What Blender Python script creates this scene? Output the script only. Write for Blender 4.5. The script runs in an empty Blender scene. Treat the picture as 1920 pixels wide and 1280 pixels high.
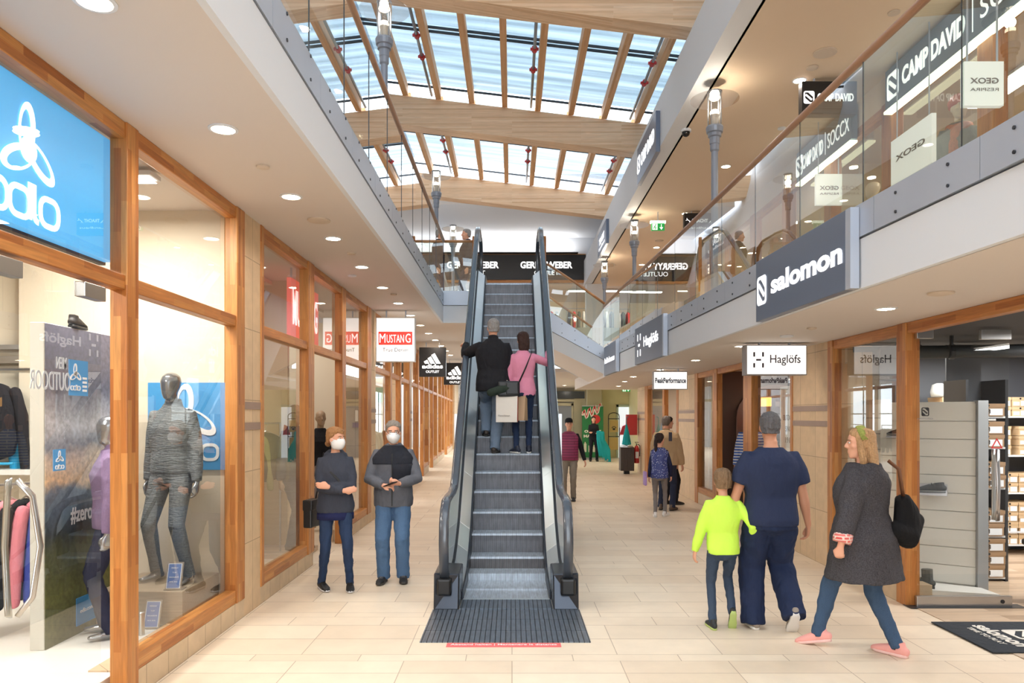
import bpy, bmesh, math, random
from mathutils import Vector, Matrix, Quaternion, noise
R = math.radians
PI = math.pi
random.seed(7)
S = bpy.context.scene
COL = S.collection

# ------------------------------------------------------------------ camera
F = 1400.0            # focal length in pixels of the 1920x1280 frame
CX, CY, CH = 960.0, 780.0, 1.72
cam_d = bpy.data.cameras.new('camera')
cam_d.sensor_width = 36.0
cam_d.sensor_fit = 'HORIZONTAL'
cam_d.lens = F / 1920 * 36
cam_d.shift_y = (CY - 640) / 1920
cam_d.clip_start = 0.05
cam_d.clip_end = 300
cam = bpy.data.objects.new('camera', cam_d)
COL.objects.link(cam)
cam.location = (0, 0, CH)
cam.rotation_euler = (R(90), 0, 0)
S.camera = cam

# ------------------------------------------------------------------ world, exposure
S.view_settings.view_transform = 'Standard'
S.view_settings.look = 'None'
S.view_settings.exposure = -0.10
S.view_settings.gamma = 1.0
S.view_settings.use_curve_mapping = False
WORLD = 6.0
w = bpy.data.worlds.new('overcast_sky')
S.world = w
w.use_nodes = True
nt = w.node_tree
bg = nt.nodes['Background']
bg.inputs[0].default_value = (0.84, 0.93, 1.0, 1)
bg.inputs[1].default_value = WORLD
S.cycles.max_bounces = 7
S.cycles.diffuse_bounces = 4
S.cycles.glossy_bounces = 4
S.cycles.transmission_bounces = 4
S.cycles.transparent_max_bounces = 32
S.cycles.sample_clamp_indirect = 4.0
S.cycles.use_denoising = True
S.cycles.caustics_reflective = False
S.cycles.caustics_refractive = False

def area_light(name, loc, sx, sy, power, color=(1, .93, .84), rot=(0, 0, 0), spread=180, parent=None):
    l = bpy.data.lights.new(name, 'AREA')
    l.shape = 'RECTANGLE'; l.size = sx; l.size_y = sy; l.energy = power; l.color = color
    l.spread = R(spread)
    o = bpy.data.objects.new(name, l); COL.objects.link(o)
    o.location = loc; o.rotation_euler = rot
    o.visible_camera = False if False else True
    if parent: o.parent = parent
    return o

# ------------------------------------------------------------------ materials
MATS = {}
def _new(name):
    m = bpy.data.materials.new(name); m.use_nodes = True
    return m, m.node_tree, m.node_tree.nodes['Principled BSDF']

def lin(c):
    return tuple(((x / 255.0) / 12.92 if x <= 10 else (((x / 255.0) + .055) / 1.055) ** 2.4) for x in c)

def plain(name, rgb, rough=.5, metal=0.0, bump=0.0, bscale=60, var=0.0, vscale=6, spec=None, emit=None, es=1.0, sheen=0):
    """rgb in 0..255 display values"""
    if name in MATS: return MATS[name]
    m, nt, b = _new(name)
    c = lin(rgb)
    b.inputs['Base Color'].default_value = (*c, 1)
    b.inputs['Roughness'].default_value = rough
    b.inputs['Metallic'].default_value = metal
    if spec is not None: b.inputs['Specular IOR Level'].default_value = spec
    if sheen: b.inputs['Sheen Weight'].default_value = sheen
    tc = nt.nodes.new('ShaderNodeTexCoord')
    if var:
        n = nt.nodes.new('ShaderNodeTexNoise'); n.inputs['Scale'].default_value = vscale
        n.inputs['Detail'].default_value = 4
        nt.links.new(tc.outputs['Object'], n.inputs['Vector'])
        mx = nt.nodes.new('ShaderNodeMix'); mx.data_type = 'RGBA'
        mx.inputs[6].default_value = (*[v * (1 - var) for v in c], 1)
        mx.inputs[7].default_value = (*[min(1, v * (1 + var)) for v in c], 1)
        nt.links.new(n.outputs[0], mx.inputs[0]); nt.links.new(mx.outputs[2], b.inputs['Base Color'])
    if bump:
        n = nt.nodes.new('ShaderNodeTexNoise'); n.inputs['Scale'].default_value = bscale
        n.inputs['Detail'].default_value = 3
        nt.links.new(tc.outputs['Object'], n.inputs['Vector'])
        bp = nt.nodes.new('ShaderNodeBump'); bp.inputs['Strength'].default_value = bump
        bp.inputs['Distance'].default_value = .01
        nt.links.new(n.outputs[0], bp.inputs['Height']); nt.links.new(bp.outputs[0], b.inputs['Normal'])
    if emit:
        b.inputs['Emission Color'].default_value = (*lin(emit), 1)
        b.inputs['Emission Strength'].default_value = es
    MATS[name] = m
    return m

def fabric(name, rgb, var=.25, weave=260, rough=.85, stretch=(1, 1, .35), fold=.5):
    """cloth: fine weave, soft folds running down the limbs"""
    if name in MATS: return MATS[name]
    m, nt, b = _new(name)
    c = lin(rgb)
    b.inputs['Roughness'].default_value = rough
    b.inputs['Specular IOR Level'].default_value = .2
    tc = nt.nodes.new('ShaderNodeTexCoord')
    mp = nt.nodes.new('ShaderNodeMapping'); mp.inputs['Scale'].default_value = stretch
    nt.links.new(tc.outputs['Object'], mp.inputs['Vector'])
    n1 = nt.nodes.new('ShaderNodeTexNoise'); n1.inputs['Scale'].default_value = 14; n1.inputs['Detail'].default_value = 3
    n1.inputs['Distortion'].default_value = .8
    n2 = nt.nodes.new('ShaderNodeTexNoise'); n2.inputs['Scale'].default_value = weave; n2.inputs['Detail'].default_value = 1
    nt.links.new(mp.outputs[0], n1.inputs['Vector']); nt.links.new(tc.outputs['Object'], n2.inputs['Vector'])
    mx = nt.nodes.new('ShaderNodeMix'); mx.data_type = 'RGBA'
    mx.inputs[6].default_value = (*[v * (1 - var) for v in c], 1)
    mx.inputs[7].default_value = (*[min(1, v * (1 + var)) for v in c], 1)
    nt.links.new(n2.outputs[0], mx.inputs[0]); nt.links.new(mx.outputs[2], b.inputs['Base Color'])
    bp = nt.nodes.new('ShaderNodeBump'); bp.inputs['Strength'].default_value = fold; bp.inputs['Distance'].default_value = .03
    nt.links.new(n1.outputs[0], bp.inputs['Height']); nt.links.new(bp.outputs[0], b.inputs['Normal'])
    MATS[name] = m
    return m

def emis(name, rgb, strength=1.0):
    if name in MATS: return MATS[name]
    m, nt, b = _new(name)
    b.inputs['Base Color'].default_value = (*lin(rgb), 1)
    b.inputs['Roughness'].default_value = .4
    b.inputs['Emission Color'].default_value = (*lin(rgb), 1)
    b.inputs['Emission Strength'].default_value = strength
    MATS[name] = m
    return m

def glass(name, tint=(.93, .97, .95), refl=1.0, ior=1.5):
    refl = refl * 1.6
    if name in MATS: return MATS[name]
    m, nt, b = _new(name)
    nt.nodes.remove(b)
    out = nt.nodes['Material Output']
    tr = nt.nodes.new('ShaderNodeBsdfTransparent'); tr.inputs[0].default_value = (*tint, 1)
    gl = nt.nodes.new('ShaderNodeBsdfGlossy'); gl.inputs['Roughness'].default_value = 0.0
    gl.inputs[0].default_value = (1, 1, 1, 1)
    fr = nt.nodes.new('ShaderNodeFresnel'); fr.inputs[0].default_value = ior
    ml = nt.nodes.new('ShaderNodeMath'); ml.operation = 'MULTIPLY'; ml.inputs[1].default_value = refl
    mx = nt.nodes.new('ShaderNodeMixShader')
    ge = nt.nodes.new('ShaderNodeNewGeometry'); iv = nt.nodes.new('ShaderNodeMath'); iv.operation = 'SUBTRACT'; iv.inputs[0].default_value = 1
    nt.links.new(ge.outputs['Backfacing'], iv.inputs[1])
    m2 = nt.nodes.new('ShaderNodeMath'); m2.operation = 'MULTIPLY'; m2.use_clamp = True
    nt.links.new(fr.outputs[0], ml.inputs[0]); nt.links.new(ml.outputs[0], m2.inputs[0]); nt.links.new(iv.outputs[0], m2.inputs[1]); nt.links.new(m2.outputs[0], mx.inputs[0])
    nt.links.new(tr.outputs[0], mx.inputs[1]); nt.links.new(gl.outputs[0], mx.inputs[2])
    nt.links.new(mx.outputs[0], out.inputs[0])
    MATS[name] = m
    return m

def wood(name, axis, base=(190, 122, 60), dark=(166, 98, 42), light=(206, 146, 82), block=.5, rough=.42, width=.045, grain=1.0):
    """glued staves with grain along the axis (0 x, 1 y, 2 z)"""
    if name in MATS: return MATS[name]
    m, nt, b = _new(name)
    N = nt.nodes.new; L = nt.links.new
    tc = N('ShaderNodeTexCoord')
    sep = N('ShaderNodeSeparateXYZ'); L(tc.outputs['Object'], sep.inputs[0])
    o = [0, 1, 2]; o.remove(axis)
    ad = N('ShaderNodeMath'); ad.operation = 'ADD'
    L(sep.outputs[o[0]], ad.inputs[0]); L(sep.outputs[o[1]], ad.inputs[1])
    cb = N('ShaderNodeCombineXYZ')
    L(sep.outputs[axis], cb.inputs[0]); L(ad.outputs[0], cb.inputs[1])
    br = N('ShaderNodeTexBrick'); br.offset = .37; br.offset_frequency = 2
    br.inputs['Scale'].default_value = 1
    br.inputs['Brick Width'].default_value = block
    br.inputs['Row Height'].default_value = width
    br.inputs['Mortar Size'].default_value = .0006
    br.inputs['Color1'].default_value = (0, 0, 0, 1); br.inputs['Color2'].default_value = (1, 1, 1, 1)
    br.inputs['Mortar'].default_value = (.35, .35, .35, 1)
    L(cb.outputs[0], br.inputs['Vector'])
    rp = N('ShaderNodeValToRGB')
    e = rp.color_ramp.elements
    e[0].color = (*lin(dark), 1); e[1].color = (*lin(light), 1)
    k = e.new(.3); k.color = (*lin(base), 1); k = e.new(.7); k.color = (*lin(tuple(.6 * a + .4 * c for a, c in zip(base, light))), 1)
    L(br.outputs[0], rp.inputs[0])
    mp = N('ShaderNodeMapping')
    sc = [26.0, 26.0, 26.0]; sc[axis] = 1.6
    mp.inputs['Scale'].default_value = sc
    L(tc.outputs['Object'], mp.inputs[0])
    no = N('ShaderNodeTexNoise'); no.inputs['Scale'].default_value = 1.6; no.inputs['Detail'].default_value = 5
    no.inputs['Distortion'].default_value = 1.2
    L(mp.outputs[0], no.inputs['Vector'])
    r2 = N('ShaderNodeMapRange'); r2.inputs[1].default_value = .3; r2.inputs[2].default_value = .7
    r2.inputs[3].default_value = 1 - .28 * grain; r2.inputs[4].default_value = 1 + .08 * grain
    L(no.outputs[0], r2.inputs[0])
    mx = N('ShaderNodeMix'); mx.data_type = 'RGBA'; mx.blend_type = 'MULTIPLY'; mx.inputs[0].default_value = 1
    L(rp.outputs[0], mx.inputs[6]); L(r2.outputs[0], mx.inputs[7])
    L(mx.outputs[2], b.inputs['Base Color'])
    b.inputs['Roughness'].default_value = rough
    MATS[name] = m
    return m

def brick_mat(name, axes, bw, rh, c1, c2, mortar, msize=.004, rough=.5, offset=.5, noise_s=5, bump=0.0, metal=0, spec=.5, noise_v=.1):
    """axes: which object axes run along the row and across the rows"""
    if name in MATS: return MATS[name]
    m, nt, b = _new(name)
    N = nt.nodes.new; L = nt.links.new
    tc = N('ShaderNodeTexCoord')
    sep = N('ShaderNodeSeparateXYZ'); L(tc.outputs['Object'], sep.inputs[0])
    cb = N('ShaderNodeCombineXYZ')
    if isinstance(axes[0], tuple):
        ad = N('ShaderNodeMath'); ad.operation = 'ADD'
        L(sep.outputs[axes[0][0]], ad.inputs[0]); L(sep.outputs[axes[0][1]], ad.inputs[1]); L(ad.outputs[0], cb.inputs[0])
    else:
        L(sep.outputs[axes[0]], cb.inputs[0])
    L(sep.outputs[axes[1]], cb.inputs[1])
    br = N('ShaderNodeTexBrick'); br.offset = offset
    br.inputs['Scale'].default_value = 1
    br.inputs['Brick Width'].default_value = bw
    br.inputs['Row Height'].default_value = rh
    br.inputs['Mortar Size'].default_value = msize
    br.inputs['Mortar Smooth'].default_value = .1
    br.inputs['Color1'].default_value = (*lin(c1), 1); br.inputs['Color2'].default_value = (*lin(c2), 1)
    br.inputs['Mortar'].default_value = (*lin(mortar), 1)
    L(cb.outputs[0], br.inputs['Vector'])
    no = N('ShaderNodeTexNoise'); no.inputs['Scale'].default_value = noise_s; no.inputs['Detail'].default_value = 6
    L(tc.outputs['Object'], no.inputs['Vector'])
    r2 = N('ShaderNodeMapRange'); r2.inputs[1].default_value = .3; r2.inputs[2].default_value = .7
    r2.inputs[3].default_value = 1 - noise_v; r2.inputs[4].default_value = 1 + noise_v * .5
    L(no.outputs[0], r2.inputs[0])
    mx = N('ShaderNodeMix'); mx.data_type = 'RGBA'; mx.blend_type = 'MULTIPLY'; mx.inputs[0].default_value = 1
    L(br.outputs[0], mx.inputs[6]); L(r2.outputs[0], mx.inputs[7])
    L(mx.outputs[2], b.inputs['Base Color'])
    b.inputs['Roughness'].default_value = rough
    b.inputs['Metallic'].default_value = metal
    b.inputs['Specular IOR Level'].default_value = spec
    if bump:
        bp = N('ShaderNodeBump'); bp.inputs['Strength'].default_value = bump; bp.inputs['Distance'].default_value = .003
        bp.invert = True
        L(br.outputs['Fac'], bp.inputs['Height']); L(bp.outputs[0], b.inputs['Normal'])
    MATS[name] = m
    return m

def floor_mat():
    m, nt, b = _new('pale_stone_paving')
    N = nt.nodes.new; L = nt.links.new
    tc = N('ShaderNodeTexCoord')
    sep = N('ShaderNodeSeparateXYZ'); L(tc.outputs['Object'], sep.inputs[0])
    # rows of four different widths that repeat every 1.15 m
    off = N('ShaderNodeMath'); off.operation = 'ADD'; off.inputs[1].default_value = 50 * 1.15 - 5.0
    L(sep.outputs[1], off.inputs[0])
    dv = N('ShaderNodeMath'); dv.operation = 'DIVIDE'; dv.inputs[1].default_value = 1.15; L(off.outputs[0], dv.inputs[0])
    fl = N('ShaderNodeMath'); fl.operation = 'FLOOR'; L(dv.outputs[0], fl.inputs[0])
    fr = N('ShaderNodeMath'); fr.operation = 'FRACT'; L(dv.outputs[0], fr.inputs[0])
    acc = N('ShaderNodeMath'); acc.operation = 'MULTIPLY'; acc.inputs[1].default_value = 4; L(fl.outputs[0], acc.inputs[0])
    cuts = [0, .25, .39, .77, 1.15]
    for i in range(4):
        mr = N('ShaderNodeMapRange'); mr.clamp = True
        mr.inputs[1].default_value = cuts[i] / 1.15; mr.inputs[2].default_value = cuts[i + 1] / 1.15
        L(fr.outputs[0], mr.inputs[0])
        a2 = N('ShaderNodeMath'); a2.operation = 'ADD'; L(acc.outputs[0], a2.inputs[0]); L(mr.outputs[0], a2.inputs[1])
        acc = a2
    sc = N('ShaderNodeMath'); sc.operation = 'MULTIPLY'; sc.inputs[1].default_value = .29; L(acc.outputs[0], sc.inputs[0])
    cb = N('ShaderNodeCombineXYZ'); L(sep.outputs[0], cb.inputs[0]); L(sc.outputs[0], cb.inputs[1])
    br = N('ShaderNodeTexBrick'); br.offset = .43; br.offset_frequency = 3
    br.inputs['Scale'].default_value = 1
    br.inputs['Brick Width'].default_value = .76
    br.inputs['Row Height'].default_value = .29
    br.inputs['Mortar Size'].default_value = .0035
    br.inputs['Mortar Smooth'].default_value = .2
    br.inputs['Color1'].default_value = (*lin((240, 224, 202)), 1)
    br.inputs['Color2'].default_value = (*lin((230, 211, 187)), 1)
    br.inputs['Mortar'].default_value = (*lin((186, 166, 144)), 1)
    L(cb.outputs[0], br.inputs['Vector'])
    no = N('ShaderNodeTexNoise'); no.inputs['Scale'].default_value = 3.2; no.inputs['Detail'].default_value = 8
    no.inputs['Roughness'].default_value = .65
    L(tc.outputs['Object'], no.inputs['Vector'])
    r2 = N('ShaderNodeMapRange'); r2.inputs[1].default_value = .3; r2.inputs[2].default_value = .7
    r2.inputs[3].default_value = .93; r2.inputs[4].default_value = 1.04
    L(no.outputs[0], r2.inputs[0])
    mx = N('ShaderNodeMix'); mx.data_type = 'RGBA'; mx.blend_type = 'MULTIPLY'; mx.inputs[0].default_value = 1
    L(br.outputs[0], mx.inputs[6]); L(r2.outputs[0], mx.inputs[7])
    L(mx.outputs[2], b.inputs['Base Color'])
    b.inputs['Roughness'].default_value = .38
    b.inputs['Specular IOR Level'].default_value = .35
    return m

def stripes(name, axis, period, c1, c2, duty=.5, rough=.4, metal=.6, bump=.6):
    """fine ribs, as on escalator steps"""
    if name in MATS: return MATS[name]
    m, nt, b = _new(name)
    N = nt.nodes.new; L = nt.links.new
    tc = N('ShaderNodeTexCoord')
    sep = N('ShaderNodeSeparateXYZ'); L(tc.outputs['Object'], sep.inputs[0])
    dv = N('ShaderNodeMath'); dv.operation = 'DIVIDE'; dv.inputs[1].default_value = period; L(sep.outputs[axis], dv.inputs[0])
    fr = N('ShaderNodeMath'); fr.operation = 'FRACT'; L(dv.outputs[0], fr.inputs[0])
    gt = N('ShaderNodeMath'); gt.operation = 'GREATER_THAN'; gt.inputs[1].default_value = duty; L(fr.outputs[0], gt.inputs[0])
    mx = N('ShaderNodeMix'); mx.data_type = 'RGBA'
    mx.inputs[6].default_value = (*lin(c1), 1); mx.inputs[7].default_value = (*lin(c2), 1)
    L(gt.outputs[0], mx.inputs[0])
    no = N('ShaderNodeTexNoise'); no.inputs['Scale'].default_value = 7; no.inputs['Detail'].default_value = 4
    mp = N('ShaderNodeMapping'); s3 = [1, 1, 1]; s3[axis] = 5; mp.inputs['Scale'].default_value = s3
    L(tc.outputs['Object'], mp.inputs[0]); L(mp.outputs[0], no.inputs['Vector'])
    r2 = N('ShaderNodeMapRange'); r2.inputs[1].default_value = .3; r2.inputs[2].default_value = .7
    r2.inputs[3].default_value = .8; r2.inputs[4].default_value = 1.15
    L(no.outputs[0], r2.inputs[0])
    m2 = N('ShaderNodeMix'); m2.data_type = 'RGBA'; m2.blend_type = 'MULTIPLY'; m2.inputs[0].default_value = 1
    L(mx.outputs[2], m2.inputs[6]); L(r2.outputs[0], m2.inputs[7])
    L(m2.outputs[2], b.inputs['Base Color'])
    b.inputs['Roughness'].default_value = rough; b.inputs['Metallic'].default_value = metal
    bp = N('ShaderNodeBump'); bp.inputs['Strength'].default_value = bump; bp.inputs['Distance'].default_value = .004
    L(gt.outputs[0], bp.inputs['Height']); L(bp.outputs[0], b.inputs['Normal'])
    MATS[name] = m
    return m

M_WX = wood('oiled_larch_across', 0); M_WY = wood('oiled_larch_along', 1); M_WZ = wood('oiled_larch_upright', 2)
M_BEAM = wood('pale_glulam', 0, base=(230, 192, 154), dark=(216, 174, 134), light=(238, 206, 172), block=2.2, width=.033, rough=.6, grain=.45)
M_RAFT = wood('pale_glulam_rafter', 1, base=(220, 166, 114), dark=(206, 150, 98), light=(230, 180, 132), block=2.0, width=.04, rough=.6, grain=.45)
M_RAIL = wood('oak_handrail_along', 1, base=(170, 128, 100), dark=(150, 108, 82), light=(186, 146, 116), block=3, width=.09, rough=.4, grain=.4)
M_RAILX = wood('oak_handrail_across', 0, base=(176, 126, 84), dark=(150, 104, 66), light=(190, 142, 100), block=3, width=.09, rough=.4, grain=.4)
M_FLOOR = floor_mat()
M_STONE = brick_mat('beige_wall_tile', ((0, 1), 2), .48, .62, (222, 194, 158), (212, 184, 148), (172, 146, 116), rough=.55, noise_s=9, offset=.0, noise_v=.09)
M_PLINTH = brick_mat('beige_plinth_tile', ((0, 1), 2), .3, .6, (214, 190, 158), (204, 180, 148), (160, 136, 110), rough=.5, noise_s=9, offset=0)
M_BAND = plain('grey_brown_tile_band', (158, 134, 120), .5, var=.1)
M_PLASTER = plain('white_painted_plaster', (216, 207, 200), .7, bump=.03, bscale=30)
M_WHITE = plain('cool_white_paint', (222, 226, 232), .6)
M_GALCEIL = plain('cream_ceiling_paint', (228, 206, 180), .7)
M_METAL = plain('brushed_grey_sheet_metal', (184, 192, 206), .42, metal=.4, var=.05, vscale=2)
M_STEEL = plain('brushed_stainless_steel', (200, 200, 200), .28, metal=1.0, var=.08, vscale=3)
M_LSTEEL = plain('bright_escalator_steel', (214, 222, 226), .3, metal=.85, var=.08, vscale=2)
M_BLACK = plain('black_paint', (24, 24, 26), .5)
M_DARKMETAL = plain('dark_metal', (60, 62, 66), .4, metal=.6)
M_RUBBER = plain('black_rubber_handrail', (62, 68, 78), .2, spec=.8)
M_GLASS = glass('clear_window_glass', (.97, .98, .97), 1.0)
M_RAILGLASS = glass('greenish_balustrade_glass', (.90, .955, .925), 1.7, 1.5)
M_SCREW = plain('screw_head', (70, 72, 78), .4, metal=.7)
M_SKIN = plain('skin', (226, 168, 140), .55, var=.08, vscale=8)
M_SKIN2 = plain('tanned_skin', (204, 146, 116), .55, var=.08, vscale=8)
M_LAMP = emis('warm_lamp_glow', (255, 238, 210), 5)
M_LAMPDISC = emis('downlight_glow', (255, 244, 226), 9)
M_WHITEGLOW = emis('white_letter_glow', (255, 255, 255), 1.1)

# ------------------------------------------------------------------ mesh building
class MB:
    def __init__(s): s.v = []; s.f = []; s.m = []
    def add(s, vs, fs, mi=0):
        n = len(s.v); s.v += [tuple(p) for p in vs]
        for f in fs: s.f.append(tuple(n + i for i in f)); s.m.append(mi)
        return s
    def box(s, x0, x1, y0, y1, z0, z1, mi=0):
        if x0 > x1: x0, x1 = x1, x0
        if y0 > y1: y0, y1 = y1, y0
        if z0 > z1: z0, z1 = z1, z0
        v = [(x0, y0, z0), (x1, y0, z0), (x1, y1, z0), (x0, y1, z0), (x0, y0, z1), (x1, y0, z1), (x1, y1, z1), (x0, y1, z1)]
        return s.add(v, [(0, 3, 2, 1), (4, 5, 6, 7), (0, 1, 5, 4), (1, 2, 6, 5), (2, 3, 7, 6), (3, 0, 4, 7)], mi)
    def hexa(s, b, t, mi=0):
        """bottom quad, top quad"""
        return s.add(list(b) + list(t), [(0, 3, 2, 1), (4, 5, 6, 7), (0, 1, 5, 4), (1, 2, 6, 5), (2, 3, 7, 6), (3, 0, 4, 7)], mi)
    def slab(s, A, B, t, z0, z1, mi=0):
        """upright plate from A to B in plan, thickness t to the right of A->B"""
        A = Vector(A[:2]); B = Vector(B[:2]); d = (B - A).normalized(); n = Vector((d.y, -d.x)) * t
        q = [A, B, B + n, A + n]
        z0a, z0b = z0 if isinstance(z0, tuple) else (z0, z0)
        z1a, z1b = z1 if isinstance(z1, tuple) else (z1, z1)
        return s.hexa([(q[0].x, q[0].y, z0a), (q[1].x, q[1].y, z0b), (q[2].x, q[2].y, z0b), (q[3].x, q[3].y, z0a)],
                      [(q[0].x, q[0].y, z1a), (q[1].x, q[1].y, z1b), (q[2].x, q[2].y, z1b), (q[3].x, q[3].y, z1a)], mi)
    def prism(s, pts, d, mi=0):
        """polygon pts (3d) swept by the vector d"""
        n = len(pts); d = Vector(d)
        v = [Vector(p) for p in pts] + [Vector(p) + d for p in pts]
        f = [tuple(range(n))[::-1], tuple(range(n, 2 * n))] + [(i, (i + 1) % n, n + (i + 1) % n, n + i) for i in range(n)]
        return s.add(v, f, mi)
    def loft(s, rings, mi=0, cap=True):
        k = len(rings[0]); v = [p for r in rings for p in r]; f = []
        for i in range(len(rings) - 1):
            for j in range(k):
                a = i * k + j; b2 = i * k + (j + 1) % k
                f.append((a, b2, b2 + k, a + k))
        if cap:
            f.append(tuple(range(k))[::-1]); f.append(tuple(range((len(rings) - 1) * k, len(rings) * k)))
        return s.add(v, f, mi)
    def tube(s, pts, rad, side=None, seg=12, mi=0, round_ends=False, ratio=1.0, power=2.0):
        """rad: float or list of float / (a, b): a along side, b across it"""
        pts = [Vector(p) for p in pts]
        if not isinstance(rad, (list,)): rad = [rad] * len(pts)
        rad = [r if isinstance(r, tuple) else (r, r * ratio) for r in rad]
        if round_ends:
            P = []; Q = []
            for i, (p, r) in enumerate(zip(pts, rad)):
                if i == 0:
                    d = (pts[0] - pts[1]).normalized(); e = min(r)
                    for k in (1.0, .8, .45):
                        P.append(p + d * e * k * .9); c = math.sqrt(max(0, 1 - k * k)) + (.12 if k == 1 else 0); Q.append((r[0] * c, r[1] * c))
                P.append(p); Q.append(r)
                if i == len(pts) - 1:
                    d = (pts[-1] - pts[-2]).normalized(); e = min(r)
                    for k in (.45, .8, 1.0):
                        P.append(p + d * e * k * .9); c = math.sqrt(max(0, 1 - k * k)) + (.12 if k == 1 else 0); Q.append((r[0] * c, r[1] * c))
            pts, rad = P, Q
        rings = []
        side = Vector(side) if side is not None else None
        for i, p in enumerate(pts):
            if i == 0: t = pts[1] - pts[0]
            elif i == len(pts) - 1: t = pts[-1] - pts[-2]
            else: t = (pts[i + 1] - pts[i]).normalized() + (pts[i] - pts[i - 1]).normalized()
            t = t.normalized() if t.length > 1e-9 else Vector((0, 0, 1))
            if side is None:
                ref = Vector((0, 0, 1)) if abs(t.z) < .9 else Vector((0, 1, 0))
                if i == 0: u = t.cross(ref).normalized(); prev = u
                else:
                    u = prev - t * prev.dot(t); u.normalize(); prev = u
            else:
                u = (side - t * side.dot(t)); u = u.normalized() if u.length > 1e-6 else Vector((1, 0, 0))
            v = t.cross(u)
            a, b2 = rad[i]
            ring = []
            for k in range(seg):
                th = 2 * PI * k / seg; c, sn = math.cos(th), math.sin(th)
                if power != 2:
                    c = math.copysign(abs(c) ** (2 / power), c); sn = math.copysign(abs(sn) ** (2 / power), sn)
                ring.append(p + u * a * c + v * b2 * sn)
            rings.append(ring)
        return s.loft(rings, mi)
    def lathe(s, prof, c=(0, 0, 0), seg=20, mi=0):
        rings = [[(c[0] + r * math.cos(2 * PI * k / seg), c[1] + r * math.sin(2 * PI * k / seg), c[2] + z) for k in range(seg)] for r, z in prof]
        return s.loft(rings, mi)
    def ell(s, c, r, seg=16, rings=10, mi=0, rot=None):
        c = Vector(c); rr = []
        for i in range(rings + 1):
            ph = PI * (i + .02) / (rings + .04) if True else 0
            z = -math.cos(ph) * r[2]; q = math.sin(ph)
            ring = [Vector((q * r[0] * math.cos(2 * PI * k / seg), q * r[1] * math.sin(2 * PI * k / seg), z)) for k in range(seg)]
            if rot is not None: ring = [rot @ p for p in ring]
            rr.append([c + p for p in ring])
        return s.loft(rr, mi)
    def xf(s, M):
        s.v = [tuple(M @ Vector(p)) for p in s.v]; return s
    def build(s, name, mat, parent=None, smooth=False, bevel=0.0, origin=None, seg=2):
        me = bpy.data.meshes.new(name)
        vs = s.v
        if origin is not None:
            o0 = Vector(origin); vs = [tuple(Vector(p) - o0) for p in vs]
        me.from_pydata(vs, [], s.f)
        mats = mat if isinstance(mat, (list, tuple)) else [mat]
        for m in mats: me.materials.append(m)
        for p, mi in zip(me.polygons, s.m): p.material_index = mi; p.use_smooth = smooth
        bm = bmesh.new(); bm.from_mesh(me)
        bmesh.ops.recalc_face_normals(bm, faces=bm.faces)
        bm.to_mesh(me); bm.free()
        o = bpy.data.objects.new(name, me); COL.objects.link(o)
        if origin is not None: o.location = origin
        if bevel:
            b = o.modifiers.new('bevel', 'BEVEL'); b.width = bevel; b.segments = seg; b.limit_method = 'ANGLE'
        if parent is not None:
            o.parent = parent
        return o

def tag(o, label=None, cat=None, group=None, kind=None):
    if label: o['label'] = label
    if cat: o['category'] = cat
    if group: o['group'] = group
    if kind: o['kind'] = kind
    return o
def empty(name, loc=(0, 0, 0), rz=0, label=None, cat=None, group=None, kind=None):
    o = bpy.data.objects.new(name, None); COL.objects.link(o)
    o.location = loc; o.rotation_euler = (0, 0, rz); o.empty_display_size = .1
    return tag(o, label, cat, group, kind)
def copy_tree(o, parent=None, loc=None, label=None):
    c = o.copy(); COL.objects.link(c)
    if parent is not None: c.parent = parent
    if loc is not None: c.location = loc
    if label: c['label'] = label
    for ch in list(o.children): copy_tree(ch, c)
    return c
def struct(o): o['kind'] = 'structure'; return o

_tcache = {}
def text_mesh(txt, size=1.0, bold=0.0, spacing=1.0, shear=0.0, xscale=1.0, align='CENTER', depth=.003):
    """text laid out in the local x-z plane facing -y, as vertices and faces"""
    cu = bpy.data.curves.new('t', 'FONT'); cu.body = txt; cu.size = size
    cu.align_x = align; cu.align_y = 'CENTER'; cu.offset = bold; cu.space_character = spacing; cu.shear = shear
    cu.extrude = depth / 2; cu.resolution_u = 4
    o = bpy.data.objects.new('t', cu); COL.objects.link(o)
    dg = bpy.context.evaluated_depsgraph_get()
    me = bpy.data.meshes.new_from_object(o.evaluated_get(dg))
    vs = [(v.co.x * xscale, -v.co.z, v.co.y) for v in me.vertices]
    fs = [tuple(p.vertices) for p in me.polygons]
    bpy.data.objects.remove(o); bpy.data.curves.remove(cu); bpy.data.meshes.remove(me)
    return vs, fs
def fit_text(mb, txt, M, width, height, mi=0, mirror=False, **kw):
    """text scaled to width x height, placed by matrix M (x right, z up, facing local -y)"""
    vs, fs = text_mesh(txt, 1.0, **kw)
    xs = [v[0] for v in vs]; zs = [v[2] for v in vs]
    w0 = max(xs) - min(xs); h0 = max(zs) - min(zs)
    cx = (max(xs) + min(xs)) / 2; cz = (max(zs) + min(zs)) / 2
    sx = width / w0; sz = height / h0 if height else sx
    if mirror: sx = -sx
    mb.add([M @ Vector(((x - cx) * sx, y, (z - cz) * sz)) for x, y, z in vs], fs, mi)
def FR(x, y, z):      # facing the camera (-y)
    return Matrix.Translation((x, y, z))
def FLW(x, y, z):     # on a plane facing +x, reads away to the far side
    return Matrix.Translation((x, y, z)) @ Matrix.Rotation(R(90), 4, 'Z')
def FRW(x, y, z):     # on a plane facing -x, reads towards the near side
    return Matrix.Translation((x, y, z)) @ Matrix.Rotation(R(-90), 4, 'Z')
def at(px, py, d):
    return Vector(((px - CX) * d / F, d, CH + (CY - py) * d / F))
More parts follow.
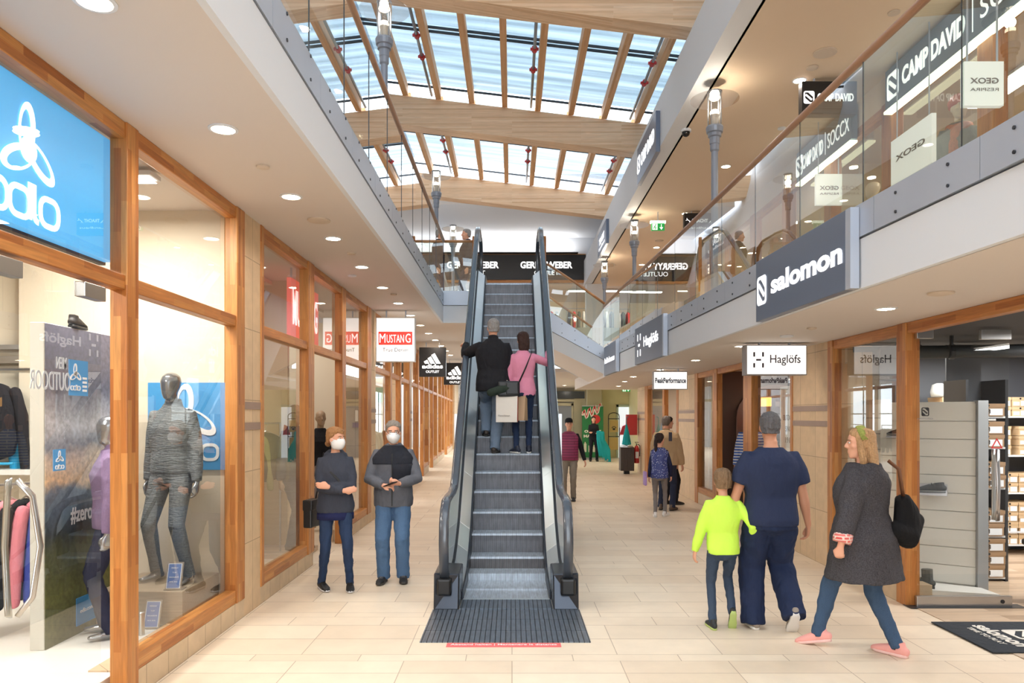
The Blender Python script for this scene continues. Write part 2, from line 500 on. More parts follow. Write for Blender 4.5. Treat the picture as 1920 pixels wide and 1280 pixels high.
# ================================================================== THE SETTING
def pathx(path, y):
    for (y0, x0), (y1, x1) in zip(path, path[1:]):
        if y <= y1: return x0 + (x1 - x0) * (y - y0) / (y1 - y0)
    return path[-1][1]
LW = [(-9, -2.3), (14, -2.3), (20, -2.5), (36, -3.0), (42, -3.2)]        # left shopfront line
RW = [(-9, 3.5), (5.2, 3.56), (6.76, 3.58), (16.16, 3.69), (22.9, 3.85), (31, 4.05)]
RF = [(-9, 2.4), (3.5, 2.38), (5, 2.32), (7, 2.27), (10.5, 2.17), (13.9, 2.03), (16.2, 1.98)]
ZL0, ZL1, ZLF = 3.47, 3.79, 4.07       # left gallery: soffit, foot of metal, floor
ZR0, ZR1, ZRF = 2.57, 2.90, 3.13       # right gallery
ZC = 5.9                               # gallery ceilings
XL = -1.29

floor = struct(MB().box(-3.4, 5.0, -9, 42, -.2, 0).build('floor', M_FLOOR))
M_PLANK = wood('greyed_oak_planks', 0, base=(196, 170, 142), dark=(168, 142, 116), light=(214, 192, 168), block=1.4, width=.14, rough=.4, grain=.8)
struct(MB().box(-7.5, -3.4, -9, 42, -.2, 0).build('floor', M_PLANK))
struct(MB().box(3.62, 9, 3.0, 10.2, -.02, .006).build('floor', M_PLANK))
struct(MB().box(5.0, 9, 10.2, 23, -.2, 0).build('floor', M_PLANK))

# ---- left gallery slab
struct(MB().box(-7.5, XL - .04, -9, 42, ZL0, ZLF).build('ceiling_left_lower', M_PLASTER))
struct(MB().box(XL - .04, XL, -9, 14.0, ZL0, ZL1).build('trim_1', M_WHITE))
for i in range(23):      # metal cladding sheets with screw heads
    y0 = -9 + i * 1.0
    MBm = MB().box(XL - .035, XL + .008, y0 + .003, y0 + .997, ZL1 + .012, ZLF)
    o = struct(MBm.build('trim_2', M_METAL))
    if y0 > 2:
        s = MB()
        for yy in (y0 + .25, y0 + .75):
            for zz in (ZL1 + .07, ZLF - .06):
                s.tube([(XL + .006, yy, zz), (XL + .014, yy, zz)], .011, seg=8)
        s.build('screw_heads', M_SCREW, o)
# landing
lb = MB().box(XL - .04, -.68, 14.04, 24, ZL0, ZLF).box(-.68, .68, 15.2, 24, ZL0, ZLF).box(.68, .78, 16.24, 24, ZL0, ZLF).box(.78, 2.4, 19.8, 24, ZL0, ZLF)
struct(lb.build('ceiling_landing', M_PLASTER))
struct(MB().box(XL - .04, -.66, 14.0, 14.04, ZL0, ZL1).build('trim_3', M_WHITE))
struct(MB().box(XL - .03, -.66, 13.992, 14.03, ZL1 + .01, ZLF).build('trim_4', M_METAL))
# ---- right gallery slab, its edge gently curved
pl = [(pathx(RF, y) + .04, y) for y in (-9, 3.5, 5, 7, 9, 10.5, 12, 13.9, 16.2)]
poly = [(x, y, ZR0) for x, y in pl] + [(2.02, 24, ZR0), (8.5, 24, ZR0), (8.5, -9, ZR0)]
struct(MB().prism(poly, (0, 0, ZRF - ZR0)).build('ceiling_right_lower', M_PLASTER))
rb = MB()
ys = [-9, -6, -3, 0, 2, 3.5, 4.2, 5, 6, 7, 8, 9, 10.5, 12, 13, 13.9, 15, 16.2]
for y0, y1 in zip(ys, ys[1:]):
    rb.slab((pathx(RF, y0), y0), (pathx(RF, y1), y1), .045, ZR0, ZR1)
struct(rb.build('trim_5', M_WHITE))
yy = 16.0; k = 0
while yy > 1:
    y1 = yy; y0 = yy - 1.02
    A = (pathx(RF, y0 + .004) - .012, y0 + .004); B = (pathx(RF, y1) - .012, y1)
    o = struct(MB().slab(A, B, .045, ZR1 + .012, ZRF).build('trim_6', M_METAL))
    s = MB()
    for q in (.25, .75):
        x = A[0] + (B[0] - A[0]) * q; yq = A[1] + (B[1] - A[1]) * q
        for zz in (ZR1 + .06, ZRF - .055): s.tube([(x + .004, yq, zz), (x - .007, yq, zz)], .010, seg=8)
    s.build('screw_heads', M_SCREW, o)
    yy -= 1.02

# ---- upper ceilings and parapet under the roof
struct(MB().box(2.52, 8.5, -9, 24, ZC, ZC + .15).build('ceiling_right_upper', M_GALCEIL))
struct(MB().box(2.3, 2.55, -9, 24, ZC, 6.68).build('trim_7', M_WHITE))
struct(MB().box(-7.5, -2.85, -9, 24, ZC, ZC + .15).build('ceiling_left_upper', M_GALCEIL))
struct(MB().prism([(-2.05, -9, ZC), (-2.62, -9, 8.15), (-2.62, -9, 8.7), (-2.9, -9, 8.7), (-2.9, -9, ZC)], (0, 33, 0)).build('trim_8', M_WHITE))
struct(MB().box(2.55, 3.0, -9, 24, 6.45, 6.6).box(3.0, 3.2, -9, 24, 6.45, 8.2).build('trim_9', M_WHITE))
struct(MB().box(-2.3, 3.2, 20.2, 24.2, 7.45, 7.6).build('ceiling_far_upper', M_WHITE))
# ---- roof
def zr(x): return 7.9 - .118 * x
beams = []
for i, yb in enumerate((-4.2, .6, 5.4, 10.2, 15.0, 19.84)):
    x0, x1 = -2.6, 3.1
    b = MB()
    n = 10
    for j in range(n):
        xa = x0 + (x1 - x0) * j / n; xb = x0 + (x1 - x0) * (j + 1) / n
        sa = .10 * math.sin(PI * j / n) * 0; h = .58
        b.hexa([(xa, yb, zr(xa) - h), (xb, yb, zr(xb) - h), (xb, yb + .35, zr(xb) - h), (xa, yb + .35, zr(xa) - h)],
               [(xa, yb, zr(xa)), (xb, yb, zr(xb)), (xb, yb + .35, zr(xb)), (xa, yb + .35, zr(xa))])
    o = struct(b.build('ceiling_beam', M_BEAM))
for yb in (-4.2, .6, 5.4, 10.2, 15.0):
    for j in range(8):
        x = -2.14 + .665 * j
        if x > 2.9: continue
        b = MB().box(x - .055, x + .055, yb + .35, yb + 4.8 if yb < 15 else 19.84, zr(x), zr(x) + .22)
        struct(b.build('ceiling_rafter', M_RAFT))
    z0 = [(x, zr(x) + .23) for x in (-2.6, 3.1)]
    M_SKYGLASS = glass('rooflight_glass', (.86, .87, .88), .3)
    b = MB().hexa([(-2.6, yb, zr(-2.6) + .24), (3.1, yb, zr(3.1) + .24), (3.1, yb + 4.8, zr(3.1) + .24), (-2.6, yb + 4.8, zr(-2.6) + .24)],
                  [(-2.6, yb, zr(-2.6) + .26), (3.1, yb, zr(3.1) + .26), (3.1, yb + 4.8, zr(3.1) + .26), (-2.6, yb + 4.8, zr(-2.6) + .26)])
    win = struct(b.build('window_1', M_SKYGLASS))
    p = MB()
    for yo in (2.38, 2.52, 4.74):
        p.hexa([(-2.6, yb + yo, zr(-2.6) + .2), (3.1, yb + yo, zr(3.1) + .2), (3.1, yb + yo + .03, zr(3.1) + .2), (-2.6, yb + yo + .03, zr(-2.6) + .2)],
               [(-2.6, yb + yo, zr(-2.6) + .238), (3.1, yb + yo, zr(3.1) + .238), (3.1, yb + yo + .03, zr(3.1) + .238), (-2.6, yb + yo + .03, zr(-2.6) + .238)])
    p.build('glazing_bar', M_DARKMETAL, win)
def blind_mat(nm, c0, c1):
    m, nt, b = _new(nm)
    nt.nodes.remove(b); N = nt.nodes.new; L = nt.links.new
    tc = N('ShaderNodeTexCoord'); sep = N('ShaderNodeSeparateXYZ'); L(tc.outputs['Object'], sep.inputs[0])
    mp = N('ShaderNodeMapping'); mp.inputs['Scale'].default_value = (.25, 5.5, 1)
    L(tc.outputs['Object'], mp.inputs[0])
    no = N('ShaderNodeTexNoise'); no.inputs['Scale'].default_value = 1; no.inputs['Detail'].default_value = 2; L(mp.outputs[0], no.inputs['Vector'])
    rp = N('ShaderNodeValToRGB'); e = rp.color_ramp.elements
    e[0].position = .35; e[0].color = (c0[0], c0[1], c0[2], 1); e[1].position = .65; e[1].color = (c1[0], c1[1], c1[2], 1)
    L(no.outputs[0], rp.inputs[0])
    tr = N('ShaderNodeBsdfTransparent'); L(rp.outputs[0], tr.inputs[0])
    L(tr.outputs[0], nt.nodes['Material Output'].inputs[0])
    return m
M_BLIND = blind_mat('slatted_rooflight_blind', (.35, .40, .43), (.50, .55, .58)); M_BLIND2 = blind_mat('white_rooflight_blind', (.46, .50, .53), (.62, .66, .68))
for yb, a, c in ((5.4, .65, 4.74), (10.2, .65, 4.74), (15.0, .65, 4.5)):
    b = MB().hexa([(-2.6, yb + a, zr(-2.6) + .27), (3.1, yb + a, zr(3.1) + .27), (3.1, yb + c, zr(3.1) + .27), (-2.6, yb + c, zr(-2.6) + .27)],
                  [(-2.6, yb + a, zr(-2.6) + .275), (3.1, yb + a, zr(3.1) + .275), (3.1, yb + c, zr(3.1) + .275), (-2.6, yb + c, zr(-2.6) + .275)])
    o = b.build('roof_blind', M_BLIND2 if yb == 15.0 else M_BLIND)
    tag(o, {5.4: 'pale slatted blind over the skylight bay nearest the viewer', 10.2: 'pale blue slatted blind over the middle skylight bay', 15.0: 'white slatted blind over the farthest skylight bay',
            .6: 'pale slatted blind over the skylight bay overhead', -4.2: 'pale slatted blind over the skylight bay behind the viewer'}[yb], 'blind')
M_RED = plain('red_painted_metal', (196, 52, 52), .4)
M_PIPE = plain('galvanised_pipe', (150, 156, 160), .35, metal=.6)
for yb in (10.2, 15.0):
    for x, wh in ((-1.61, 'left'), (.38, 'middle'), (2.37, 'right')):
        e = empty('sprinkler_pipe', (x, yb + .36, zr(x) + .06), label='grey ceiling pipe with red clamps, %s one in the %s skylight bay' % (wh, 'nearer' if yb < 12 else 'farther'), cat='pipe', group='pipes under the skylight')
        MB().tube([(0, 0, 0), (0, 4.42, 0)], .026, seg=8).build('pipe', M_PIPE, e, smooth=True)
        for yo in (2.0, 2.75):
            MB().tube([(0, yo, 0), (0, yo + .1, 0)], .048, seg=10).box(-.07, .07, yo + .03, yo + .07, -.018, .018).build('clamp', M_RED, e)

# ---- end wall above the landing
struct(MB().box(-7.5, 8.5, 24.0, 24.2, 6.1, 9.5).build('wall_back', M_WHITE))
struct(MB().box(-7.5, 8.5, 28.0, 28.2, 4.07, 6.1).build('wall_back', plain('shop_cream_wall', (236, 214, 184), .7)))
struct(MB().box(-7.5, 8.5, 24.2, 28, 6.0, 6.1).build('ceiling_far_shop', M_PLASTER))
struct(MB().box(-7.5, 8.5, 24.0, 28, 3.9, 4.07).build('floor', M_PLANK))
struct(MB().box(2.35, 2.95, 23.6, 24, ZRF, ZC).build('wall_back', M_WHITE))
struct(MB().box(-7.6, -7.5, -9, 42, 0, 9).build('wall_left', plain('left_shop_back_wall', (214, 200, 182), .7))) if False else None
# ---- far ground-floor wall
M_YEL = plain('pale_yellow_wall', (232, 222, 170), .6)
struct(MB().box(3.05 + .6, 4.9, 31, 31.2, 0, 3.3).build('wall_far', M_YEL))
struct(MB().box(.2, 2.55, 31, 31.2, 0, 3.3).build('wall_far', plain('grey_beige_wall', (178, 168, 150), .6)))
struct(MB().box(.4, 8.5, 20.0, 31, 2.9, 3.0).build('ceiling_far_lower', M_PLASTER))
struct(MB().box(-7.5, .5, 41.8, 42, 0, 3.5).build('wall_far', M_WHITE))
struct(MB().box(.4, .5, 31, 42, 0, 3.5).build('wall_far', M_WHITE))
M_BRASS = plain('satin_stainless_cladding', (178, 170, 140), .35, metal=.7, var=.12, vscale=2)
struct(MB().box(3.05, 3.7, 30.6, 31.0, 0, 2.9).build('wall_far', M_BRASS, bevel=.03))

# ---- helpers for shopfronts
M_BEIGEW = plain('warm_beige_interior', (226, 214, 194), .75)
M_DARKC = plain('dark_shop_ceiling', (44, 44, 46), .8)
def frame_bay(n, path, y0, y1, z0, ztr, z1, sgn, post=.09, bottom=True, upper=True, door=False, ptop=None, depth=.09, trh=.09):
    """one shopfront bay from y0 to y1: rails, transom, panes. sgn -1 left wall (room lies at x lower), +1 right wall"""
    xa, xb = pathx(path, y0), pathx(path, y1)
    o = empty('window_%d' % n, (xa, y0, 0)); o['kind'] = 'structure'
    ori = Vector((xa, y0, 0))
    def P(mb): mb.v = [tuple(Vector(v) - ori) for v in mb.v]; return mb
    def bar(za, zb, d=depth, off=0.0):
        m = MB(); 
        A, B = ((xa, y0), (xb, y1)) if sgn > 0 else ((xb, y1), (xa, y0))
        A = (A[0] + sgn * off, A[1]); B = (B[0] + sgn * off, B[1])
        return m.slab(A, B, d, za, zb)
    r = bar(z1 - .1, z1)
    if bottom:
        m2 = bar(z0, z0 + .11); r.add(m2.v, m2.f)
    if ztr:
        m2 = bar(ztr - trh, ztr); r.add(m2.v, m2.f)
    P(r).build('rail', M_WY, o, bevel=.006)
    g = MB(); ot = .06
    segs = []
    if not door: segs.append((z0 + .1 if bottom else 0.0, (ztr - trh) if ztr else z1 - .1))
    if upper and ztr: segs.append((ztr, z1 - .1))
    for za, zb in segs:
        m2 = bar(za, zb, .012, ot); P(m2).build('pane', M_GLASS, o)
    return o
PB = 1
def post(n, path, y0, y1, z0, z1, sgn, depth=.105, off=-.012, two=False):
    xa, xb = pathx(path, y0) + sgn * off, pathx(path, y1) + sgn * off
    A, B = ((xa, y0), (xb, y1)) if sgn > 0 else ((xb, y1), (xa, y0))
    m = MB().slab(A, B, depth, z0, z1)
    return struct(m.build('trim_%d' % n, M_WZ, bevel=.006))
def pier(path, y0, y1, z1, sgn, side, depth=.5):
    xa, xb = pathx(path, y0), pathx(path, y1)
    A, B = ((xa, y0), (xb, y1)) if sgn > 0 else ((xb, y1), (xa, y0))
    o = struct(MB().slab(A, B, depth, 0, z1).build('wall_' + side, M_STONE))
    b = MB()
    A = (A[0] - sgn * .006, A[1]); B = (B[0] - sgn * .006, B[1])
    if y1 - y0 < 3:
        for z in (1.60, 1.78): b.slab(A, B, .02, z, z + .065)
        b.build('tile_band', M_BAND, o)
    return o
def plinth(path, y0, y1, z1, sgn, side):
    xa, xb = pathx(path, y0), pathx(path, y1)
    A, B = ((xa, y0), (xb, y1)) if sgn > 0 else ((xb, y1), (xa, y0))
    return struct(MB().slab(A, B, .3, 0, z1).build('baseboard_' + side, M_PLINTH))

# ---- left shopfronts
ZT = 2.56
frame_bay(2, LW, 1.2, 4.44, .16, ZT, ZL0, -1, bottom=False, door=True)
post(10, LW, 4.44, 4.58, 0, ZL0, -1)
post(10, LW, 1.0, 1.2, 0, ZL0, -1)
struct(MB().box(-2.8, -2.3, -9, 1.0, 0, ZL0).build('wall_left', M_STONE))
plinth(LW, 4.58, 6.41, .16, -1, 'left')
frame_bay(3, LW, 4.58, 6.22, .16, ZT, ZL0, -1)
post(10, LW, 6.22, 6.40, .16, ZL0, -1)
pier(LW, 6.41, 6.82, ZL0, -1, 'left')
plinth(LW, 6.82, 8.63, .16, -1, 'left')
post(10, LW, 6.82, 6.9, .16, ZL0, -1)
frame_bay(4, LW, 6.9, 8.4, .16, ZT, ZL0, -1)
post(10, LW, 8.4, 8.65, .16, ZL0, -1)
frame_bay(5, LW, 8.65, 10.08, .16, ZT, ZL0, -1, bottom=False, door=True)
post(10, LW, 10.08, 10.3, 0, ZL0, -1)
plinth(LW, 10.25, 12.15, .16, -1, 'left')
frame_bay(6, LW, 10.25, 11.84, .16, ZT, ZL0, -1)
post(10, LW, 11.84, 12.15, .16, ZL0, -1)
pier(LW, 12.15, 12.6, ZL0, -1, 'left')
cuts = [12.6, 14.2, 15.75, 17.6]
n = 7
def run_left(cuts, dark_door=None):
    global n
    for a, c in zip(cuts, cuts[1:]):
        dr = dark_door and a in dark_door
        if not dr: plinth(LW, a, c, .2, -1, 'left')
        frame_bay(n, LW, a, c - .22, .2, ZT, ZL0, -1, bottom=not dr, door=bool(dr)); n += 1
        post(10, LW, c - .22, c, 0 if dr else .2, ZL0, -1)
run_left([12.6, 14.3, 15.9, 17.75], (14.3,))
pier(LW, 17.75, 18.2, ZL0, -1, 'left')
run_left([18.2, 19.95, 21.6, 23.4, 25.2, 27.2], (19.95, 23.4))
pier(LW, 27.2, 27.7, ZL0, -1, 'left')
run_left([27.7, 29.6, 31.6, 33.6, 36, 39], (31.6,))
struct(MB().box(-4, -3.0, 39, 42, 0, ZL0).build('wall_left', M_STONE))

# interiors on the left
struct(MB().box(-7.2, -7.1, 0, 6.6, 0, ZL0).build('wall_left', M_BEIGEW))
struct(MB().box(-7.2, -2.82, 6.55, 6.65, 0, ZL0).build('wall_left', M_BEIGEW))
struct(MB().box(-7.2, -2.82, .9, 1.0, 0, ZL0).build('wall_left', M_BEIGEW))
struct(MB().box(-7.1, -2.8, 1.0, 5.0, 3.0, 3.1).build('ceiling_shop_left', M_DARKC))
struct(MB().box(-4.2, -2.45, 6.36, 6.42, 0, ZL0).build('wall_left', M_BEIGEW))       # display back wall
# mustang shop
struct(MB().box(-6.2, -6.1, 6.65, 12.5, 0, ZL0).build('wall_left', M_BEIGEW))
struct(MB().box(-6.2, -2.85, 12.3, 12.4, 0, ZL0).build('wall_left', M_BEIGEW))
struct(MB().box(-6.2, -2.9, 9.65, 9.72, 0, ZL0).build('wall_left', plain('tan_display_wall', (206, 186, 152), .7)))
struct(MB().box(-6.2, -3.1, 6.65, 12.3, ZL0 - .06, ZL0 - .01).build('ceiling_shop_left', M_BEIGEW))
# long shop with daylight windows at the back
bw = MB().box(-7.2, -7.1, 12.5, 42, 0, .7).box(-7.2, -7.1, 12.5, 42, 3.0, ZL0)
y = 12.5
while y < 42:
    bw.box(-7.2, -7.1, y, y + .35, .7, 3.0); y += 2.6
struct(bw.build('wall_left', M_BEIGEW))
y = 12.5; k = 0
while y < 41:
    o = empty('window_30', (-7.15, y + .35, .7)); o['kind'] = 'structure'
    MB().box(-.02, .02, 1.10, 1.14, 0, 2.3).box(-.02, .02, 0, 2.25, 1.1, 1.14).build('window_frame', M_DARKMETAL, o)
    y += 2.6

# ---- right shopfronts
ZD = ZR0
struct(MB().box(3.5, 4.2, -9, 3.2, 0, ZD).build('wall_right', M_STONE))
frame_bay(11, RW, 3.2, 6.77, 0, None, ZD, 1, bottom=False, door=True)
post(12, RW, 6.77, 6.94, 0, ZD, 1, depth=.13)
plinth(RW, 6.9, 8.5, .16, 1, 'right')
frame_bay(13, RW, 6.94, 8.36, .16, None, ZD, 1)
post(12, RW, 8.36, 8.5, .16, ZD, 1)
pier(RW, 8.5, 9.6, ZD, 1, 'right')
post(12, RW, 9.6, 9.68, 0, ZD, 1)
frame_bay(14, RW, 9.68, 11.3, .1, None, ZD, 1)
post(12, RW, 11.3, 11.72, 0, ZD, 1)
frame_bay(15, RW, 11.72, 13.3, .1, None, ZD, 1, bottom=False, door=True)
post(12, RW, 13.3, 13.6, 0, ZD, 1)
plinth(RW, 13.6, 15.0, .22, 1, 'right')
frame_bay(16, RW, 13.6, 14.75, .22, None, ZD, 1)
post(12, RW, 14.75, 15.0, 0, ZD, 1)
pier(RW, 15.0, 16.6, ZD, 1, 'right')
post(12, RW, 16.6, 16.8, 0, ZD, 1)
frame_bay(17, RW, 16.8, 18.3, .22, None, ZD, 1, bottom=False, door=True)
post(12, RW, 18.3, 18.55, 0, ZD, 1)
plinth(RW, 18.3, 21.4, .22, 1, 'right')
frame_bay(18, RW, 18.55, 20.9, .22, None, ZD, 1)
post(12, RW, 20.9, 21.4, 0, ZD, 1)
pier(RW, 21.4, 22.9, 2.9, 1, 'right')
# interiors on the right
M_GREYW = plain('cool_grey_shop_wall', (206, 210, 216), .7)
struct(MB().box(8.4, 8.5, 3, 9.9, 0, ZD).build('wall_right', M_GREYW))
struct(MB().box(3.95, 8.5, 10.1, 10.2, 0, ZD + .0).build('wall_right', M_GREYW))
struct(MB().box(3.62, 8.5, 3.0, 3.1, 0, ZD).build('wall_right', M_GREYW))
struct(MB().box(3.75, 8.4, 3.2, 10.0, ZD - .05, ZD - .005).build('ceiling_shop_right', plain('dark_grey_ceiling', (70, 72, 76), .8)))
struct(MB().box(6.3, 6.4, 10.2, 16, 0, ZD).build('wall_right', plain('dark_brown_wall', (86, 66, 58), .7)))
struct(MB().box(3.75, 6.3, 14.2, 14.3, 0, ZD).build('wall_right', plain('mauve_brown_wall', (92, 72, 66), .7)))
struct(MB().box(6.3, 6.4, 16, 23, 0, ZD).build('wall_right', M_BEIGEW))
struct(MB().box(3.9, 6.4, 18.9, 19.0, 0, ZD).build('wall_right', M_BEIGEW))
struct(MB().box(3.9, 8, 22.9, 23.0, 0, 2.9).build('wall_right', M_YEL))
struct(MB().box(3.85, 4.4, 22.9, 31, -.2, .001).build('floor', M_FLOOR)) if False else None
struct(MB().box(4.85, 4.95, 22.9, 31, 0, 2.9).build('wall_right', M_YEL))

# ---- upper right shop line
XU = 4.6
struct(MB().box(XU, XU + .15, -9, 21.5, 5.55, ZC).build('wall_right', M_GALCEIL))
yu = [2.2, 3.6, 5.4, 7.1, 9.0, 10.7, 12.4, 14.1, 15.8, 17.5, 19.2, 21.0]
for i, (a, c) in enumerate(zip(yu, yu[1:])):
    o = empty('window_%d' % (40 + i), (XU, a, ZRF)); o['kind'] = 'structure'
    MB().box(-.03, .12, 0, .24, 0, 2.42).build('window_frame', M_WZ, o, bevel=.006)
    MB().box(0, .1, .24, c - a, 0, .12).box(0, .1, .24, c - a, 2.3, 2.42).build('rail', M_WY, o)
    if i not in (2, 6, 9): MB().box(.05, .062, .24, c - a, .12, 2.3).build('pane', M_GLASS, o)
struct(MB().box(8.0, 8.1, -9, 22, ZRF, ZC).build('wall_right', plain('warm_upper_shop_wall', (232, 208, 170), .75)))
for yw in (5.35, 12.35, 17.45):
    struct(MB().box(XU + .15, 8.0, yw, yw + .08, ZRF, ZC).build('wall_right', plain('pale_upper_partition', (226, 206, 172), .75)))
struct(MB().box(XU - .0, 8.0, 21.2, 24, ZRF, ZC).build('wall_right', plain('ochre_end_wall', (222, 176, 104), .6)))
# upper left shop line
struct(MB().box(-4.7, -4.6, -9, 24, ZLF, ZC).build('wall_left', M_BEIGEW))

# ================================================================== BALUSTRADES
def balustrade(name, label, pts, zf, top, railmat, rail_r=.028, pane_h=None, zbase=0.0, glassm=M_RAILGLASS, gap=.008):
    e = empty(name, (pts[0][0], pts[0][1], zf), label=label, cat='balustrade')
    ori = Vector((pts[0][0], pts[0][1], zf))
    zs = [p[2] if len(p) > 2 else 0 for p in pts]
    rp = []
    for (p, z) in zip(pts, zs): rp.append(Vector((p[0], p[1], zf + z + top)) - ori)
    MB().tube(rp, rail_r, seg=12).build('handrail', railmat, e, smooth=True)
    for i in range(len(pts) - 1):
        A = Vector((pts[i][0], pts[i][1])); B = Vector((pts[i + 1][0], pts[i + 1][1])); d = (B - A).normalized()
        A2 = A + d * gap / 2; B2 = B - d * gap / 2
        m = MB().slab(A2, B2, .015, (zf + zs[i] + zbase, zf + zs[i + 1] + zbase), (zf + zs[i] + top - .02, zf + zs[i + 1] + top - .02))
        m.v = [tuple(Vector(v) - ori) for v in m.v]
        m.build('glass_pane', glassm, e)
        # dark gasket between panes
        if i:
            g = MB().box(A.x - .001, A.x + .004, A.y - .003, A.y + .003, zf + zs[i] + zbase, zf + zs[i] + top - .02)
            g.v = [tuple(Vector(v) - ori) for v in g.v]
            g.build('pane_joint', M_DARKMETAL, e)
    return e
balustrade('glass_balustrade', 'long greenish glass balustrade with wooden handrail along the left gallery', [(XL + .01, y) for y in [1.75 + .985 * k for k in range(12)] + [14.0]][::-1], ZLF, .93, M_RAIL, zbase=-.05)
balustrade('glass_balustrade', 'long greenish glass balustrade with wooden handrail along the right gallery', [(pathx(RF, y) + .01, y) for y in [1.9 + 1.02 * k for k in range(14)] + [16.2]], ZRF, .97, M_RAIL, zbase=-.04)
balustrade('glass_balustrade', 'short glass balustrade across the bridge left of the escalator top', [(XL + .02, 14.02), (-.68, 14.02)], ZLF, .93, M_RAILX, zbase=-.05)
# ---- stairs from the landing down to the right gallery
st = MB(); nst = 6
x_top, x_bot = .78, 2.02
for k in range(nst):
    xa = x_top + (x_bot - x_top) * k / nst; xb = x_top + (x_bot - x_top) * (k + 1) / nst
    z = ZLF - (ZLF - ZRF) * (k + 1) / (nst + 0)
    st.box(xa, xb, 16.3, 19.7, z - .12 if k else z - .12, z + (ZLF - ZRF) / nst * 0)
stairs = st.build('ceiling_stair_steps', M_PLINTH); struct(stairs)
def stringer(y, t):
    zb0, zb1 = ZL0 - .17, ZR0 + .03
    w_ = MB().prism([(x_top - .12, y, zb0), (x_bot + .05, y, zb1), (x_bot + .05, y, zb1 + .30), (x_top - .12, y, zb0 + .36)], (0, t, 0))
    struct(w_.build('trim_14', M_WHITE))
    m_ = MB().prism([(x_top - .12, y - .012, zb0 + .37), (x_bot + .05, y - .012, zb1 + .31), (x_bot + .05, y - .012, zb1 + .55), (x_top - .12, y - .012, zb0 + .80)], (0, t, 0))
    o = struct(m_.build('trim_15', M_METAL))
    s = MB()
    for q in (.12, .3, .5, .7, .88):
        x = x_top - .12 + (x_bot - x_top + .17) * q; zz = zb0 + .45 + (zb1 - zb0 - .06) * q
        for dz in (0, .2): s.tube([(x, y - .01, zz + dz), (x, y - .018, zz + dz)], .011, seg=8)
    s.build('screw_heads', M_SCREW, o)
stringer(16.2, .06); stringer(19.75, .06)
struct(MB().prism([(x_top - .12, 16.27, ZL0 - .12), (x_bot + .05, 16.27, ZR0 + .02), (x_bot + .05, 16.27, ZR0 + .08), (x_top - .12, 16.27, ZL0 - .06)], (0, 3.45, 0)).build('ceiling_stair_soffit', M_PLASTER))
balustrade('stair_balustrade', 'sloping glass balustrade with bronze handrail on the near side of the steps', [(.76, 16.2, ZLF - ZRF), (1.4, 16.2, (ZLF - ZRF) * .55), (2.12, 16.2, 0)], ZRF, .95, M_RAILX, zbase=-.02)
balustrade('stair_balustrade', 'sloping glass balustrade with wooden handrail on the far side of the steps', [(.9, 19.7, ZLF - ZRF - .1), (2.12, 19.7, -.02)], ZRF, .95, M_RAILX, zbase=-.02)
for yy_, l in ((16.22, 'near'), (19.7, 'far')):
    pass

# ================================================================== LIGHTS OF THE PLACE
def downlight(x, y, z, label, group, r=.070, power=9, name='downlight', bright=None):
    e = empty(name, (x, y, z), label=label, cat='ceiling light', group=group)
    MB().lathe([(r + .018, 0), (r + .018, -.006), (r, -.008), (r, .0)], seg=28).build('trim_ring', M_WHITE, e, smooth=False)
    MB().lathe([(r, -.004), (r * .25, -.004)], seg=28).lathe([(r * .25, -.003), (.001, -.02)], seg=16).build('lamp', M_LAMPDISC, e)
    if power:
        l = bpy.data.lights.new('downlight_lamp', 'AREA'); l.shape = 'DISK'; l.size = 2 * r; l.energy = power * .38; l.color = (1, .92, .84); l.spread = R(150)
        lo = bpy.data.objects.new('downlight_lamp', l); COL.objects.link(lo); lo.parent = e; lo.location = (0, 0, -.025)
    return e
ordn = ['nearest', 'second', 'third', 'fourth', 'fifth', 'sixth', 'seventh', 'eighth', 'ninth', 'tenth', 'eleventh', 'twelfth', 'thirteenth', 'fourteenth', 'fifteenth']
for i in range(13):
    y = 4.55 + 1.4 * i
    downlight(-1.76, y, ZL0, 'round recessed downlight in the left soffit, %s in its row' % ordn[i], 'downlights in the left soffit', power=16)
for i in range(3):
    l = downlight(-1.76, 3.15 - 1.6 * i, ZL0, 'round recessed downlight in the left soffit just behind the viewer', 'downlights behind the viewer', power=16)
for i, (x, y) in enumerate([(2.98, 3.3), (2.95, 5.89), (2.77, 9.05), (2.78, 11.3), (2.70, 13.6), (2.6, 16.0), (2.75, 18.2), (3.0, 21.0)]):
    downlight(x, y, ZR0, 'round recessed downlight in the right soffit, %s in its row' % ordn[i], 'downlights in the right soffit', r=.066, power=16)
for i, (x, y) in enumerate([(2.2, 23), (2.6, 25.2), (3.4, 27), (2.0, 28.5)]):
    downlight(x, y, 2.9, 'small round downlight in the far low ceiling, %s one' % ordn[i], 'downlights in the far low ceiling', r=.066, power=18)
for i, y in enumerate([6.5, 9.3, 12.5, 15.4, 18.5, 20.6]):
    downlight(3.58, y, ZC, 'round recessed downlight in the cream gallery ceiling, %s in its row' % ordn[i], 'downlights in the right gallery ceiling', power=30)
for i in range(10):
    downlight(-2.25 if i % 1 == 0 else -3.2, 6.5 + 1.55 * i, ZC, 'round downlight in the left gallery ceiling seen through the balustrade, %s in its row' % ordn[i], 'downlights in the left gallery ceiling', power=20 if i % 2 == 0 else 0)
def ceiling_disc(x, y, z, r, name, label, cat, m=None, group=None, h=.012):
    o = MB().lathe([(r, 0), (r, -h), (r * .6, -h * 1.6), (.001, -h * 1.8)], seg=24).build(name, m or M_PLASTER, None, origin=None)
    o.location = (x, y, z - .001); tag(o, label, cat, group)
    return o
M_SPK = plain('perforated_speaker_grille', (206, 190, 172), .7)
def disc_at(px, py, H, r, name, label, cat, m=None):
    d = F * H / (CY - py); return ceiling_disc((px - CX) * d / F, d, CH + H, r, name, label, cat, m)
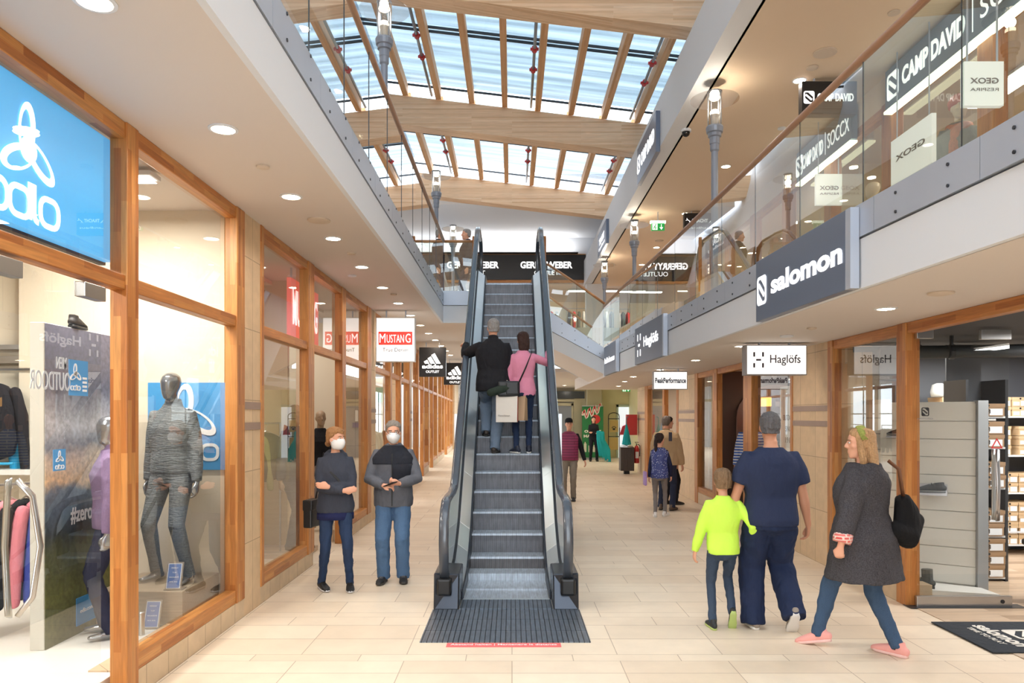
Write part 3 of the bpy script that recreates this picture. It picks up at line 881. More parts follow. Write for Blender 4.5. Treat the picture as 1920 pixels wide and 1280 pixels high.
disc_at(493, 311, 1.75, .045, 'ceiling_sensor', 'small white ceiling button nearest the viewer on the left soffit', 'sensor', M_SPK)
disc_at(598, 412, 1.75, .1, 'ceiling_speaker', 'round beige speaker grille in the left soffit', 'speaker', M_SPK)
disc_at(659, 474, 1.75, .045, 'ceiling_sensor', 'small white ceiling button beyond the left speaker grille', 'sensor', M_SPK)
disc_at(660, 516, 1.75, .055, 'smoke_detector', 'small white smoke detector on the left soffit near the hanging signs', 'smoke detector', M_WHITE)
disc_at(738, 551, 1.75, .045, 'ceiling_sensor', 'small white ceiling button beyond the left smoke detector', 'sensor', M_SPK)
disc_at(1547, 98, 4.18, .13, 'ceiling_speaker', 'large round speaker grille in the right gallery ceiling', 'speaker', M_SPK)
disc_at(1676, 23, 4.18, .06, 'ceiling_sensor', 'small round ceiling button nearest above the right handrail', 'sensor', M_SPK)
disc_at(1523, 126, 4.18, .07, 'ceiling_sensor', 'small round ceiling detector just beyond the big speaker grille', 'sensor', M_SPK)
disc_at(1466, 240, 4.18, .06, 'smoke_detector', 'small smoke detector beside the hanging black sign, right gallery ceiling', 'smoke detector', M_WHITE)
disc_at(1236, 451, 4.18, .1, 'ceiling_speaker', 'small round speaker grille beyond the green exit sign', 'speaker', M_SPK)
disc_at(1764, 548, .85, .085, 'ceiling_speaker', 'round flat speaker grille in the right soffit above the shoe shop', 'speaker', M_SPK)
disc_at(1522, 614, .85, .045, 'ceiling_sensor', 'small ceiling button on the right soffit', 'sensor', M_SPK)
disc_at(1475, 629, .85, .07, 'smoke_detector', 'white smoke detector on the right soffit above the hanging sign', 'smoke detector', M_WHITE)
# dome camera
e = empty('dome_camera', (2.54, 10.9, ZC), label='small black dome camera under the cream gallery ceiling', cat='security camera')
MB().lathe([(.075, 0), (.075, -.03), (.06, -.035), (.001, -.036)], seg=20).build('base', M_WHITE, e)
MB().ell((0, 0, -.045), (.058, .058, .06), 16, 8).build('dome', plain('black_gloss', (20, 20, 22), .1), e, smooth=True)

# globe lamps on posts
def lamp_post(x, y, zf, label, group, power=55):
    e = empty('post_lamp', (x, y, zf), label=label, cat='lamp', group=group)
    M_POST = plain('grey_lamp_post', (138, 144, 156), .4, metal=.3)
    MB().lathe([(.09, 0), (.09, .03), (.045, .05), (.042, 1.88), (.056, 1.9), (.056, 1.97), (.062, 1.98), (.062, 2.06), (.082, 2.07), (.082, 2.11), (.10, 2.12), (.108, 2.18), (.1, 2.2), (.001, 2.2)], seg=20).build('pole', M_POST, e, smooth=False)
    MB().lathe([(.09, 2.2), (.09, 2.62), (.085, 2.62), (.085, 2.2)], seg=24).build('glass_cylinder', glass('lamp_glass', (.95, .95, .94), 1.0), e, smooth=True)
    MB().lathe([(.30, 2.53), (.30, 2.538), (.092, 2.538), (.092, 2.53)], seg=36).build('glass_disc', glass('lamp_disc_glass', (.88, .88, .88), 1.2), e)
    r = MB()
    for k in range(4):
        a = PI / 4 + k * PI / 2; r.tube([(.088 * math.cos(a), .088 * math.sin(a), 2.2), (.088 * math.cos(a), .088 * math.sin(a), 2.63)], .004, seg=6)
    r.lathe([(.093, 2.62), (.093, 2.635), (.083, 2.635), (.083, 2.62)], seg=24)
    r.build('cage', M_POST, e)
    MB().lathe([(.04, 2.2), (.045, 2.3), (.06, 2.34)], seg=16).build('lamp_holder', plain('white_ceramic', (236, 226, 214), .4), e)
    MB().ell((0, 0, 2.37), (.06, .06, .042), 16, 8).ell((0, 0, 2.56), (.07, .07, .035), 16, 8).build('bulb', M_LAMP, e, smooth=True)
    l = bpy.data.lights.new('bulb_light', 'POINT'); l.energy = power * .5; l.color = (1, .86, .70); l.shadow_soft_size = .06
    lo = bpy.data.objects.new('bulb_light', l); COL.objects.link(lo); lo.parent = e; lo.location = (0, 0, 2.46)
    return e
for i, y in enumerate([9.36, 15.5, 19.6]):
    lamp_post(2.54 if i < 2 else 2.43, y, ZRF + .02, 'glass cylinder lamp on grey post behind the right handrail, %s of three' % ordn[i].replace('second', 'middle').replace('third', 'farthest'), 'post lamps on the right gallery')
for i, y in enumerate([9.0, 15.2, 19.5]):
    lamp_post(-1.54, y, ZLF, 'glass cylinder lamp on grey post at the left gallery, %s of three' % ordn[i].replace('second', 'middle').replace('third', 'farthest'), 'post lamps on the left gallery', 40)

# shop and corridor lamps: flat ceiling panels
def panel(x, y, z, sx, sy, power, label, color=(1, .94, .86), strength=6, cat='ceiling light'):
    e = empty('ceiling_panel_light', (x, y, z), label=label, cat=cat)
    MB().box(-sx / 2 - .02, sx / 2 + .02, -sy / 2 - .02, sy / 2 + .02, -.03, 0).build('housing', M_WHITE, e)
    MB().box(-sx / 2, sx / 2, -sy / 2, sy / 2, -.034, -.030).build('diffuser', emis('panel_glow', (255, 248, 236), 5), e)
    area_light('panel_lamp', (0, 0, -.05), sx, sy, power * .40, color, parent=e)
panel(-3.4, 3.4, 2.98, .25, 1.6, 200, 'linear ceiling light inside the first left shop near its door')
panel(-5.2, 4.0, 2.98, .25, 1.8, 90, 'linear ceiling light at the back of the first left shop')
panel(-3.0, 5.3, 3.44, .9, .12, 260, 'narrow ceiling light above the grey mannequin in the left display window', strength=4)
panel(-3.6, 7.8, 3.38, .3, 1.4, 70, 'linear ceiling light in the second left shop window bay')
panel(-3.6, 11.0, 3.38, .3, 1.4, 60, 'linear ceiling light behind the far window of the second left shop')
for i, y in enumerate((14.5, 19, 24, 30, 36)):
    panel(-4.6, y, ZL0 - .01, .3, 2.2, 80, 'linear ceiling light in the long left shops, %s from the entrance' % ordn[i])
panel(5.3, 6.0, ZD - .06, .25, 1.8, 190, 'linear ceiling light above the shoe shop bench', (1, .98, .96))
panel(7.0, 7.2, ZD - .06, .25, 1.8, 190, 'linear ceiling light over the shoe shop back shelves', (1, .98, .96))
panel(5.2, 8.6, ZD - .06, 1.8, .25, 150, 'linear ceiling light behind the shoe shop display wall', (1, .98, .96))
panel(4.9, 12.6, ZD - .01, .25, 1.4, 22, 'linear ceiling light in the dark outdoor shop', (1, .8, .6))
panel(5.0, 17.6, ZD - .01, .25, 1.4, 45, 'linear ceiling light in the shop beyond the outdoor shop')
panel(5.0, 20.6, ZD - .01, .25, 1.0, 45, 'linear ceiling light in the last right shop window')
for i, y in enumerate((4.2, 8.8, 14.8, 19.4)):
    panel(6.2, y, ZC - .01, .3, 2.4, 190, 'linear ceiling light in the upper right shops, %s one' % ordn[i], (1, .92, .8))
panel(-.3, 25.2, 5.98, 3.0, .18, 60, 'long white strip light in the far upper shop, left one')
panel(3.2, 25.2, 5.98, 2.6, .18, 60, 'long white strip light in the far upper shop, right one')
panel(-.9, 27, ZL0 - .01, .3, 3, 60, 'linear ceiling light over the far left corridor')
panel(-1.2, 35, ZL0 - .01, .3, 3, 60, 'linear ceiling light at the end of the far left corridor')
panel(2.6, 26, 2.89, .3, 2, 30, 'linear ceiling light in front of the far doors')
# ================================================================== ESCALATOR
XE = -.052
esc = empty('escalator', (XE, 6.6, 0), label='grey step escalator with glass sides rising to the upper floor', cat='escalator')
M_RISER = stripes('ribbed_riser', 0, .0135, (84, 86, 92), (146, 146, 152), .42, .5, .3, .5)
M_TREAD = stripes('ribbed_tread', 0, .0135, (128, 136, 146), (204, 212, 222), .35, .4, .4, .4)
M_PLATE = stripes('grooved_floor_plate', 0, .040, (30, 34, 40), (116, 126, 138), .16, .38, .6, .3)
def E(mb):
    mb.v = [(x - 0, y - 6.6, z) for x, y, z in mb.v]; return mb
W2 = .4
def zs_(y): return 1.244 + .806 * (y - 9.5)
# flat floor plate
fp = MB()
for a, c in ((5.67, 5.97), (5.975, 6.30), (6.305, 6.62)):
    fp.box(-.65 + 0, .65, a, c, 0, .008)
fp.box(-.415, .415, 6.625, 6.96, 0, .014)
E(fp).build('floor_plate', M_PLATE, esc)
E(MB().box(-.405, .405, 6.96, 6.99, 0, .016)).build('comb', plain('comb_metal', (190, 200, 204), .35, metal=.6), esc)
flats = [(6.99, 7.36, .006), (7.36, 7.74, .022), (7.74, 8.0, .09)]
for a, c, z in flats:
    m = MB(); m.box(-W2, W2, a, c, -.02, z, 0); E(m).build('step', M_TREAD, esc)
for k in range(-5, 14):
    y = 9.5 + .264 * k; z = 1.244 + .213 * k
    m = MB()
    # curved riser profile then tread
    prof = [(y + .02, z - .215), (y + .012, z - .15), (y + .006, z - .08), (y - .004, z - .02), (y + .014, z), (y + .30, z), (y + .30, z - .215)]
    n_ = len(prof)
    vs = [(-W2, p[0], p[1]) for p in prof] + [(W2, p[0], p[1]) for p in prof]
    fs = [tuple(range(n_)), tuple(range(2 * n_ - 1, n_ - 1, -1))]; mi = [0, 0]
    m.add(vs, fs, 0)
    for i in range(n_):
        j = (i + 1) % n_
        m.f.append((i, j, n_ + j, n_ + i)); m.m.append(1 if i in (3, 4) else 0)
    E(m).build('step', [M_RISER, M_TREAD], esc)
E(MB().box(-W2, W2, 12.93 + .28, 13.9, 3.9, ZLF + .004)).build('step', M_TREAD, esc)
E(MB().box(-.62, .62, 13.9, 15.2, 3.95, ZLF + .01)).build('floor_plate', M_PLATE, esc)

# profile of the deck line
prof = [(6.98, .10), (7.35, .12), (7.7, .16), (8.0, .27)] + [(y, zs_(y) + .14) for y in (8.35, 9, 10, 11, 12, 12.6)] + [(13.0, 4.07 + .10), (13.5, 4.07 + .12), (14.3, 4.07 + .12)]
def side(sg):
    wh = 'left' if sg < 0 else 'right'
    # skirt
    sk = MB()
    for (y0, z0), (y1, z1) in zip(prof, prof[1:]):
        lo = lambda y, z: min(z - .3, z - .3)
        sk.hexa([(sg * .403, y0, max(0, z0 - .35)), (sg * .418, y0, max(0, z0 - .35)), (sg * .418, y1, max(0, z1 - .35)), (sg * .403, y1, max(0, z1 - .35))],
                [(sg * .403, y0, z0), (sg * .418, y0, z0), (sg * .418, y1, z1), (sg * .403, y1, z1)])
    E(sk).build('skirt_panel', plain('dark_skirt_metal', (52, 56, 64), .35, metal=.5), esc)
    dk = MB()
    for (y0, z0), (y1, z1) in zip(prof, prof[1:]):
        a0, a1 = (.418, z0), (.53, z0 + .10)
        dk.hexa([(sg * .418, y0, z0 - .02), (sg * .53, y0, z0 - .02), (sg * .53, y1, z1 - .02), (sg * .418, y1, z1 - .02)],
                [(sg * .418, y0, z0), (sg * .53, y0, z0 + .085), (sg * .53, y1, z1 + .085), (sg * .418, y1, z1)])
    E(dk).build('inner_deck', M_LSTEEL, esc, bevel=.004)
    od = MB()
    for (y0, z0), (y1, z1) in zip(prof, prof[1:]):
        od.hexa([(sg * .57, y0, z0 + .02), (sg * .665, y0, z0 + .02), (sg * .665, y1, z1 + .02), (sg * .57, y1, z1 + .02)],
                [(sg * .57, y0, z0 + .085), (sg * .665, y0, z0 + .085), (sg * .665, y1, z1 + .085), (sg * .57, y1, z1 + .085)])
    E(od).build('outer_deck', M_LSTEEL, esc, bevel=.003)
    cl = MB()
    yy = [6.98, 7.7, 8.2, 9.2, 10, 11, 12, 13, 14.0]
    def top(y):
        for (y0, z0), (y1, z1) in zip(prof, prof[1:]):
            if y <= y1: return z0 + (z1 - z0) * (y - y0) / (y1 - y0)
        return prof[-1][1]
    for y0, y1 in zip(yy, yy[1:]):
        b0 = max(0, zs_(y0) - 1.05); b1 = max(0, zs_(y1) - 1.05)
        b1 = min(b1, 3.0); b0 = min(b0, 3.0)
        cl.hexa([(sg * .655, y0 + .004, b0), (sg * .668, y0 + .004, b0), (sg * .668, y1 - .004, b1), (sg * .655, y1 - .004, b1)],
                [(sg * .655, y0 + .004, top(y0) + .02), (sg * .668, y0 + .004, top(y0) + .02), (sg * .668, y1 - .004, top(y1) + .02), (sg * .655, y1 - .004, top(y1) + .02)])
    E(cl).build('side_cladding', M_WHITE, esc)
    gl = MB()
    def hr(y):
        if y < 7.75: return .93
        if y > 13.05: return 5.02
        return .93 + (5.02 - .93) * (y - 7.75) / (13.05 - 7.75)
    gy = [6.74, 7.2, 7.75, 8.0, 9.2, 10.4, 11.6, 12.7, 13.05, 14.35]
    for y0, y1 in zip(gy, gy[1:]):
        t0 = top(max(y0, 6.98)) + .08; t1 = top(max(y1, 6.98)) + .08
        g = MB().hexa([(sg * .544, y0 + .004, t0), (sg * .556, y0 + .004, t0), (sg * .556, y1 - .004, t1), (sg * .544, y1 - .004, t1)],
                [(sg * .544, y0 + .004, hr(y0) - .02), (sg * .556, y0 + .004, hr(y0) - .02), (sg * .556, y1 - .004, hr(y1) - .02), (sg * .544, y1 - .004, hr(y1) - .02)])
        E(g).build('glass_panel', glass('escalator_glass', (.86, .92, .95), 1.6), esc)
    # glass channel strip at the foot of the panel
    ch = MB()
    for (y0, z0), (y1, z1) in zip(prof, prof[1:]):
        ch.hexa([(sg * .53, y0, z0), (sg * .57, y0, z0), (sg * .57, y1, z1), (sg * .53, y1, z1)],
                [(sg * .53, y0, z0 + .10), (sg * .57, y0, z0 + .10), (sg * .57, y1, z1 + .10), (sg * .53, y1, z1 + .10)])
    E(ch).build('glass_channel', M_DARKMETAL, esc)
    # handrail
    pts = [(6.98, .20), (6.80, .20), (6.68, .27), (6.60, .42), (6.57, .60), (6.60, .76), (6.68, .88), (6.82, .945), (7.1, .955), (7.5, .955), (7.75, .985), (7.95, 1.10)]
    pts += [(y, hr(y) + .02) for y in (8.3, 9, 10, 11, 12, 12.6)] + [(12.9, 4.92), (13.15, 5.03), (13.5, 5.06), (14.1, 5.06), (14.35, 4.98), (14.46, 4.8), (14.48, 4.6), (14.42, 4.4), (14.3, 4.3)]
    h = MB().tube([(sg * .55, y, z) for y, z in pts], [(.043, .022)] * len(pts), side=(1, 0, 0), seg=14, power=3)
    E(h).build('handrail', M_RUBBER, esc, smooth=True)
    rail = MB().tube([(sg * .55, y, z) for y, z in [(p[0], p[1] - .03) for p in pts[7:-5]]], [(.022, .02)] * len(pts[7:-5]), side=(1, 0, 0), seg=8, power=4)
    E(rail).build('handrail_guide', M_LSTEEL, esc)
    # newel pedestal
    pd = MB().prism([(sg * .42, 6.62, 0), (sg * .645, 6.62, 0), (sg * .645, 6.66, .32), (sg * .42, 6.72, .30)], (0, .5, 0))
    E(pd).build('pedestal', plain('dark_pedestal_metal', (58, 62, 70), .25, metal=.75), esc, bevel=.012)
    il = MB().box(sg * .485, sg * .615, 6.595, 6.8, .13, .28)
    E(il).build('handrail_inlet', plain('black_moulded_rubber', (18, 18, 20), .35), esc, bevel=.02)
side(-1); side(1)
# underside
us = MB()
for y0, y1 in ((8.2, 9.2), (9.2, 12.2), (12.2, 14.0)):
    z0 = max(0.0, zs_(y0) - 1.05); z1 = min(3.0, zs_(y1) - 1.05)
    if y0 > 12: z0 = z1 = min(3.0, zs_(12.2) - 1.05)
    us.hexa([(-.655, y0, z0), (.655, y0, z0), (.655, y1, z1), (-.655, y1, z1)], [(-.655, y0, z0 + .02), (.655, y0, z0 + .02), (.655, y1, z1 + .02), (-.655, y1, z1 + .02)])
E(us).build('underside', M_WHITE, esc)
E(MB().box(.445, .50, 7.19, 7.27, .245, .252)).build('warning_sticker', emis('sticker_white', (230, 236, 240), .0), esc)
# screens guarding the low side below the escalator
M_FROST = plain('frosted_guard_screen', (222, 228, 232), .35)
for sg, wh in ((-1, 'left'), (1, 'right')):
    e = empty('guard_screen', (XE + sg * .69, 9.9, 0), label='upright clear screen guarding the low space on the %s of the escalator' % wh, cat='screen')
    MB().box(-.006, .006, 0, 1.5, .05, 1.75).build('glass_sheet', glass('screen_glass', (.84, .9, .94), 2.2), e)
    MB().box(-.02, .02, -.02, .02, 0, 1.75).build('post', M_LSTEEL, e); MB().box(-.02, .02, 1.48, 1.52, 0, 1.75).build('post', M_LSTEEL, e)
for sg, wh in ((-1, 'left'), (1, 'right')):
    o = MB().tube([(0, 0, 0), (0, 0, 1.02)], .032, seg=12).build('wooden_bollard_post', M_WZ if True else M_WZ)
    o.location = (XE + sg * .66, 14.0, ZLF); tag(o, 'short upright wooden post beside the escalator top, %s one' % wh, 'post')

# ================================================================== SIGN HELPERS
def ribbon(mb, M, pts, width, closed=False, depth=.004, mi=0):
    P = [Vector((p[0], 0, p[1])) for p in pts]; n = len(P)
    L = []; Rr = []
    for i in range(n):
        a = P[(i - 1) % n] if (closed or i > 0) else P[i]
        c = P[(i + 1) % n] if (closed or i < n - 1) else P[i]
        t = (c - a); t = t.normalized() if t.length > 1e-9 else Vector((1, 0, 0))
        nn = Vector((-t.z, 0, t.x))
        k = 1.0
        if (closed or 0 < i < n - 1):
            t1 = (P[i] - a).normalized(); k = 1 / max(.5, abs(t1.dot(t)))
        L.append(P[i] + nn * width / 2 * k); Rr.append(P[i] - nn * width / 2 * k)
    m = n if closed else n - 1
    for i in range(m):
        j = (i + 1) % n
        q = [L[i], L[j], Rr[j], Rr[i]]
        v = [M @ (p + Vector((0, -depth / 2, 0))) for p in q] + [M @ (p + Vector((0, depth / 2, 0))) for p in q]
        mb.add(v, [(0, 1, 2, 3), (7, 6, 5, 4), (0, 4, 5, 1), (1, 5, 6, 2), (2, 6, 7, 3), (3, 7, 4, 0)], mi)
def flatpoly(mb, M, pts, depth=.004, mi=0):
    mb.prism([M @ Vector((p[0], -depth / 2, p[1])) for p in pts], M.to_3x3() @ Vector((0, depth, 0)), mi)
def arc(cx, cz, rx, rz, a0, a1, n=10):
    return [(cx + rx * math.cos(R(a0 + (a1 - a0) * i / n)), cz + rz * math.sin(R(a0 + (a1 - a0) * i / n))) for i in range(n + 1)]
def rrect(x0, x1, z0, z1, r, n=5):
    return arc(x1 - r, z0 + r, r, r, -90, 0, n) + arc(x1 - r, z1 - r, r, r, 0, 90, n) + arc(x0 + r, z1 - r, r, r, 90, 180, n) + arc(x0 + r, z0 + r, r, r, 180, 270, n)
def crescent(mb, M, c, rx, rz, rot, t0, t1, off=(0, 0), mi=0, depth=.004, n=40):
    """ring whose inner ellipse is shifted, so the line swells and thins"""
    cr, sr = math.cos(R(rot)), math.sin(R(rot))
    o, i_ = [], []
    for k in range(n):
        a = 2 * PI * k / n
        xo, zo = rx * math.cos(a), rz * math.sin(a)
        xi, zi = (rx - t0) * math.cos(a) + off[0], (rz - t1) * math.sin(a) + off[1]
        o.append((c[0] + xo * cr - zo * sr, c[1] + xo * sr + zo * cr)); i_.append((c[0] + xi * cr - zi * sr, c[1] + xi * sr + zi * cr))
    for k in range(n):
        j = (k + 1) % n
        flatpoly(mb, M, [o[k], o[j], i_[j], i_[k]], depth, mi)
def odlo_mark(mb, M, s, mirror=False):
    """three looping petals around a ring; s is the overall height"""
    u = s * (-1 if mirror else 1)
    class _M: pass
    Ms = M @ Matrix.Diagonal((-s if mirror else s, 1, s, 1))
    for rot in (0, 120, 240):
        a = R(rot + 97)
        crescent(mb, Ms, (.24 * math.cos(a), .24 * math.sin(a)), .325, .150, rot + 97 - 12, .075, .058, (-.022, .024))
    crescent(mb, Ms, (0, 0), .15, .15, 0, .07, .07)
def odlo_word(mb, M, wd, mirror=False):
    h = wd * .42; sx = -1 if mirror else 1
    Ms = M @ Matrix.Diagonal((sx, 1, 1, 1)); t = wd * .052; ow = wd * .27; oh = wd * .25
    x = -wd / 2
    ribbon(mb, Ms, rrect(x, x + ow, -oh / 2, oh / 2, oh * .38), t, True)
    x += ow + wd * .03
    ribbon(mb, Ms, rrect(x, x + ow, -oh / 2, oh / 2, oh * .38), t, True)
    ribbon(mb, Ms, [(x + ow, -oh / 2), (x + ow, oh / 2 + wd * .08)], t)
    x += ow + wd * .06
    ribbon(mb, Ms, [(x, oh / 2 + wd * .08), (x, -oh / 4)] + arc(x + oh * .25, -oh / 4, oh * .25, oh * .25, 180, 270, 5), t)
    x += wd * .09
    ribbon(mb, Ms, rrect(x, x + ow, -oh / 2, oh / 2, oh * .38), t, True)
def adidas_mark(mb, M, s, txt=True):
    # three slanted bars
    for i, (x0, L_) in enumerate(((-.28, .09), (-.07, .23), (.14, .37))):
        b = -.04; ux, uz = -.5, .866; wv = .165
        pts = [(x0, b), (x0 + wv, b), (x0 + wv + ux * (L_ + .08), b + uz * (L_ + .08)), (x0 + ux * L_, b + uz * L_)]
        flatpoly(mb, M, [(p[0] * s, p[1] * s) for p in pts])
    fit_text(mb, 'adidas', M @ Matrix.Translation((0, 0, -.14 * s)), .78 * s, .16 * s, bold=.03, depth=.004)
    if txt: fit_text(mb, 'OUTLET', M @ Matrix.Translation((0, 0, -.34 * s)), .50 * s, .09 * s, bold=.02, depth=.004)
def haglofs_mark(mb, M, s):
    for x in (-.5, .5):
        for z in (.62, -.62):
            ribbon(mb, M, [(x * s, (z - .26) * s), (x * s, (z + .26) * s)], .2 * s)
    ribbon(mb, M, [(-.28 * s, 0), (.28 * s, 0)], .2 * s)
def s_mark(mb, M, s, mi=0):
    """rounded square with an S cut through it, drawn as two strokes and a border"""
    ribbon(mb, M, rrect(-.42 * s, .42 * s, -.5 * s, .5 * s, .12 * s), .12 * s, True)
    flatpoly(mb, M, [(-.42 * s, -.5 * s), (.05 * s, -.42 * s), (-.25 * s, -.15 * s), (-.42 * s, .0 * s)])
    flatpoly(mb, M, [(.42 * s, .5 * s), (-.05 * s, .42 * s), (.25 * s, .15 * s), (.42 * s, .0 * s)])
    ribbon(mb, M, [(-.3 * s, .25 * s), (.25 * s, -.22 * s)], .16 * s)
def lightbox(name, x0, x1, y, z0, z1, depth, face_m, frame_m, label, cat='sign', group=None, draw=None, fr=.012):
    """box hanging across the passage; its faces look towards -y and +y"""
    cx = (x0 + x1) / 2; cz = (z0 + z1) / 2
    e = empty(name, (cx, y, z1), label=label, cat=cat, group=group)
    hx = (x1 - x0) / 2; hz = (z1 - z0)
    f = MB().box(-hx, hx, 0, depth, -hz, 0)
    f.build('casing', frame_m, e, bevel=.004)
    MB().box(-hx + fr, hx - fr, -.006, 0.0, -hz + fr, -fr).box(-hx + fr, hx - fr, depth, depth + .006, -hz + fr, -fr).build('face', face_m, e)
    MB().box(-hx * .5 - .01, -hx * .5 + .01, depth * .4, depth * .6, 0, .12).box(hx * .5 - .01, hx * .5 + .01, depth * .4, depth * .6, 0, .12).build('hanger', M_METAL, e)
    if draw: draw(e, FR(0, -.010, -hz / 2), hx * 2, hz)
    return e
M_BOXW = emis('sign_face_white', (255, 253, 250), .92)
M_BOXB = plain('sign_face_black', (30, 28, 28), .35)
M_REDF = emis('sign_red', (226, 62, 52), .75)
M_SIGNTXT = plain('dark_sign_lettering', (62, 52, 60), .5)
M_SIGNTXT2 = plain('grey_sign_lettering', (96, 92, 96), .5)
M_NAVYTXT = plain('navy_sign_lettering', (44, 52, 84), .5)
M_SIGNGREY = plain('dark_grey_sign_panel', (104, 116, 138), .38, metal=.25)
# left passage
def d_mustang(e, M, w_, h):
    MB().box(-w_ * .435, w_ * .435, -.010, -.007, -h * .62, -h * .32).build('red_panel', M_REDF, e)
    t = MB(); MM = FR(0, -.013, -h * .47)
    fit_text(t, 'M', MM @ Matrix.Translation((-w_ * .33, 0, 0)), w_ * .15, h * .20, bold=.0)
    fit_text(t, 'USTAN', MM @ Matrix.Translation((0, 0, -h * .01)), w_ * .44, h * .18, bold=-.005)
    fit_text(t, 'G', MM @ Matrix.Translation((w_ * .325, 0, 0)), w_ * .13, h * .20, bold=.0)
    t.build('lettering', M_WHITEGLOW, e)
    t = MB(); fit_text(t, 'True Denim', FR(0, -.010, -h * .73), w_ * .66, h * .085); t.build('small_lettering', M_SIGNTXT2, e)
p0 = at(705, 678, 12.3); p1 = at(778, 595, 12.3)
lightbox('hanging_sign', p0.x, p1.x, 12.3, p0.z, p1.z, .14, M_BOXW, plain('sign_casing_white', (226, 226, 226), .5), 'large white square hanging sign with a red MUSTANG panel', draw=d_mustang)
def d_adidas(e, M, w_, h):
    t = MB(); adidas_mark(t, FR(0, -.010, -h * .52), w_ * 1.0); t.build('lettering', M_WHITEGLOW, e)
p0 = at(786, 706, 17.4); p1 = at(836, 651, 17.4)
lightbox('hanging_sign', p0.x, p1.x, 17.4, p0.z, p1.z, .12, M_BOXB, M_BOXB, 'black square hanging sign with three white bars, the nearer of two', group='black hanging signs with three bars', draw=d_adidas)
p0 = at(832, 721, 23); p1 = at(876, 680, 23)
lightbox('hanging_sign', p0.x, p1.x, 23, p0.z, p1.z, .12, M_BOXB, M_BOXB, 'smaller black hanging sign with white bars, half behind the escalator', group='black hanging signs with three bars', draw=d_adidas)
# right passage
def d_hag(e, M, w_, h):
    t = MB(); haglofs_mark(t, FR(-w_ * .30, -.010, -h * .5), h * .29)
    fit_text(t, 'Haglöfs', FR(w_ * .14, -.010, -h * .51), w_ * .50, h * .36, bold=.005)
    t.build('lettering', M_SIGNTXT, e)
p0 = at(1399, 703, 8.6); p1 = at(1513, 646, 8.6)
lightbox('hanging_sign', p0.x, p1.x, 8.6, p0.z, p1.z, .16, M_BOXW, plain('sign_casing_grey', (150, 148, 150), .4, metal=.3), 'white rectangular hanging sign reading Haglöfs, the nearer white sign on the right', draw=d_hag)
def d_peak(e, M, w_, h):
    t = MB(); fit_text(t, 'PeakPerformance', FR(0, -.012, -h * .5), w_ * .90, h * .30, bold=.03); t.build('lettering', M_NAVYTXT, e)
p0 = at(1225, 730, 13.3); p1 = at(1289, 696, 13.3)
lightbox('hanging_sign', p0.x, p1.x, 13.3, p0.z, p1.z, .12, M_BOXW, MATS['sign_casing_grey'], 'small white hanging sign with navy lettering farther down the right side', draw=d_peak)
# upper gallery hanging signs
def d_camp(e, M, w_, h):
    t = MB(); s_mark(t, FR(-w_ * .38, -.010, -h * .5), h * .34)
    fit_text(t, 'CAMP DAVID', FR(w_ * .10, -.010, -h * .5), w_ * .66, h * .24, bold=.03)
    t.build('lettering', M_WHITEGLOW, e)
p0 = at(1504, 214, 9.2); p1 = at(1607, 152, 9.2)
lightbox('hanging_sign', p0.x, p1.x, 9.2, p0.z, p1.z, .12, M_BOXB, plain('sign_casing_dark', (40, 38, 38), .5), 'black hanging sign reading CAMP DAVID above the right handrail', draw=d_camp)
def d_tr(e, M, w_, h):
    t = MB()
    fit_text(t, 'TRACHT', FR(0, -.010, -h * .36), w_ * .50, h * .16, bold=.03)
    for sx in (-1, 1):
        MM = FR(sx * w_ * .36, -.010, -h * .36) @ Matrix.Diagonal((sx, 1, 1, 1))
        ribbon(t, MM, [(-.05, -.05), (-.02, -.01), (.03, .02), (.04, .05)], .012); ribbon(t, MM, [(.03, .02), (.06, 0)], .010); ribbon(t, MM, [(-.02, -.01), (-.01, -.05)], .007)
    fit_text(t, 'Landhaus', FR(0, -.010, -h * .68), w_ * .78, h * .10)
    t.build('lettering', M_WHITEGLOW, e)
p0 = at(1283, 440, 15.2); p1 = at(1342, 399, 15.2)
lightbox('hanging_sign', p0.x, p1.x, 15.2, p0.z, p1.z, .12, M_BOXB, MATS['sign_casing_dark'], 'small black hanging sign with white antler emblems, beyond the other gallery sign', draw=d_tr)

# signs fixed on the right fascia
def fascia_sign(y0, y1, z0, z1, label, draw, off=.06):
    xa = pathx(RF, y0) - .012; xb = pathx(RF, y1) - .012
    ang = math.atan2(xa - xb, y1 - y0)
    e = empty('fascia_sign', ((xa + xb) / 2, (y0 + y1) / 2, (z0 + z1) / 2), ang, label=label, cat='sign')
    L_ = math.hypot(xb - xa, y1 - y0); h = z1 - z0
    MB().box(-off, 0, -L_ / 2, L_ / 2, -h / 2, h / 2).build('panel', M_SIGNGREY, e, bevel=.004)
    MB().box(-off - .0, .0, -L_ / 2 - .075, -L_ / 2 - .005, -h / 2, h / 2).build('edge_strip', M_METAL, e)
    M = FRW(-off - .004, 0, 0)
    draw(e, M, L_, h)
    return e
def ds(e, M, L_, h):
    t = MB(); s_mark(t, M @ Matrix.Translation((-L_ * .41, 0, -.01)), h * .42)
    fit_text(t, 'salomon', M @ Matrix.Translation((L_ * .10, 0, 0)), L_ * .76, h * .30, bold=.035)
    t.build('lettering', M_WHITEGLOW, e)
fascia_sign(5.04, 6.75, ZR0 + .0, ZRF - .02, 'big dark grey fascia sign with white salomon lettering on the right gallery edge', ds)
def dh(e, M, L_, h):
    t = MB(); haglofs_mark(t, M @ Matrix.Translation((-L_ * .32, 0, 0)), h * .34)
    fit_text(t, 'Haglöfs', M @ Matrix.Translation((L_ * .12, 0, 0)), L_ * .52, h * .34, bold=.02)
    t.build('lettering', M_WHITEGLOW, e)
fascia_sign(10.45, 12.3, ZR0 - .01, ZRF + .02, 'dark grey fascia sign with white Haglöfs lettering on the right gallery edge', dh)
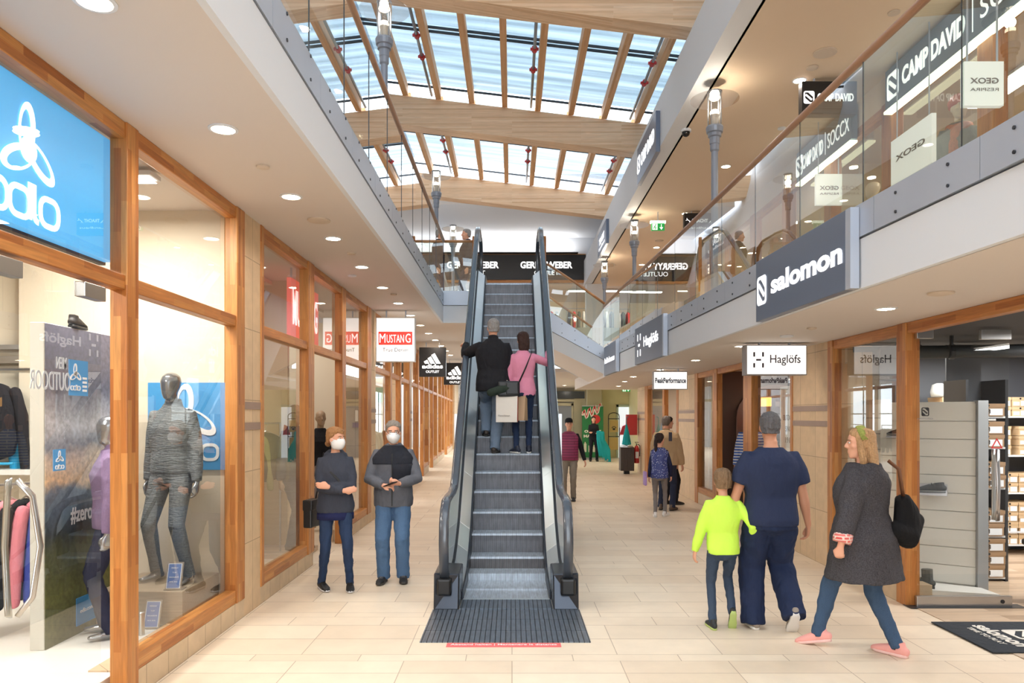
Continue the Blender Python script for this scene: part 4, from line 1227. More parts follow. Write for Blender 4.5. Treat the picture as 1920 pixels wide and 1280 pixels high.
def dp(e, M, L_, h):
    t = MB(); fit_text(t, 'PeakPerformance', M, L_ * .86, h * .2, bold=.02); t.build('lettering', M_WHITEGLOW, e)
fascia_sign(14.1, 15.6, ZR0 - .01, ZRF + .02, 'farthest dark grey fascia sign at the corner of the right gallery edge', dp)
# signs on the upper parapet
def parapet_sign(y0, y1, z0, z1, label, kind):
    e = empty('fascia_sign', (2.3, (y0 + y1) / 2, (z0 + z1) / 2), label=label, cat='sign')
    L_ = y1 - y0; h = z1 - z0
    MB().box(-.07, 0, -L_ / 2, L_ / 2, -h / 2, h / 2).build('panel', M_SIGNGREY, e, bevel=.004)
    t = MB(); M = FRW(-.074, 0, 0)
    if kind == 'camp':
        s_mark(t, M @ Matrix.Translation((-L_ * .40, 0, 0)), h * .42)
        fit_text(t, 'CAMP DAVID', M @ Matrix.Translation((L_ * .08, 0, 0)), L_ * .70, h * .36, bold=.04)
    else:
        fit_text(t, 'TRACHT', M @ Matrix.Translation((L_ * .0, 0, .02)), L_ * .60, h * .28, bold=.04)
        fit_text(t, 'Landhaus', M @ Matrix.Translation((0, 0, -h * .25)), L_ * .7, h * .14)
    t.build('lettering', M_WHITEGLOW, e)
parapet_sign(11.58, 13.3, 5.82, 6.46, 'grey sign with white lettering on the high white parapet, the nearer one', 'camp')
parapet_sign(17.7, 19.4, 5.82, 6.4, 'grey sign on the high white parapet, the farther one', 'tr')
# upper right shop sign along the windows
def upsign(y0, y1, label):
    z0, z1 = 5.40, 5.86
    e = empty('shop_sign', (XU - .02, (y0 + y1) / 2, (z0 + z1) / 2), label=label, cat='sign')
    L_ = y1 - y0; h = z1 - z0
    MB().box(-.08, 0, -L_ / 2, L_ / 2, -h / 2, h / 2).build('panel', plain('slate_blue_panel', (96, 116, 132), .4), e)
    MB().box(-.10, -.0, -L_ / 2, L_ / 2, -h / 2 - .05, -h / 2 - .02).build('light_strip', emis('strip_glow', (255, 250, 214), 3), e)
    t = MB(); M = FRW(-.084, 0, 0)
    s_mark(t, M @ Matrix.Translation((-L_ * .44, 0, 0)), h * .6)
    fit_text(t, 'CAMP DAVID', M @ Matrix.Translation((-L_ * .17, 0, 0)), L_ * .40, h * .46, bold=.04)
    ribbon(t, M, [(L_ * .07, -h * .35), (L_ * .07, h * .35)], .012)
    fit_text(t, 'SOCCX', M @ Matrix.Translation((L_ * .29, 0, 0)), L_ * .36, h * .46, bold=.0)
    t.build('lettering', M_WHITEGLOW, e)
upsign(6.0, 9.0, 'long slate blue shop sign with a light strip behind the near right balustrade')
upsign(9.9, 11.8, 'shorter slate blue copy standing in for the shop sign reflected in glass, farther along behind the right balustrade')  # copy of the sign put in for its reflection in glass
# solid glowing panels in place of signs mirrored in the glass, lettering reversed
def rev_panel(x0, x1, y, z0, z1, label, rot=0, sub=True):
    e = empty('sign_reflection', ((x0 + x1) / 2, y, (z0 + z1) / 2), rot, label=label, cat='sign')
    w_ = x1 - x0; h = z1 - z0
    MB().box(-w_ / 2, w_ / 2, 0, .05, -h / 2, h / 2).build('face', emis('reflected_sign_white', (235, 232, 226), .62), e)
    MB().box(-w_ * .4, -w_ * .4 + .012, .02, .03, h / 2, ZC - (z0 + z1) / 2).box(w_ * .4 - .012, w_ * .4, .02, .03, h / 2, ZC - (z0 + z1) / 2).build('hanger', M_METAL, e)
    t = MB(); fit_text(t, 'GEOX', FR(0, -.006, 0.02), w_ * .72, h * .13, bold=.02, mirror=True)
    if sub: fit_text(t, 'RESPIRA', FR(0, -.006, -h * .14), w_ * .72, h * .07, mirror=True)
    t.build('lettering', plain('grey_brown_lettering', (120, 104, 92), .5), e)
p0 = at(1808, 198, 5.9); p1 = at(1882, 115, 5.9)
rev_panel(p0.x, p1.x, 5.9, p0.z, p1.z, 'square white panel standing in for a GEOX sign reflected in the glass, nearest the right edge')
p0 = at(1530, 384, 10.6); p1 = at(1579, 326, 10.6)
rev_panel(p0.x, p1.x, 10.6, p0.z, p1.z, 'smaller square white panel standing in for a sign reflected in the glass, farther along the gallery')
rev_panel(4.40 - .42, 4.40 + .42, 8.25, 4.38, 4.90, 'slanted white panel standing in for a GEOX sign reflected in the glass, beside the pink hat mannequin', R(-90), False)

# far shop sign on the upper floor
e = empty('added_uplight', (-.3, 23.7, 6.92), label='added linear uplight hidden along the top of the long black shop sign', cat='ceiling light')  # added lamp, out of sight, to brighten the far wall and ceiling
MB().box(-2.4, 2.4, -.04, .28, -.02, .0).build('housing', M_BOXB, e); MB().box(-2.35, 2.35, .0, .06, .0, .006).build('diffuser', emis('added_uplight_glow', (255, 250, 244), 4), e)
area_light('added_uplight_lamp', (0, .03, .02), 4.6, .08, 42, (1, .97, .94), (R(180), 0, 0), parent=e)
e = empty('shop_sign', (0, 23.86, 6.5), label='long black shop sign reading GERRY WEBER OUTLET behind the escalator top', cat='sign')
MB().box(-3.0, 2.36, 0, .13, -.42, .38).build('panel', M_BOXB, e)
MB().box(-3.0, 2.36, .02, .13, -.50, -.425).box(-3.0, 2.36, .02, .13, .385, .41).build('wood_edge', M_WX, e)
t = MB()
for cx in (1.10, -1.25):  # left repeat stands in for the probable reflection of the lettering
    fit_text(t, 'GERRY WEBER', FR(cx, -.008, .05), 1.66, .22, bold=.035)
    fit_text(t, 'OUTLET', FR(cx, -.008, -.2), .78, .14)
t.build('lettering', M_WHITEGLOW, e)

# first left shop: big blue light box above the door
e = empty('light_box_sign', (-2.42, 3.4, 3.0), label='large blue light box with white looped emblem and odlo lettering above the left shop door', cat='sign')
MB().box(-.06, 0, -1.5, 1.14, -.345, .38).build('face', emis('sign_blue', (72, 168, 232), .95), e)
MB().box(-.10, -.062, -1.5, 1.16, -.36, .395).build('casing', M_BLACK, e)
t = MB(); M = FLW(.006, .3, 0)
odlo_mark(t, M @ Matrix.Translation((.03, 0, .05)), .42)
odlo_word(t, M @ Matrix.Translation((.0, 0, -.225)), .56)
t.build('lettering', M_WHITEGLOW, e)
# red sign inside the second left shop above the door
e = empty('light_box_sign', (-2.56, 9.25, 3.0), label='red light box with white narrow lettering behind the glass above the second shop door', cat='sign')
MB().box(-.05, 0, -.6, .62, -.40, .33).build('face', emis('sign_soft_red', (224, 84, 76), .8), e)
MB().box(-.04, -.02, -.5, -.48, .33, .46).box(-.04, -.02, .5, .52, .33, .46).build('hanger', M_METAL, e)
t = MB(); M = FLW(.006, 0, 0)
fit_text(t, 'MUSTANG', M, 1.1, .42, bold=.02)
t.build('lettering', M_WHITEGLOW, e)
# red strip on the floor
e = MB().box(-.43, .43, 0, .10, 0, .002).build('floor_sticker', plain('red_floor_sticker', (232, 110, 112), .5))
e.location = (-.062, 5.56, .0005); tag(e, 'red floor sticker strip with white distance notice in front of the escalator', 'floor sticker')
t = MB(); Mf = Matrix.Translation((0, .05, .004)) @ Matrix.Rotation(R(-90), 4, 'X')
fit_text(t, 'Abstand halten | Mantenere la distanza', Mf, .80, .05, bold=.01, depth=.001); t.build('lettering', plain('white_sticker_text', (250, 240, 240), .5), e)

# exit signs
def exit_sign(x, y, z, w_, label, rot=0, hang=.1):
    e = empty('exit_sign', (x, y, z), rot, label=label, cat='exit sign')
    h = w_ * .55
    MB().box(-w_ / 2, w_ / 2, -.02, .02, -h / 2, h / 2).build('face', emis('exit_green', (24, 150, 70), .7), e)
    MB().box(-w_ / 2 - .02, w_ / 2 + .02, -.04, .04, h / 2, h / 2 + .05).build('lamp_housing', emis('exit_lamp', (250, 255, 235), 2.2), e)
    t = MB(); M = FR(0, -.024, 0)
    s = h
    flatpoly(t, M, [(-.8 * s, -.42 * s), (-.08 * s, -.42 * s), (-.08 * s, .42 * s), (-.8 * s, .42 * s)])
    ribbon(t, M, [(.45 * s, .35 * s), (.45 * s, -.3 * s)], .1 * s); ribbon(t, M, [(.25 * s, -.05 * s), (.45 * s, -.33 * s), (.65 * s, -.05 * s)], .1 * s)
    t.build('white_marks', emis('exit_white', (245, 255, 245), .9), e)
    t = MB(); M = FR(0, -.028, 0)
    ribbon(t, M, [(-.35 * s, .2 * s), (-.5 * s, 0), (-.3 * s, -.12 * s), (-.4 * s, -.36 * s)], .1 * s); ribbon(t, M, [(-.5 * s, 0), (-.62 * s, -.3 * s)], .09 * s)
    flatpoly(t, M, arc(-.33 * s, .3 * s, .08 * s, .08 * s, 0, 330, 8))
    t.build('running_figure', MATS['exit_green'], e)
    MB().box(-.008, .008, -.008, .008, h / 2 + .05, h / 2 + .05 + hang).build('hanger', M_METAL, e)
p = at(1233.5, 425.5, 15.3); exit_sign(p.x, 15.3, p.z, .27, 'green exit sign under the right gallery ceiling with running figure and arrow', hang=.2)
p = at(1174, 730, 24.5); exit_sign(p.x, 24.5, p.z, .26, 'green exit sign under the far low ceiling in front of the yellow wall', hang=.22)
p = at(1111, 706, 19.9); exit_sign(p.x, 19.6, p.z, .26, 'green exit sign hanging at the foot of the stair soffit', R(-50), hang=.05)
# ================================================================== PEOPLE
def ik(a, b, l1, l2, hint):
    a, b = Vector(a), Vector(b); d = b - a; L = d.length
    mx = (l1 + l2) * .998
    if L > mx: d = d * (mx / L); b = a + d; L = mx
    x = (l1 * l1 - l2 * l2 + L * L) / (2 * L)
    h = math.sqrt(max(0, l1 * l1 - x * x))
    n = d.normalized(); hv = Vector(hint); hv = hv - n * hv.dot(n); hv.normalize()
    return a + n * x + hv * h, b
def lerp(a, b, t): return Vector(a) * (1 - t) + Vector(b) * t
def remesh(o, size, smooth=2, disp=0, dscale=.12, seed=0):
    r = o.modifiers.new('remesh', 'REMESH'); r.mode = 'VOXEL'; r.voxel_size = size; r.use_smooth_shade = True
    if smooth:
        s = o.modifiers.new('smooth', 'SMOOTH'); s.iterations = smooth; s.factor = .5
    if disp:
        t = bpy.data.textures.new('folds', 'CLOUDS'); t.noise_scale = dscale; t.noise_depth = 1
        d = o.modifiers.new('folds', 'DISPLACE'); d.texture = t; d.strength = disp; d.mid_level = .5
        d.texture_coords = 'LOCAL'
    return o
def head_mb(s, mb, C, Rt, face=True, egg=False):
    """C is the point at the base of the skull / ear height"""
    # rings from chin to crown: z above C, half width, half depth, forward shift
    if egg:
        rings = [(-.105, .02, .03, .035), (-.095, .038, .045, .03), (-.06, .055, .065, .02), (0, .072, .088, .005), (.05, .078, .095, 0), (.09, .066, .082, -.004), (.115, .04, .055, -.006), (.125, .012, .015, -.006)]
    else:
        rings = [(-.112, .018, .016, .062), (-.104, .034, .034, .050), (-.085, .048, .056, .030), (-.05, .058, .078, .012), (-.01, .066, .088, .004), (.03, .072, .094, 0), (.065, .071, .093, -.004), (.095, .056, .076, -.008), (.113, .034, .048, -.010), (.121, .010, .014, -.010)]
    m = MB(); rr = []
    for z, a, b, f in rings:
        rr.append([Vector((a * math.cos(2 * PI * k / 20), f + b * math.sin(2 * PI * k / 20), z)) for k in range(20)])
    m.loft(rr)
    if face and not egg:
        m.tube([(0, .086, .028), (0, .102, .0), (0, .108, -.018)], [.008, .011, .013], seg=8, round_ends=True)   # nose
        m.ell((0, .098, -.024), (.017, .010, .009), 8, 6)
        m.ell((0, .080, -.052), (.024, .016, .007), 10, 6); m.ell((0, .080, -.064), (.021, .015, .008), 10, 6)          # lips
        m.ell((-.032, .078, .034), (.022, .014, .008), 8, 6); m.ell((.032, .078, .034), (.022, .014, .008), 8, 6)       # brow
        m.ell((0, .064, -.095), (.022, .018, .016), 8, 6)
        m.ell((-.040, .062, -.015), (.022, .018, .02), 8, 6); m.ell((.040, .062, -.015), (.022, .018, .02), 8, 6)
    if not egg:
        for sx in (-1, 1):
            m.ell((sx * .074, -.004, .0), (.010, .019, .032), 8, 8)
            m.ell((sx * .073, .0, -.022), (.008, .010, .012), 8, 6)
    M = Matrix.Translation(C) @ Rt @ Matrix.Scale(s, 4)
    m.xf(M); mb.add(m.v, m.f)
def hand_mb(mb, W, D, N, s, side=1, curl=.5, spread=.1, thumb=.7, point=False):
    """W wrist, D direction of the palm, N palm-facing normal (fingers curl towards N), side: where the thumb sits"""
    D = Vector(D).normalized(); N = Vector(N); N = (N - D * N.dot(D)).normalized(); X = D.cross(N).normalized() * side
    k = s
    P = lambda a, b, c: Vector(W) + D * a * k + X * b * k + N * c * k
    mb.tube([P(-.02, 0, 0), P(.012, 0, 0), P(.04, .002, .0), P(.075, .002, .003), (P(.09, 0, .004))], [(.026 * k, .019 * k), (.030 * k, .018 * k), (.038 * k, .015 * k), (.040 * k, .0135 * k), (.034 * k, .010 * k)], side=X, seg=12, power=2.6)
    for i, (b, L) in enumerate(((.029, .066), (.010, .074), (-.010, .069), (-.029, .054))):
        c = curl * (1 + .12 * i)
        if point and i == 0: c = .1
        a0 = .084 - abs(b) * .25; p = P(a0 - .012, b, .003); pts = [p]; ang = 0; q = [a0, .003]
        dirb = (b / .03) * spread * .25; bb = b
        pts.append(P(q[0], b, q[1]))
        for f in (.42, .32, .26):
            ang += c * .95
            q = [q[0] + math.cos(ang) * L * f, q[1] + math.sin(ang) * L * f]; bb += dirb * L * f
            pts.append(P(q[0], bb, q[1]))
        mb.tube(pts, [.0095 * k, .0095 * k, .0088 * k, .0082 * k, .0074 * k], seg=8, round_ends=True)
    t0 = P(.020, .026, .004); t1 = P(.044, .046, .012); t2 = P(.064, .052 - .014 * thumb, .018 + .012 * thumb); t3 = P(.084, .050 - .026 * thumb, .020 + .020 * thumb)
    mb.tube([t0, t1, t2, t3], [.0125 * k, .0120 * k, .0105 * k, .0090 * k], seg=8, round_ends=True)
M_JEAN = fabric('blue_jeans', (58, 78, 108), .3, 300, .85)
def person(name, loc, heading, H, label, female=False, build=1.0, feet=None, wrists=None, elbow_hint=None, head_yaw=0, head_pitch=0,
           top=None, trousers=None, shoes=None, hair=None, skin=None, hands=None, cat='person', lean=0, egg=False, face=True, glove=None, belly=0, group=None, fine=.0075, shoulder_lift=0, turn=0):
    """feet: two (x, y, z, pitch deg, yaw deg), left (-x) first, in the frame of the person looking along +y. wrists: likewise."""
    s = H / 1.75
    root = empty(name, loc, heading, label=label, cat=cat, group=group)
    feet = feet or [(-.10, 0, 0, 0, 8), (.10, 0, 0, 0, -8)]
    sh = (.148 if female else .168) * s * (1 + (build - 1) * .5)
    hipw = (.090 if female else .092) * s
    pel = Vector((0, 0, .93 * s)); low = 0
    hj = [pel + Vector((-hipw, 0, -.02 * s)), pel + Vector((hipw, 0, -.02 * s))]
    ank, knee, toes = [], [], []
    for i, f in enumerate(feet):
        pt = R(f[3]); yw = R(f[4] if len(f) > 4 else 0)
        a = Vector((f[0], f[1], f[2] + .085 * s))
        if f[3]:   # heel raised: rotate about the ball of the foot
            ball = Vector((f[0], f[1] + .12 * s, f[2])); v = Vector((0, -.12 * s, .085 * s))
            v = Matrix.Rotation(-pt, 3, 'X') @ v; a = ball + v
        k, a2 = ik(hj[i], a, .44 * s, .425 * s, (math.sin(-yw) * .3, 1, 0))
        ank.append(a2); knee.append(k)
    ln = Matrix.Rotation(-R(lean), 3, 'X') @ Matrix.Rotation(R(turn), 3, 'Z')
    def T(x, y, z): return pel + ln @ (Vector((x, y, z)) * s)         # torso frame, z above the pelvis
    shl = [T(-sh / s, -.01, .462 + shoulder_lift), T(sh / s, -.01, .462 + shoulder_lift)]
    neck = T(0, -.005, .56); headC = T(0, .018, .705)
    Rt = Matrix.Rotation(R(head_yaw), 4, 'Z') @ Matrix.Rotation(R(head_pitch), 4, 'X')
    wr, el = [], []
    wrists = wrists or [(-.27, .03, .80), (.27, .03, .80)]
    eh = elbow_hint or [(-.4, -1, 0), (.4, -1, 0)]
    for i in range(2):
        e_, w_ = ik(shl[i], Vector(wrists[i]) * s if True else 0, .295 * s, .265 * s, eh[i])
        el.append(e_); wr.append(w_)
    bl = build
    fem = female
    R_t = [(-.10, .165, .118, -.012), (-.02, .178 if fem else .172, .125, -.012), (.08, .160 if fem else .166, .115, .0), (.16, .138 if fem else .158, .102, .004), (.28, .158 if fem else .178, .118, .010 if fem else 0),
           (.36, .170 if fem else .192, .122, .006), (.43, .158 if fem else .178, .108, -.004), (.475, .132 if fem else .150, .090, -.010), (.505, .100 if fem else .115, .074, -.010), (.54, .070, .060, -.008), (.57, .058, .052, -.005)]
    def torso(mb, ease, z0, z1=.6, flare=0, ring_edit=None, neck_r=None):
        rr = []
        zs2 = [r[0] for r in R_t]
        def at_(z):
            for a, b2 in zip(R_t, R_t[1:]):
                if z <= b2[0]: 
                    t = max(0, (z - a[0]) / (b2[0] - a[0])); return [a[q] + (b2[q] - a[q]) * t for q in range(4)]
            return list(R_t[-1])
        zz = sorted(set([z0] + [z for z in zs2 if z0 < z < z1] + [z1]))
        for z in zz:
            _, a, b2, f = at_(z) if z >= zs2[0] else [z, R_t[0][1], R_t[0][2], R_t[0][3]]
            t = max(0, (.2 - z)) / .3
            bel = belly * math.exp(-((z - .08) / .12) ** 2)
            a = a * bl + ease + flare * t; b2 = b2 * bl + ease + flare * t + bel
            ring = []
            for k in range(28):
                th = 2 * PI * k / 28; c, sn = math.cos(th), math.sin(th); pw = 2 / 2.4
                ring.append(T(a * math.copysign(abs(c) ** pw, c), f + b2 * math.copysign(abs(sn) ** pw, sn), z))
            rr.append(ring)
        mb.loft(rr)
    # ---- body, one continuous mesh
    b = MB()
    torso(b, -.012, -.08)
    b.tube([T(0, -.015, .52), neck, T(0, .012, .62), T(0, .016, .66)], [.060 * s * (.85 if fem else 1), .052 * s * (.9 if fem else 1), .050 * s * (.88 if fem else 1), .052 * s * (.88 if fem else 1)], seg=14)
    head_mb(s * (1.0 if H > 1.4 else 1.16), b, headC if H > 1.4 else headC + Vector((0, 0, .004)), Rt, face, egg)
    for i in range(2):
        b.tube([hj[i] + Vector((0, 0, .03 * s)), lerp(hj[i], knee[i], .5), knee[i], lerp(knee[i], ank[i], .3), lerp(knee[i], ank[i], .7), ank[i]], [.070 * s, .056 * s, .040 * s, .040 * s, .030 * s, .028 * s], seg=12)
        b.tube([lerp(shl[i], T(0, 0, .44), .35), shl[i], lerp(shl[i], el[i], .5), el[i], lerp(el[i], wr[i], .3), lerp(el[i], wr[i], .75), wr[i]], [.052 * s, .050 * s, .045 * s * bl, .038 * s, .038 * s * bl, .029 * s, .025 * s], seg=12)
        h = (hands or [{}, {}])[i]
        D = Vector(h.get('D', (wr[i] - el[i]).normalized())); N = Vector(h.get('N', ((1 if i == 0 else -1), .3, 0)))
        sd = h.get('side', None)
        if sd is None:
            Xv = D.cross(N); sd = 1 if Xv.y > 0 else -1
        hand_mb(b, wr[i], D, N, s * (1 if not fem else .92), sd, h.get('curl', .45), thumb=h.get('thumb', .6), point=h.get('point', False))
        # foot volume
        yw = R(feet[i][4] if len(feet[i]) > 4 else 0); pt = R(feet[i][3])
    fr = []
    for i, f in enumerate(feet):
        yw = R(f[4] if len(f) > 4 else 0)
        Mz = Matrix.Rotation(yw, 3, 'Z'); Mp = Matrix.Rotation(-R(f[3]), 3, 'X')
        def Fp(x, y, z, i=i, Mz=Mz, Mp=Mp): return ank[i] + Mz @ (Mp @ (Vector((x, y, z - .085)) * s))
        fr.append(Fp)
        b.tube([Fp(0, -.05, .04), Fp(0, 0, .045), Fp(0, .08, .035), Fp(0, .15, .028)], [(.028 * s, .03 * s), (.03 * s, .035 * s), (.036 * s, .025 * s), (.032 * s, .018 * s)], side=Mz @ Vector((1, 0, 0)), seg=10, round_ends=True)
    bo = b.build('body', skin or M_SKIN, root, smooth=True)
    remesh(bo, fine, 3)
    # ---- trousers
    if trousers:
        m = MB(); tr = trousers; w_ = tr.get('w', 1.0); hem = tr.get('hem', .055)
        e0 = tr.get('ease', .012)
        torso(m, e0, -.10, tr.get('top', min(.12, (top['hem'] + .05) if top and 'hem' in top else .12)) if not (top and top.get('hem', 0) < -.1) else -.06)
        m.ell(pel + Vector((0, -.02 * s, -.07 * s)), (.155 * s * bl, .112 * s, .09 * s), 16, 10)
        for i in range(2):
            th, kn, an = tr.get('r', (.094, .068, .058)) if 'r' in tr else (.094, .068, .058)
            d = (ank[i] - knee[i]).normalized(); bot = ank[i] + Vector((0, 0, -(hem - .085) * 0)) - d * (.0) + d * (.085 - hem) * s * (1 if tr.get('long', True) else 0)
            kk = knee[i]
            pts = [hj[i] + Vector((0, -.01 * s, .04 * s)), lerp(hj[i], kk, .22), lerp(hj[i], kk, .6), kk, lerp(kk, ank[i], .3), lerp(kk, ank[i], .7), ank[i], bot]
            rad = [th * s * .95, th * s, (th * .45 + kn * .55) * s, kn * s, (kn * .6 + an * .4) * s * 1.02, an * s, an * s, an * s * tr.get('flare', 1.0)]
            m.tube(pts, [(r * w_ * (1 if k < 2 else 1), r * w_ * 1.08) for k, r in enumerate(rad)], side=(1, 0, 0), seg=16)
        o = m.build('trousers', tr['mat'], root, smooth=True)
        remesh(o, .010, 1, tr.get('disp', .016), tr.get('ds', .07))
    # ---- top
    if top:
        m = MB(); tp = top; es = tp.get('ease', .02)
        torso(m, es, tp.get('hem', -.06), tp.get('neck', .560), tp.get('flare', 0))
        sl = tp.get('sleeve', 1.0); sw = tp.get('sw', .012)
        for i in range(2):
            a0 = lerp(shl[i], T(0, 0, .44), .45)
            pts = [a0, shl[i]]; rad = [.058 * s + sw * s * .3, .054 * s * bl + sw * s * .6]
            if sl > .5:
                f = (sl - .5) * 2
                pts += [lerp(shl[i], el[i], .5), el[i], lerp(el[i], wr[i], .5 * f), lerp(el[i], wr[i], f * .97)]
                rad += [.052 * s * bl + sw * s, .046 * s + sw * s, .042 * s + sw * s, (.033 + tp.get('cuff', 0)) * s + sw * s * .6]
            else:
                f = sl * 2
                pts += [lerp(shl[i], el[i], .5 * f), lerp(shl[i], el[i], f)]; rad += [.058 * s * bl + sw * s, .056 * s * bl + sw * s]
            m.tube(pts, rad, seg=14)
        if tp.get('collar'):
            m.tube([T(0, -.02, .53), T(0, -.012, .575 + tp['collar'])], [(.078 * s, .072 * s), (.066 * s, .064 * s)], side=(1, 0, 0), seg=16)
        if tp.get('hood'):
            m.tube([T(-.10, -.02, .53), T(-.06, -.085, .55), T(0, -.10, .545), T(.06, -.085, .55), T(.10, -.02, .53)], [.03 * s, .042 * s, .05 * s, .042 * s, .03 * s], seg=10, round_ends=True)
            for sx in (): m.tube([T(sx * .085, -.02, .545), T(sx * .07, .04, .53), T(sx * .03, .075, .49)], [.024 * s, .02 * s, .014 * s], seg=8, round_ends=True)
        o = m.build(tp.get('name', 'jacket'), tp['mat'], root, smooth=True)
        remesh(o, .010, 2, tp.get('disp', .012), tp.get('ds', .09))
    # ---- shoes
    if shoes:
        for i in range(2):
            Fp = fr[i]; yw = R(feet[i][4] if len(feet[i]) > 4 else 0); X = Matrix.Rotation(yw, 3, 'Z') @ Vector((1, 0, 0))
            m = MB()
            m.tube([Fp(0, -.075, .045), Fp(0, -.04, .052), Fp(0, .02, .050), Fp(0, .08, .040), Fp(0, .14, .032), Fp(0, .185, .026)], [(.030 * s, .032 * s), (.036 * s, .042 * s), (.038 * s, .045 * s), (.044 * s, .036 * s), (.046 * s, .028 * s), (.032 * s, .018 * s)], side=X, seg=14, power=2.4, round_ends=True)
            m.tube([Fp(0, -.035, .06), Fp(0, -.02, shoes.get('collar', .105))], [(.036 * s, .044 * s), (.036 * s, .046 * s)], side=X, seg=12)
            so = m.build('shoe', shoes['mat'], root, smooth=True); remesh(so, .006, 1)
            m = MB()
            m.tube([Fp(0, -.085, .014), Fp(0, -.04, .014), Fp(0, .02, .014), Fp(0, .09, .014), Fp(0, .15, .015), Fp(0, .20, .018)], [(.022 * s, .014 * s), (.037 * s, .014 * s), (.037 * s, .014 * s), (.047 * s, .014 * s), (.045 * s, .013 * s), (.020 * s, .010 * s)], side=X, seg=14, power=4)
            q = m.build('sole', shoes.get('sole', plain('white_sole', (228, 226, 222), .5)), so, smooth=True)
            if shoes.get('lace'):
                m = MB()
                for j in range(4):
                    y = .045 + j * .022; z = .097 - j * .008
                    m.tube([Fp(-.022, y, z - .010), Fp(0, y, z - .002), Fp(.022, y, z - .010)], .0035 * s, seg=6)
                m.build('laces', shoes['lace'], so, smooth=True)
    # ---- hair
    if hair:
        k = 1.0 if H > 1.4 else 1.16
        Mh = Matrix.Translation(headC if H > 1.4 else headC + Vector((0, 0, .004))) @ Rt @ Matrix.Scale(s * k, 4)
        m = MB(); ty = hair.get('type', 'short')
        th = hair.get('thick', .010)
        rr = []
        low_ = hair.get('low', -.045)
        for z in [low_, low_ + .03, 0.0 if low_ < -.03 else low_ + .04, .04, .075, .10, .122, .134]:
            if z < .0: a, b2, f = .066 + th, .080 + th, -.014
            elif z < .07: a, b2, f = .074 + th, .092 + th, -.012
            elif z < .09: a, b2, f = .071 + th, .092 + th, -.010
            elif z < .11: a, b2, f = .060 + th, .082 + th, -.010
            elif z < .13: a, b2, f = .040 + th, .056 + th, -.010
            else: a, b2, f = .014, .02, -.010
            fc = max(-.9, min(1.0, -.15 + (z + .02) / .10 * 1.1)) if z < .10 else 1.2     # how far the hair comes forward
            ring = []
            for q in range(24):
                an = 2 * PI * q / 24; x_, y_ = a * math.cos(an), b2 * math.sin(an)
                lim = b2 * fc * .93 + .0
                y_ = min(y_, lim)
                ring.append(Vector((x_, f + y_, z)))
            rr.append(ring)
        m.loft(rr)
        if ty == 'bob':
            m.tube([(0, -.045, .06), (0, -.055, 0), (0, -.058, -.06), (0, -.056, -.12), (0, -.05, -.155)], [(.078, .06), (.086, .062), (.088, .058), (.082, .05), (.070, .035)], side=(1, 0, 0), seg=16)
        elif ty == 'long':
            m.tube([(0, -.04, .05), (0, -.058, 0), (0, -.07, -.07), (0, -.085, -.15), (0.0, -.10, -.24), (0, -.105, -.33), (0, -.10, -.37)], [(.078, .058), (.084, .060), (.090, .055), (.100, .048), (.105, .042), (.090, .034), (.05, .02)], side=(1, 0, 0), seg=16)
            for sx in (-1, 1): m.tube([(sx * .06, .02, .05), (sx * .078, .01, -.03), (sx * .085, -.005, -.12), (sx * .085, -.01, -.2)], [.026, .028, .03, .02], seg=10, round_ends=True)
        elif ty == 'ponytail':
            m.tube([(0, -.09, .03), (0, -.12, .0), (0, -.125, -.07), (0, -.115, -.18), (0, -.11, -.26)], [.022, .034, .036, .028, .012], seg=10, round_ends=True)
        elif ty == 'bun':
            m.ell((0, -.105, -.055), (.034, .030, .034), 12, 8)
            m.tube([(-.05, .06, .085), (0, .085, .07), (.05, .06, .085)], [.014, .018, .014], seg=8, round_ends=True)
        m.xf(Mh)
        o = m.build('hair', hair['mat'], root, smooth=True); remesh(o, .006, 1, .010, .02)
    root['s'] = s
    info = dict(root=root, T=T, headC=headC, Rt=Rt, wr=wr, el=el, sh=shl, s=s, ank=ank, knee=knee, Fp=fr, pel=pel)
    if 's' in root: del root['s']
    return info
